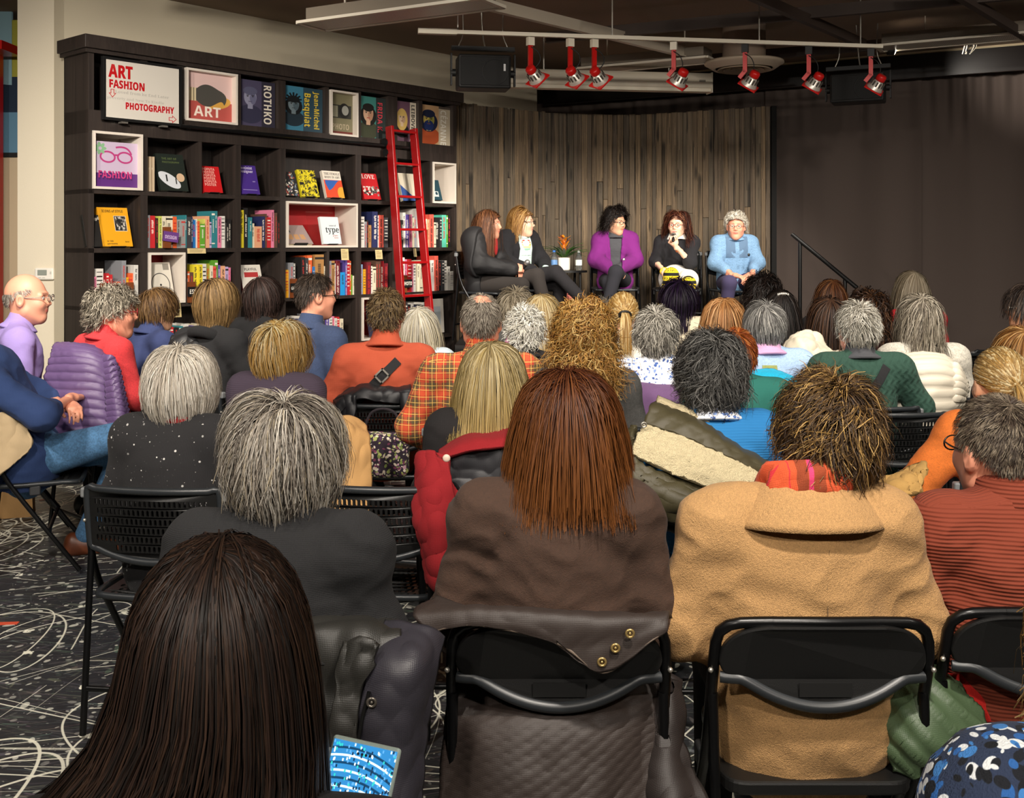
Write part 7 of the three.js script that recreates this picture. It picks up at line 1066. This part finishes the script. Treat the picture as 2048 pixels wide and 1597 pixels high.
// dark grey rain jacket on the chair of the grey bob
{
  const m = nylon(0x2a282f, .5), olive = nylon(0x22211e, .5);
  const t = coat('rain_jacket', 'dark grey rain jacket with snap placket beside the long black hair', 'jacket', [
    ['back', [[[560, 1236, 2.2], [650, 1240, 2.18], [740, 1244, 2.16], [800, 1258, 2.14]], [[560, 1262, 2.04], [650, 1266, 2.03], [730, 1270, 2.02], [800, 1280, 2.02]], [[560, 1400, 1.98], [650, 1410, 2.0], [710, 1400, 1.99], [790, 1400, 1.98]], [[560, 1620, 1.96], [650, 1620, 1.98], [700, 1620, 1.99], [790, 1620, 1.97]]], olive, { nu: 50, nv: 60, disp: wrinkle(.013, 1.1, 5) }],
    ['front_panel', [[[772, 1250, 2.12], [810, 1252, 2.08], [850, 1262, 2.06], [880, 1278, 2.08]], [[745, 1330, 1.98], [790, 1330, 1.955], [830, 1330, 1.96], [868, 1335, 2.02]], [[722, 1440, 1.955], [770, 1440, 1.93], [815, 1440, 1.94], [850, 1445, 2.0]], [[715, 1540, 1.95], [760, 1545, 1.93], [805, 1550, 1.94], [838, 1550, 1.98]], [[715, 1640, 1.94], [760, 1640, 1.92], [800, 1640, 1.93], [835, 1640, 1.97]]], m, { nu: 30, nv: 60, disp: wrinkle(.007, 1.2, 2) }],
    ['pocket_fold', [[[690, 1285, 1.985], [735, 1275, 1.97], [760, 1290, 1.965]], [[668, 1380, 1.955], [690, 1400, 1.95], [722, 1390, 1.95]], [[665, 1470, 1.95], [690, 1500, 1.94], [715, 1500, 1.94]], [[640, 1530, 1.93], [680, 1540, 1.93], [712, 1530, 1.93]]], olive, { nu: 24, nv: 30, disp: wrinkle(.012, 2, 4) }]]);
  part('snap', snap(743, 1406, 1.93), std(0x6a645c, .3, { metalness: .7 }), t);
  part('zip', tube([[738, 1385, 1.935], [722, 1450, 1.935], [716, 1510, 1.935], [730, 1560, 1.93]].map(p => at(...p).toArray()), .004, 40, 6), M.blackMetal, t);
}
// green quilted jacket hanging behind the rust pullover
{
  const m = nylon(0x42543a, .5);
  coat('quilted_jacket', 'moss green quilted jacket hanging under the right-hand chair back', 'jacket', [
    ['jacket_body', [[[1772, 1330, 2.4], [1830, 1322, 2.37], [1880, 1330, 2.35], [1920, 1370, 2.35]], [[1765, 1400, 2.32], [1830, 1400, 2.27], [1900, 1410, 2.27], [1970, 1430, 2.3]], [[1768, 1480, 2.28], [1830, 1490, 2.23], [1900, 1490, 2.23], [1990, 1490, 2.27]], [[1785, 1545, 2.27], [1840, 1560, 2.24], [1900, 1560, 2.24], [2000, 1560, 2.27]]], m, { nu: 44, nv: 44, disp: sumD(wrinkle(.006, 1, 1), (u, v) => .012 * Math.sqrt(Math.abs(Math.sin(PI * (v * 4 - u * 3.2))))) }]]);
  coat('red_garment', 'bright red garment tucked inside the moss green jacket', 'garment', [['cloth', [[[1880, 1345, 2.39], [1930, 1350, 2.37], [2000, 1352, 2.38]], [[1900, 1400, 2.37], [1940, 1405, 2.35], [2010, 1400, 2.36]], [[1930, 1440, 2.36], [1960, 1445, 2.34], [2020, 1440, 2.35]]], cloth(0xb81a12), { nu: 20, nv: 16 }]]);
}
// red jacket on the chair of the straight grey-blonde hair
{
  const r = cloth(0x860d16), k = nylon(0x2c2c2f, .5);
  const t = coat('red_jacket', 'red jacket with black lining hung on the chair before the straight blonde hair', 'jacket', [
    ['collar_band', [[[880, 905, 3.5], [930, 876, 3.52], [990, 866, 3.54], [1060, 846, 3.56]], [[878, 915, 3.42], [930, 892, 3.4], [990, 882, 3.4], [1060, 868, 3.42]], [[885, 922, 3.4], [935, 905, 3.38], [995, 898, 3.38], [1060, 888, 3.4]]], r, { nu: 40, nv: 14 }],
    ['lining', [[[895, 915, 3.42], [940, 902, 3.41], [1000, 895, 3.41], [1060, 888, 3.42]], [[900, 960, 3.42], [950, 960, 3.42], [1010, 960, 3.41], [1060, 960, 3.42]], [[925, 985, 3.38], [960, 1000, 3.38], [1010, 1005, 3.38], [1060, 1000, 3.4]]], k, { nu: 40, nv: 30, disp: wrinkle(.012, 1.6, 6) }],
    ['front_edge', [[[838, 915, 3.46], [870, 905, 3.42], [900, 915, 3.4]], [[845, 960, 3.42], [875, 965, 3.38], [905, 965, 3.38]], [[870, 1005, 3.4], [895, 1000, 3.36], [940, 1000, 3.36]], [[880, 1020, 3.4], [940, 1022, 3.36], [1060, 1015, 3.38]]], r, { nu: 24, nv: 40, disp: wrinkle(.008, 1.6, 2) }],
    ['hanging_sleeve', [[[836, 912, 3.44], [865, 905, 3.4], [898, 930, 3.38]], [[838, 1000, 3.4], [868, 1005, 3.34], [904, 1010, 3.36]], [[848, 1080, 3.38], [872, 1085, 3.32], [900, 1090, 3.35]], [[868, 1160, 3.38], [880, 1172, 3.34], [896, 1170, 3.37]]], r, { nu: 30, nv: 60, th: .03, disp: wrinkle(.012, 1.5, 3) }]]);
  part('button', sph(.013, ...at(893, 917, 3.36).toArray(), 1, 1, .5, 10), std(0xd0b8a8, .4), t);
}
// olive jacket with fleece lining
{
  const ol = nylon(0x453f2a, .55), fl = cloth(0xe0d0a8, { bump: bumpWool, bs: .008, rough: 1 });
  const t = coat('fleece_lined_jacket', 'olive quilted jacket with cream fleece lining hung behind the dark grey curls', 'jacket', [
    ['collar', [[[1316, 806, 3.62], [1390, 838, 3.54], [1470, 885, 3.54], [1556, 935, 3.6]], [[1300, 815, 3.46], [1385, 852, 3.4], [1470, 900, 3.4], [1560, 950, 3.46]], [[1288, 848, 3.42], [1378, 880, 3.37], [1468, 922, 3.37], [1552, 966, 3.43]]], ol, { nu: 50, nv: 20, disp: sumD(wrinkle(.004, 1, 1), quilt(.006, 7, 1.5)) }],
    ['fleece_edge', [[[1312, 800, 3.6], [1390, 833, 3.54], [1470, 879, 3.54], [1560, 930, 3.58]], [[1314, 810, 3.54], [1390, 842, 3.5], [1470, 889, 3.5], [1560, 940, 3.54]]], fl, { nu: 60, nv: 6, th: .02, disp: wrinkle(.004, 5, 1) }],
    ['fleece_lining', [[[1288, 856, 3.41], [1378, 884, 3.38], [1468, 926, 3.38], [1545, 968, 3.42]], [[1268, 885, 3.37], [1360, 915, 3.33], [1450, 955, 3.33], [1540, 985, 3.38]], [[1262, 912, 3.35], [1345, 950, 3.31], [1440, 985, 3.31], [1536, 1002, 3.35]]], fl, { nu: 60, nv: 40, th: .02, disp: wrinkle(.004, 5, 3) }],
    ['jacket_body', [[[1272, 850, 3.44], [1266, 880, 3.4], [1256, 905, 3.36], [1290, 935, 3.34], [1345, 958, 3.33], [1440, 990, 3.33], [1536, 1005, 3.36]], [[1256, 870, 3.46], [1250, 900, 3.4], [1246, 930, 3.35], [1285, 965, 3.31], [1345, 995, 3.28], [1440, 1020, 3.28], [1530, 1030, 3.33]], [[1240, 880, 3.5], [1240, 930, 3.44], [1246, 970, 3.38], [1290, 1015, 3.33], [1345, 1040, 3.3], [1440, 1055, 3.3], [1520, 1050, 3.36]]], ol, { nu: 60, nv: 30, th: .02, disp: sumD(wrinkle(.006, 1, 1), quilt(.008, 8, 2.5)) }]]);
  part('snap', snap(1288, 850, 3.36), M.steel, t);
}
// purple puffer on the chair behind the red fleece
{
  const m = nylon(0x5f4a72, .45);
  coat('puffer_jacket', 'purple puffer jacket draped over the chair behind the red fleece', 'jacket', [
    ['jacket_back', [[[112, 688, 5.74], [150, 690, 5.70], [190, 696, 5.68], [222, 716, 5.70]], [[106, 700, 5.56], [150, 702, 5.48], [195, 712, 5.48], [232, 740, 5.54]], [[88, 770, 5.50], [150, 780, 5.42], [200, 784, 5.42], [244, 800, 5.50]], [[78, 868, 5.44], [150, 872, 5.38], [210, 876, 5.38], [268, 884, 5.46]]], m, { nu: 50, nv: 110, th: .02, disp: sumD(wrinkle(.004, 1, 1), rolls(.012, 15, .5)) }],
    ['sleeve', [[[205, 708, 5.50], [222, 714, 5.46], [236, 735, 5.48]], [[212, 770, 5.44], [232, 775, 5.40], [248, 790, 5.46]], [[214, 830, 5.41], [240, 835, 5.37], [260, 845, 5.44]], [[216, 880, 5.40], [244, 884, 5.36], [271, 888, 5.42]]], m, { nu: 20, nv: 90, th: .02, disp: rolls(.012, 15, .6) }]]);
}
coat('tan_jacket', 'tan jacket hanging at the left edge over the chair of the navy shirt', 'jacket', [['cloth', [[[-50, 770, 5.19], [5, 775, 5.14], [22, 800, 5.14]], [[-50, 840, 5.04], [15, 830, 4.99], [48, 850, 5.02]], [[-50, 910, 4.96], [20, 890, 4.94], [67, 884, 4.98]], [[-50, 990, 4.94], [0, 952, 4.92], [55, 905, 4.96]]], cloth(0xb09a78), { nu: 30, nv: 40, disp: wrinkle(.012, 1.2, 2) }]]);
coat('tan_coat', 'pale tan coat hung on the chair behind the blonde bob', 'coat', [['cloth', [[[436, 840, 4.68], [520, 848, 4.62], [620, 838, 4.6], [690, 832, 4.6], [728, 850, 4.64]], [[428, 862, 4.56], [520, 875, 4.48], [620, 875, 4.46], [690, 865, 4.46], [738, 880, 4.52]], [[430, 930, 4.52], [520, 960, 4.44], [620, 980, 4.42], [700, 980, 4.42], [742, 950, 4.48]], [[435, 1040, 4.5], [520, 1060, 4.42], [620, 1070, 4.4], [700, 1060, 4.4], [735, 1040, 4.46]]], cloth(0xc79a62), { nu: 50, nv: 50, disp: wrinkle(.012, 1.1, 7) }]]);
{ const m = nylon(0x18181b, .5);
  coat('black_jacket', 'thin black jacket draped over the chair of the orange-red shirt', 'jacket', [['shoulders', [[[668, 800, 5.3], [720, 770, 5.36], [770, 772, 5.36], [822, 768, 5.34]], [[672, 812, 5.16], [720, 782, 5.14], [770, 786, 5.13], [822, 784, 5.15]], [[676, 830, 5.15], [716, 800, 5.13], [770, 806, 5.12], [820, 808, 5.14]]], m, { nu: 40, nv: 20, disp: wrinkle(.01, 1.4, 3) }],
    ['left_front', [[[668, 800, 5.24], [690, 790, 5.16], [714, 792, 5.13]], [[672, 860, 5.16], [692, 862, 5.12], [708, 858, 5.1]], [[680, 920, 5.14], [700, 925, 5.1], [716, 915, 5.1]], [[690, 965, 5.12], [706, 968, 5.1], [722, 960, 5.1]]], m, { nu: 20, nv: 40, disp: wrinkle(.012, 1.4, 5) }], ['right_front', [[[800, 785, 5.14], [812, 785, 5.13], [824, 785, 5.15]], [[806, 830, 5.12], [816, 830, 5.1], [826, 830, 5.12]], [[808, 870, 5.12], [818, 870, 5.1], [826, 870, 5.12]]], m, { nu: 10, nv: 24 }]]); }
{ // floral bag under that chair
  const p = at(766, 866, 5.02), w = .25, h = .21, t = thing('floral_bag', 'bag with a dark floral print hanging under the chair with the black jacket', 'bag', [p.x, p.y - h, p.z]);
  const g = new RoundedBoxGeometry(w, h, .1, 5, .035), q = g.attributes.position; for (let i = 0; i < q.count; i++) { const k = .01 * noise3(q.getX(i) * 14, q.getY(i) * 14, q.getZ(i) * 14); q.setXYZ(i, q.getX(i) * (1 + k), q.getY(i) + k, q.getZ(i) + k); } g.computeVertexNormals(); g.translate(0, h / 2, 0);
  part('pouch', uvBox(g), cloth(0xffffff, { map: floral('#2f2430', ['#d9c9b4', '#7a3a58', '#8a9a52', '#c9a0ae', '#4a2f4c', '#e6dcc8', '#b0b86a'], 500, 3.4, 6, 18) }), t); part('strap', tube([[-w * .4, h * .95, 0], [-.05, h + .1, 0], [.05, h + .1, 0], [w * .4, h * .95, 0]], .007, 24, 6), cloth(0x2a2228), t);
}
coat('puffer_jacket', 'cream puffer jacket on the chair behind the grey marl sweater', 'jacket', [['jacket_back', [[[1790, 712, 5.5], [1840, 706, 5.46], [1885, 712, 5.46], [1908, 730, 5.48]], [[1790, 730, 5.34], [1840, 728, 5.3], [1890, 730, 5.3], [1918, 745, 5.36]], [[1788, 780, 5.3], [1840, 785, 5.26], [1895, 785, 5.26], [1928, 775, 5.32]], [[1800, 850, 5.28], [1840, 855, 5.24], [1890, 850, 5.24], [1925, 830, 5.3]]], nylon(0xcfc6b4, .5), { nu: 40, nv: 70, th: .02, disp: rolls(.013, 8, .6) }], ['sleeve', [[[1895, 720, 5.36], [1912, 728, 5.32], [1925, 750, 5.36]], [[1898, 760, 5.3], [1918, 765, 5.28], [1934, 775, 5.33]], [[1896, 800, 5.28], [1912, 805, 5.26], [1928, 800, 5.3]]], nylon(0xcfc6b4, .5), { nu: 16, nv: 40, th: .02, disp: rolls(.01, 6, .6) }]]);
coat('white_jacket', 'crumpled white jacket over the chair behind the dark brown hair', 'jacket', [['cloth', [[[1575, 680, 5.75], [1600, 662, 5.78], [1630, 665, 5.76], [1665, 700, 5.74], [1700, 700, 5.76]], [[1565, 700, 5.64], [1600, 690, 5.6], [1635, 700, 5.6], [1665, 720, 5.6], [1705, 715, 5.64]], [[1562, 740, 5.6], [1600, 745, 5.56], [1640, 745, 5.56], [1670, 745, 5.56], [1705, 740, 5.6]]], cloth(0xddd3bd), { nu: 40, nv: 24, disp: wrinkle(.025, 1.3, 3) }]]);
coat('mauve_coat', 'mauve coat over the chair behind the blue and olive cardigan', 'coat', [['cloth', [[[1490, 764, 5.36], [1550, 768, 5.32], [1640, 738, 5.36]], [[1485, 775, 5.24], [1550, 780, 5.2], [1660, 745, 5.22]], [[1490, 830, 5.2], [1560, 835, 5.16], [1640, 810, 5.2]]], cloth(0x7a4458), { nu: 40, nv: 20 }]]);
coat('aqua_fleece', 'bright aqua fleece folded over the mauve coat', 'fleece', [['cloth', [[[1500, 748, 5.3], [1540, 744, 5.28], [1590, 762, 5.32]], [[1500, 760, 5.17], [1540, 757, 5.15], [1596, 770, 5.2]], [[1500, 770, 5.16], [1540, 770, 5.14], [1594, 773, 5.19]]], C.aqua, { nu: 30, nv: 14, th: .02, disp: wrinkle(.006, 2, 1) }]]);
coat('purple_coat', 'muted purple coat over the chair behind the flowered top', 'coat', [['cloth', [[[1276, 765, 5.1], [1310, 768, 5.06], [1360, 775, 5.06]], [[1272, 780, 4.98], [1310, 785, 4.94], [1362, 790, 4.96]], [[1280, 835, 4.94], [1310, 838, 4.9], [1350, 838, 4.92]]], cloth(0x6a4c74), { nu: 30, nv: 20 }]]);
coat('black_coat', 'black coat with pale trim on the chair behind the brown bob', 'coat', [['cloth', [[[350, 665, 6.00], [390, 660, 5.98], [425, 672, 6.00]], [[340, 690, 5.88], [390, 688, 5.84], [440, 700, 5.88]], [[345, 770, 5.84], [390, 775, 5.80], [445, 790, 5.84]]], nylon(0x161618, .55), { nu: 30, nv: 30, th: .02, disp: wrinkle(.02, 1.2, 9) }], ['trim', tube([[436, 690, 5.85], [448, 715, 5.83], [460, 755, 5.83]].map(p => at(...p).toArray()), .006, 20, 6), std(0xc9c4ba, .6)]]);
coat('leather_jacket', 'tan leather jacket bundled right of the dark grey curls', 'jacket', [['leather', [[[1478, 850, 4.25], [1510, 838, 4.22], [1570, 832, 4.26]], [[1476, 870, 4.12], [1515, 862, 4.08], [1572, 858, 4.12]], [[1480, 905, 4.08], [1520, 905, 4.04], [1570, 905, 4.08]]], phys(0x8a5a30, .4), { nu: 30, nv: 24, th: .02, disp: wrinkle(.03, 1.6, 2) }]]);
coat('camel_scarf', 'camel and striped wraps lying beside the orange sweater', 'scarf', [['wrap', [[[1755, 975, 3.5], [1800, 950, 3.5], [1852, 925, 3.52]], [[1752, 990, 3.4], [1800, 972, 3.36], [1850, 950, 3.4]], [[1760, 1012, 3.36], [1800, 1000, 3.33], [1850, 985, 3.36]]], cloth(0xb08a4e), { nu: 30, nv: 20, th: .02, disp: wrinkle(.02, 1.8, 4) }]]);
// camel coat details, scarf, rust seams
{
  const I = personAt.E, t = I.t, nb = I.nb;
  part('coat_collar', uvBox((() => { const g = lathe([[.08, .05], [.088, .055], [.102, .05], [.132, .02], [.16, -.02], [.165, -.035], [.152, -.035], [.118, .0], [.09, .03], [.078, .04]], 40); const p = g.attributes.position; g.scale(1.12, 1, .95); g.rotateX(-.1); g.translate(nb[0] + .015, nb[1] - .01, nb[2] + .015); return g; })()), C.camel, t);
  part('scarf', uvBox((() => { const g = new THREE.TorusGeometry(.078, .03, 14, 44), p = g.attributes.position; for (let i = 0; i < p.count; i++) { const k = 1 + .16 * noise3(p.getX(i) * 30, p.getY(i) * 30, p.getZ(i) * 60); p.setXYZ(i, p.getX(i) * k, p.getY(i) * k, p.getZ(i) * 1.5); } g.computeVertexNormals(); g.rotateX(PI / 2 - .25); g.translate(nb[0] + .02, nb[1] + .045, nb[2] + .006); return g; })()), cloth(0xffffff, { map: canvasTex(256, 256, (c, w, h) => { const cs = ['#b5421c', '#c22a34', '#d23a6a', '#8a3a1c', '#c9502a']; const r = rng(9); for (let i = 0; i < 40; i++) { c.fillStyle = cs[r() * 5 | 0]; c.fillRect(r() * w, 0, 10 + r() * 50, h); } }, { repeat: [5, 5] }) }), t);
  const seam = (pts, name) => part(name, new THREE.TubeGeometry(new THREE.CatmullRomCurve3(onGarment(I, pts, .0004).map(p => V3(...p))), 60, .0013, 6), C.camel, t);
  seam([[.03, .97, .3], [.025, .9, .3], [.02, .8, .3], [.015, .7, .3], [.01, .6, .3], [.008, .5, .3]], 'back_seam');
}
// phone in the nearest hand
{
  const p = at(716, 1562, 1.16), t = thing('smartphone', 'glowing smartphone held low at the bottom of the frame', 'phone', p, -.12); t.rotateX(-.45); t.rotateZ(-.14);
  part('case', rbox(.08, .16, .009, .0042, 0, -.04, -.005, 0, 0, 0, 3), std(0xa8b8b0, .3), t);
  const tex = canvasTex(256, 512, (c, w, h) => { c.fillStyle = '#2f7fb8'; c.fillRect(0, 0, w, h); const r = rng(15); for (let i = 0; i < 20; i++) { c.strokeStyle = i % 2 ? '#d8ecf4' : '#123c5c'; c.lineWidth = 8; c.beginPath(); c.moveTo(0, 30 + i * 26); c.quadraticCurveTo(w / 2, 0 + i * 26, w, 60 + i * 26); c.stroke(); } for (let i = 0; i < 500; i++) { c.fillStyle = ['#2fc0b8', '#e8f4f8', '#16304a', '#5aa0d8'][r() * 4 | 0]; c.fillRect(r() * w, r() * h, 6, 10); } c.fillStyle = '#10181f'; for (let i = 0; i < 4; i++) { c.beginPath(); c.arc(105 + i * 16, 34, 5, 0, 7); c.fill(); } });
  const f = new THREE.PlaneGeometry(.074, .152); f.translate(0, -.04, .0002); part('screen', f, new THREE.MeshStandardMaterial({ color: 0x111111, roughness: .2, emissive: 0xffffff, emissiveMap: tex, emissiveIntensity: .9 }), t);
  const l = new THREE.RectAreaLight(0xbfdcf0, 1.2, .074, .152); l.name = 'phone_glow'; l.position.copy(p).add(V3(0, -.035, .022)); l.lookAt(p.clone().add(V3(0, .45, 1))); scene.add(l);
}
// paper bag by the left wall of chairs, floor tape
{
  const p = at(24, 1000, 6.2), t = thing('paper_bag', 'brown paper bag on the floor at the left edge', 'bag', [p.x, 0, p.z], .3);
  const g = new THREE.BoxGeometry(.24, .3, .14, 6, 8, 4), q = g.attributes.position; for (let i = 0; i < q.count; i++) { const k = .008 * noise3(q.getX(i) * 20, q.getY(i) * 16, q.getZ(i) * 20); q.setXYZ(i, q.getX(i) + k, q.getY(i), q.getZ(i) + k); } g.translate(0, .151, 0); g.computeVertexNormals(); part('bag_body', uvBox(g), std(0x9a7648, .85, { bumpMap: bumpWool, bumpScale: .001 }), t); part('handle', tube([[-.05, .3, .06], [-.04, .38, .06], [.04, .38, .06], [.05, .3, .06]], .004, 16, 6), std(0x8a6a40, .8), t);
  for (const [px, py, w, a, lb] of [[12, 1248, .1, .1, 'orange-red tape mark on the floor at the left edge'], [92, 1000, .08, .5, 'faded red tape mark on the floor beside the chair leg']]) { const d = EYE * FOCAL / (py - HORIZON), pp = at(px, py, d); solo('floor_tape', place(box(w, .002, .03, 0, .001, 0), pp.x, 0, pp.z, 0, a, 0), std(0xc24a30, .6), lb, 'tape'); }
}
// empty chairs
[[725, 958, 3.42, -.15, 'mesh', 'empty black mesh chair between the grey bob and the red jacket'], [1800, 826, 4.9, 0, 'mesh', 'empty black mesh chair right of the highlighted wavy hair'], [1945, 640, 7.6, .5, 'mesh', 'empty black folding chair by the curtain on the right'], [1992, 632, 7.9, .5, 'mesh', 'second empty folding chair by the curtain, nearer the right edge'], [300, 662, 5.6, -.75, 'mesh', 'empty black chair between the red fleece and the navy jacket']].forEach(([px, py, d, yaw, k, label]) => { const p = at(px, py, d); const back = V3(0, 0, .22).applyAxisAngle(V3(0, 1, 0), yaw); putChair(k, V3(p.x - back.x, 0, p.z - back.z), yaw, label); });
renderer.render(scene, camera);
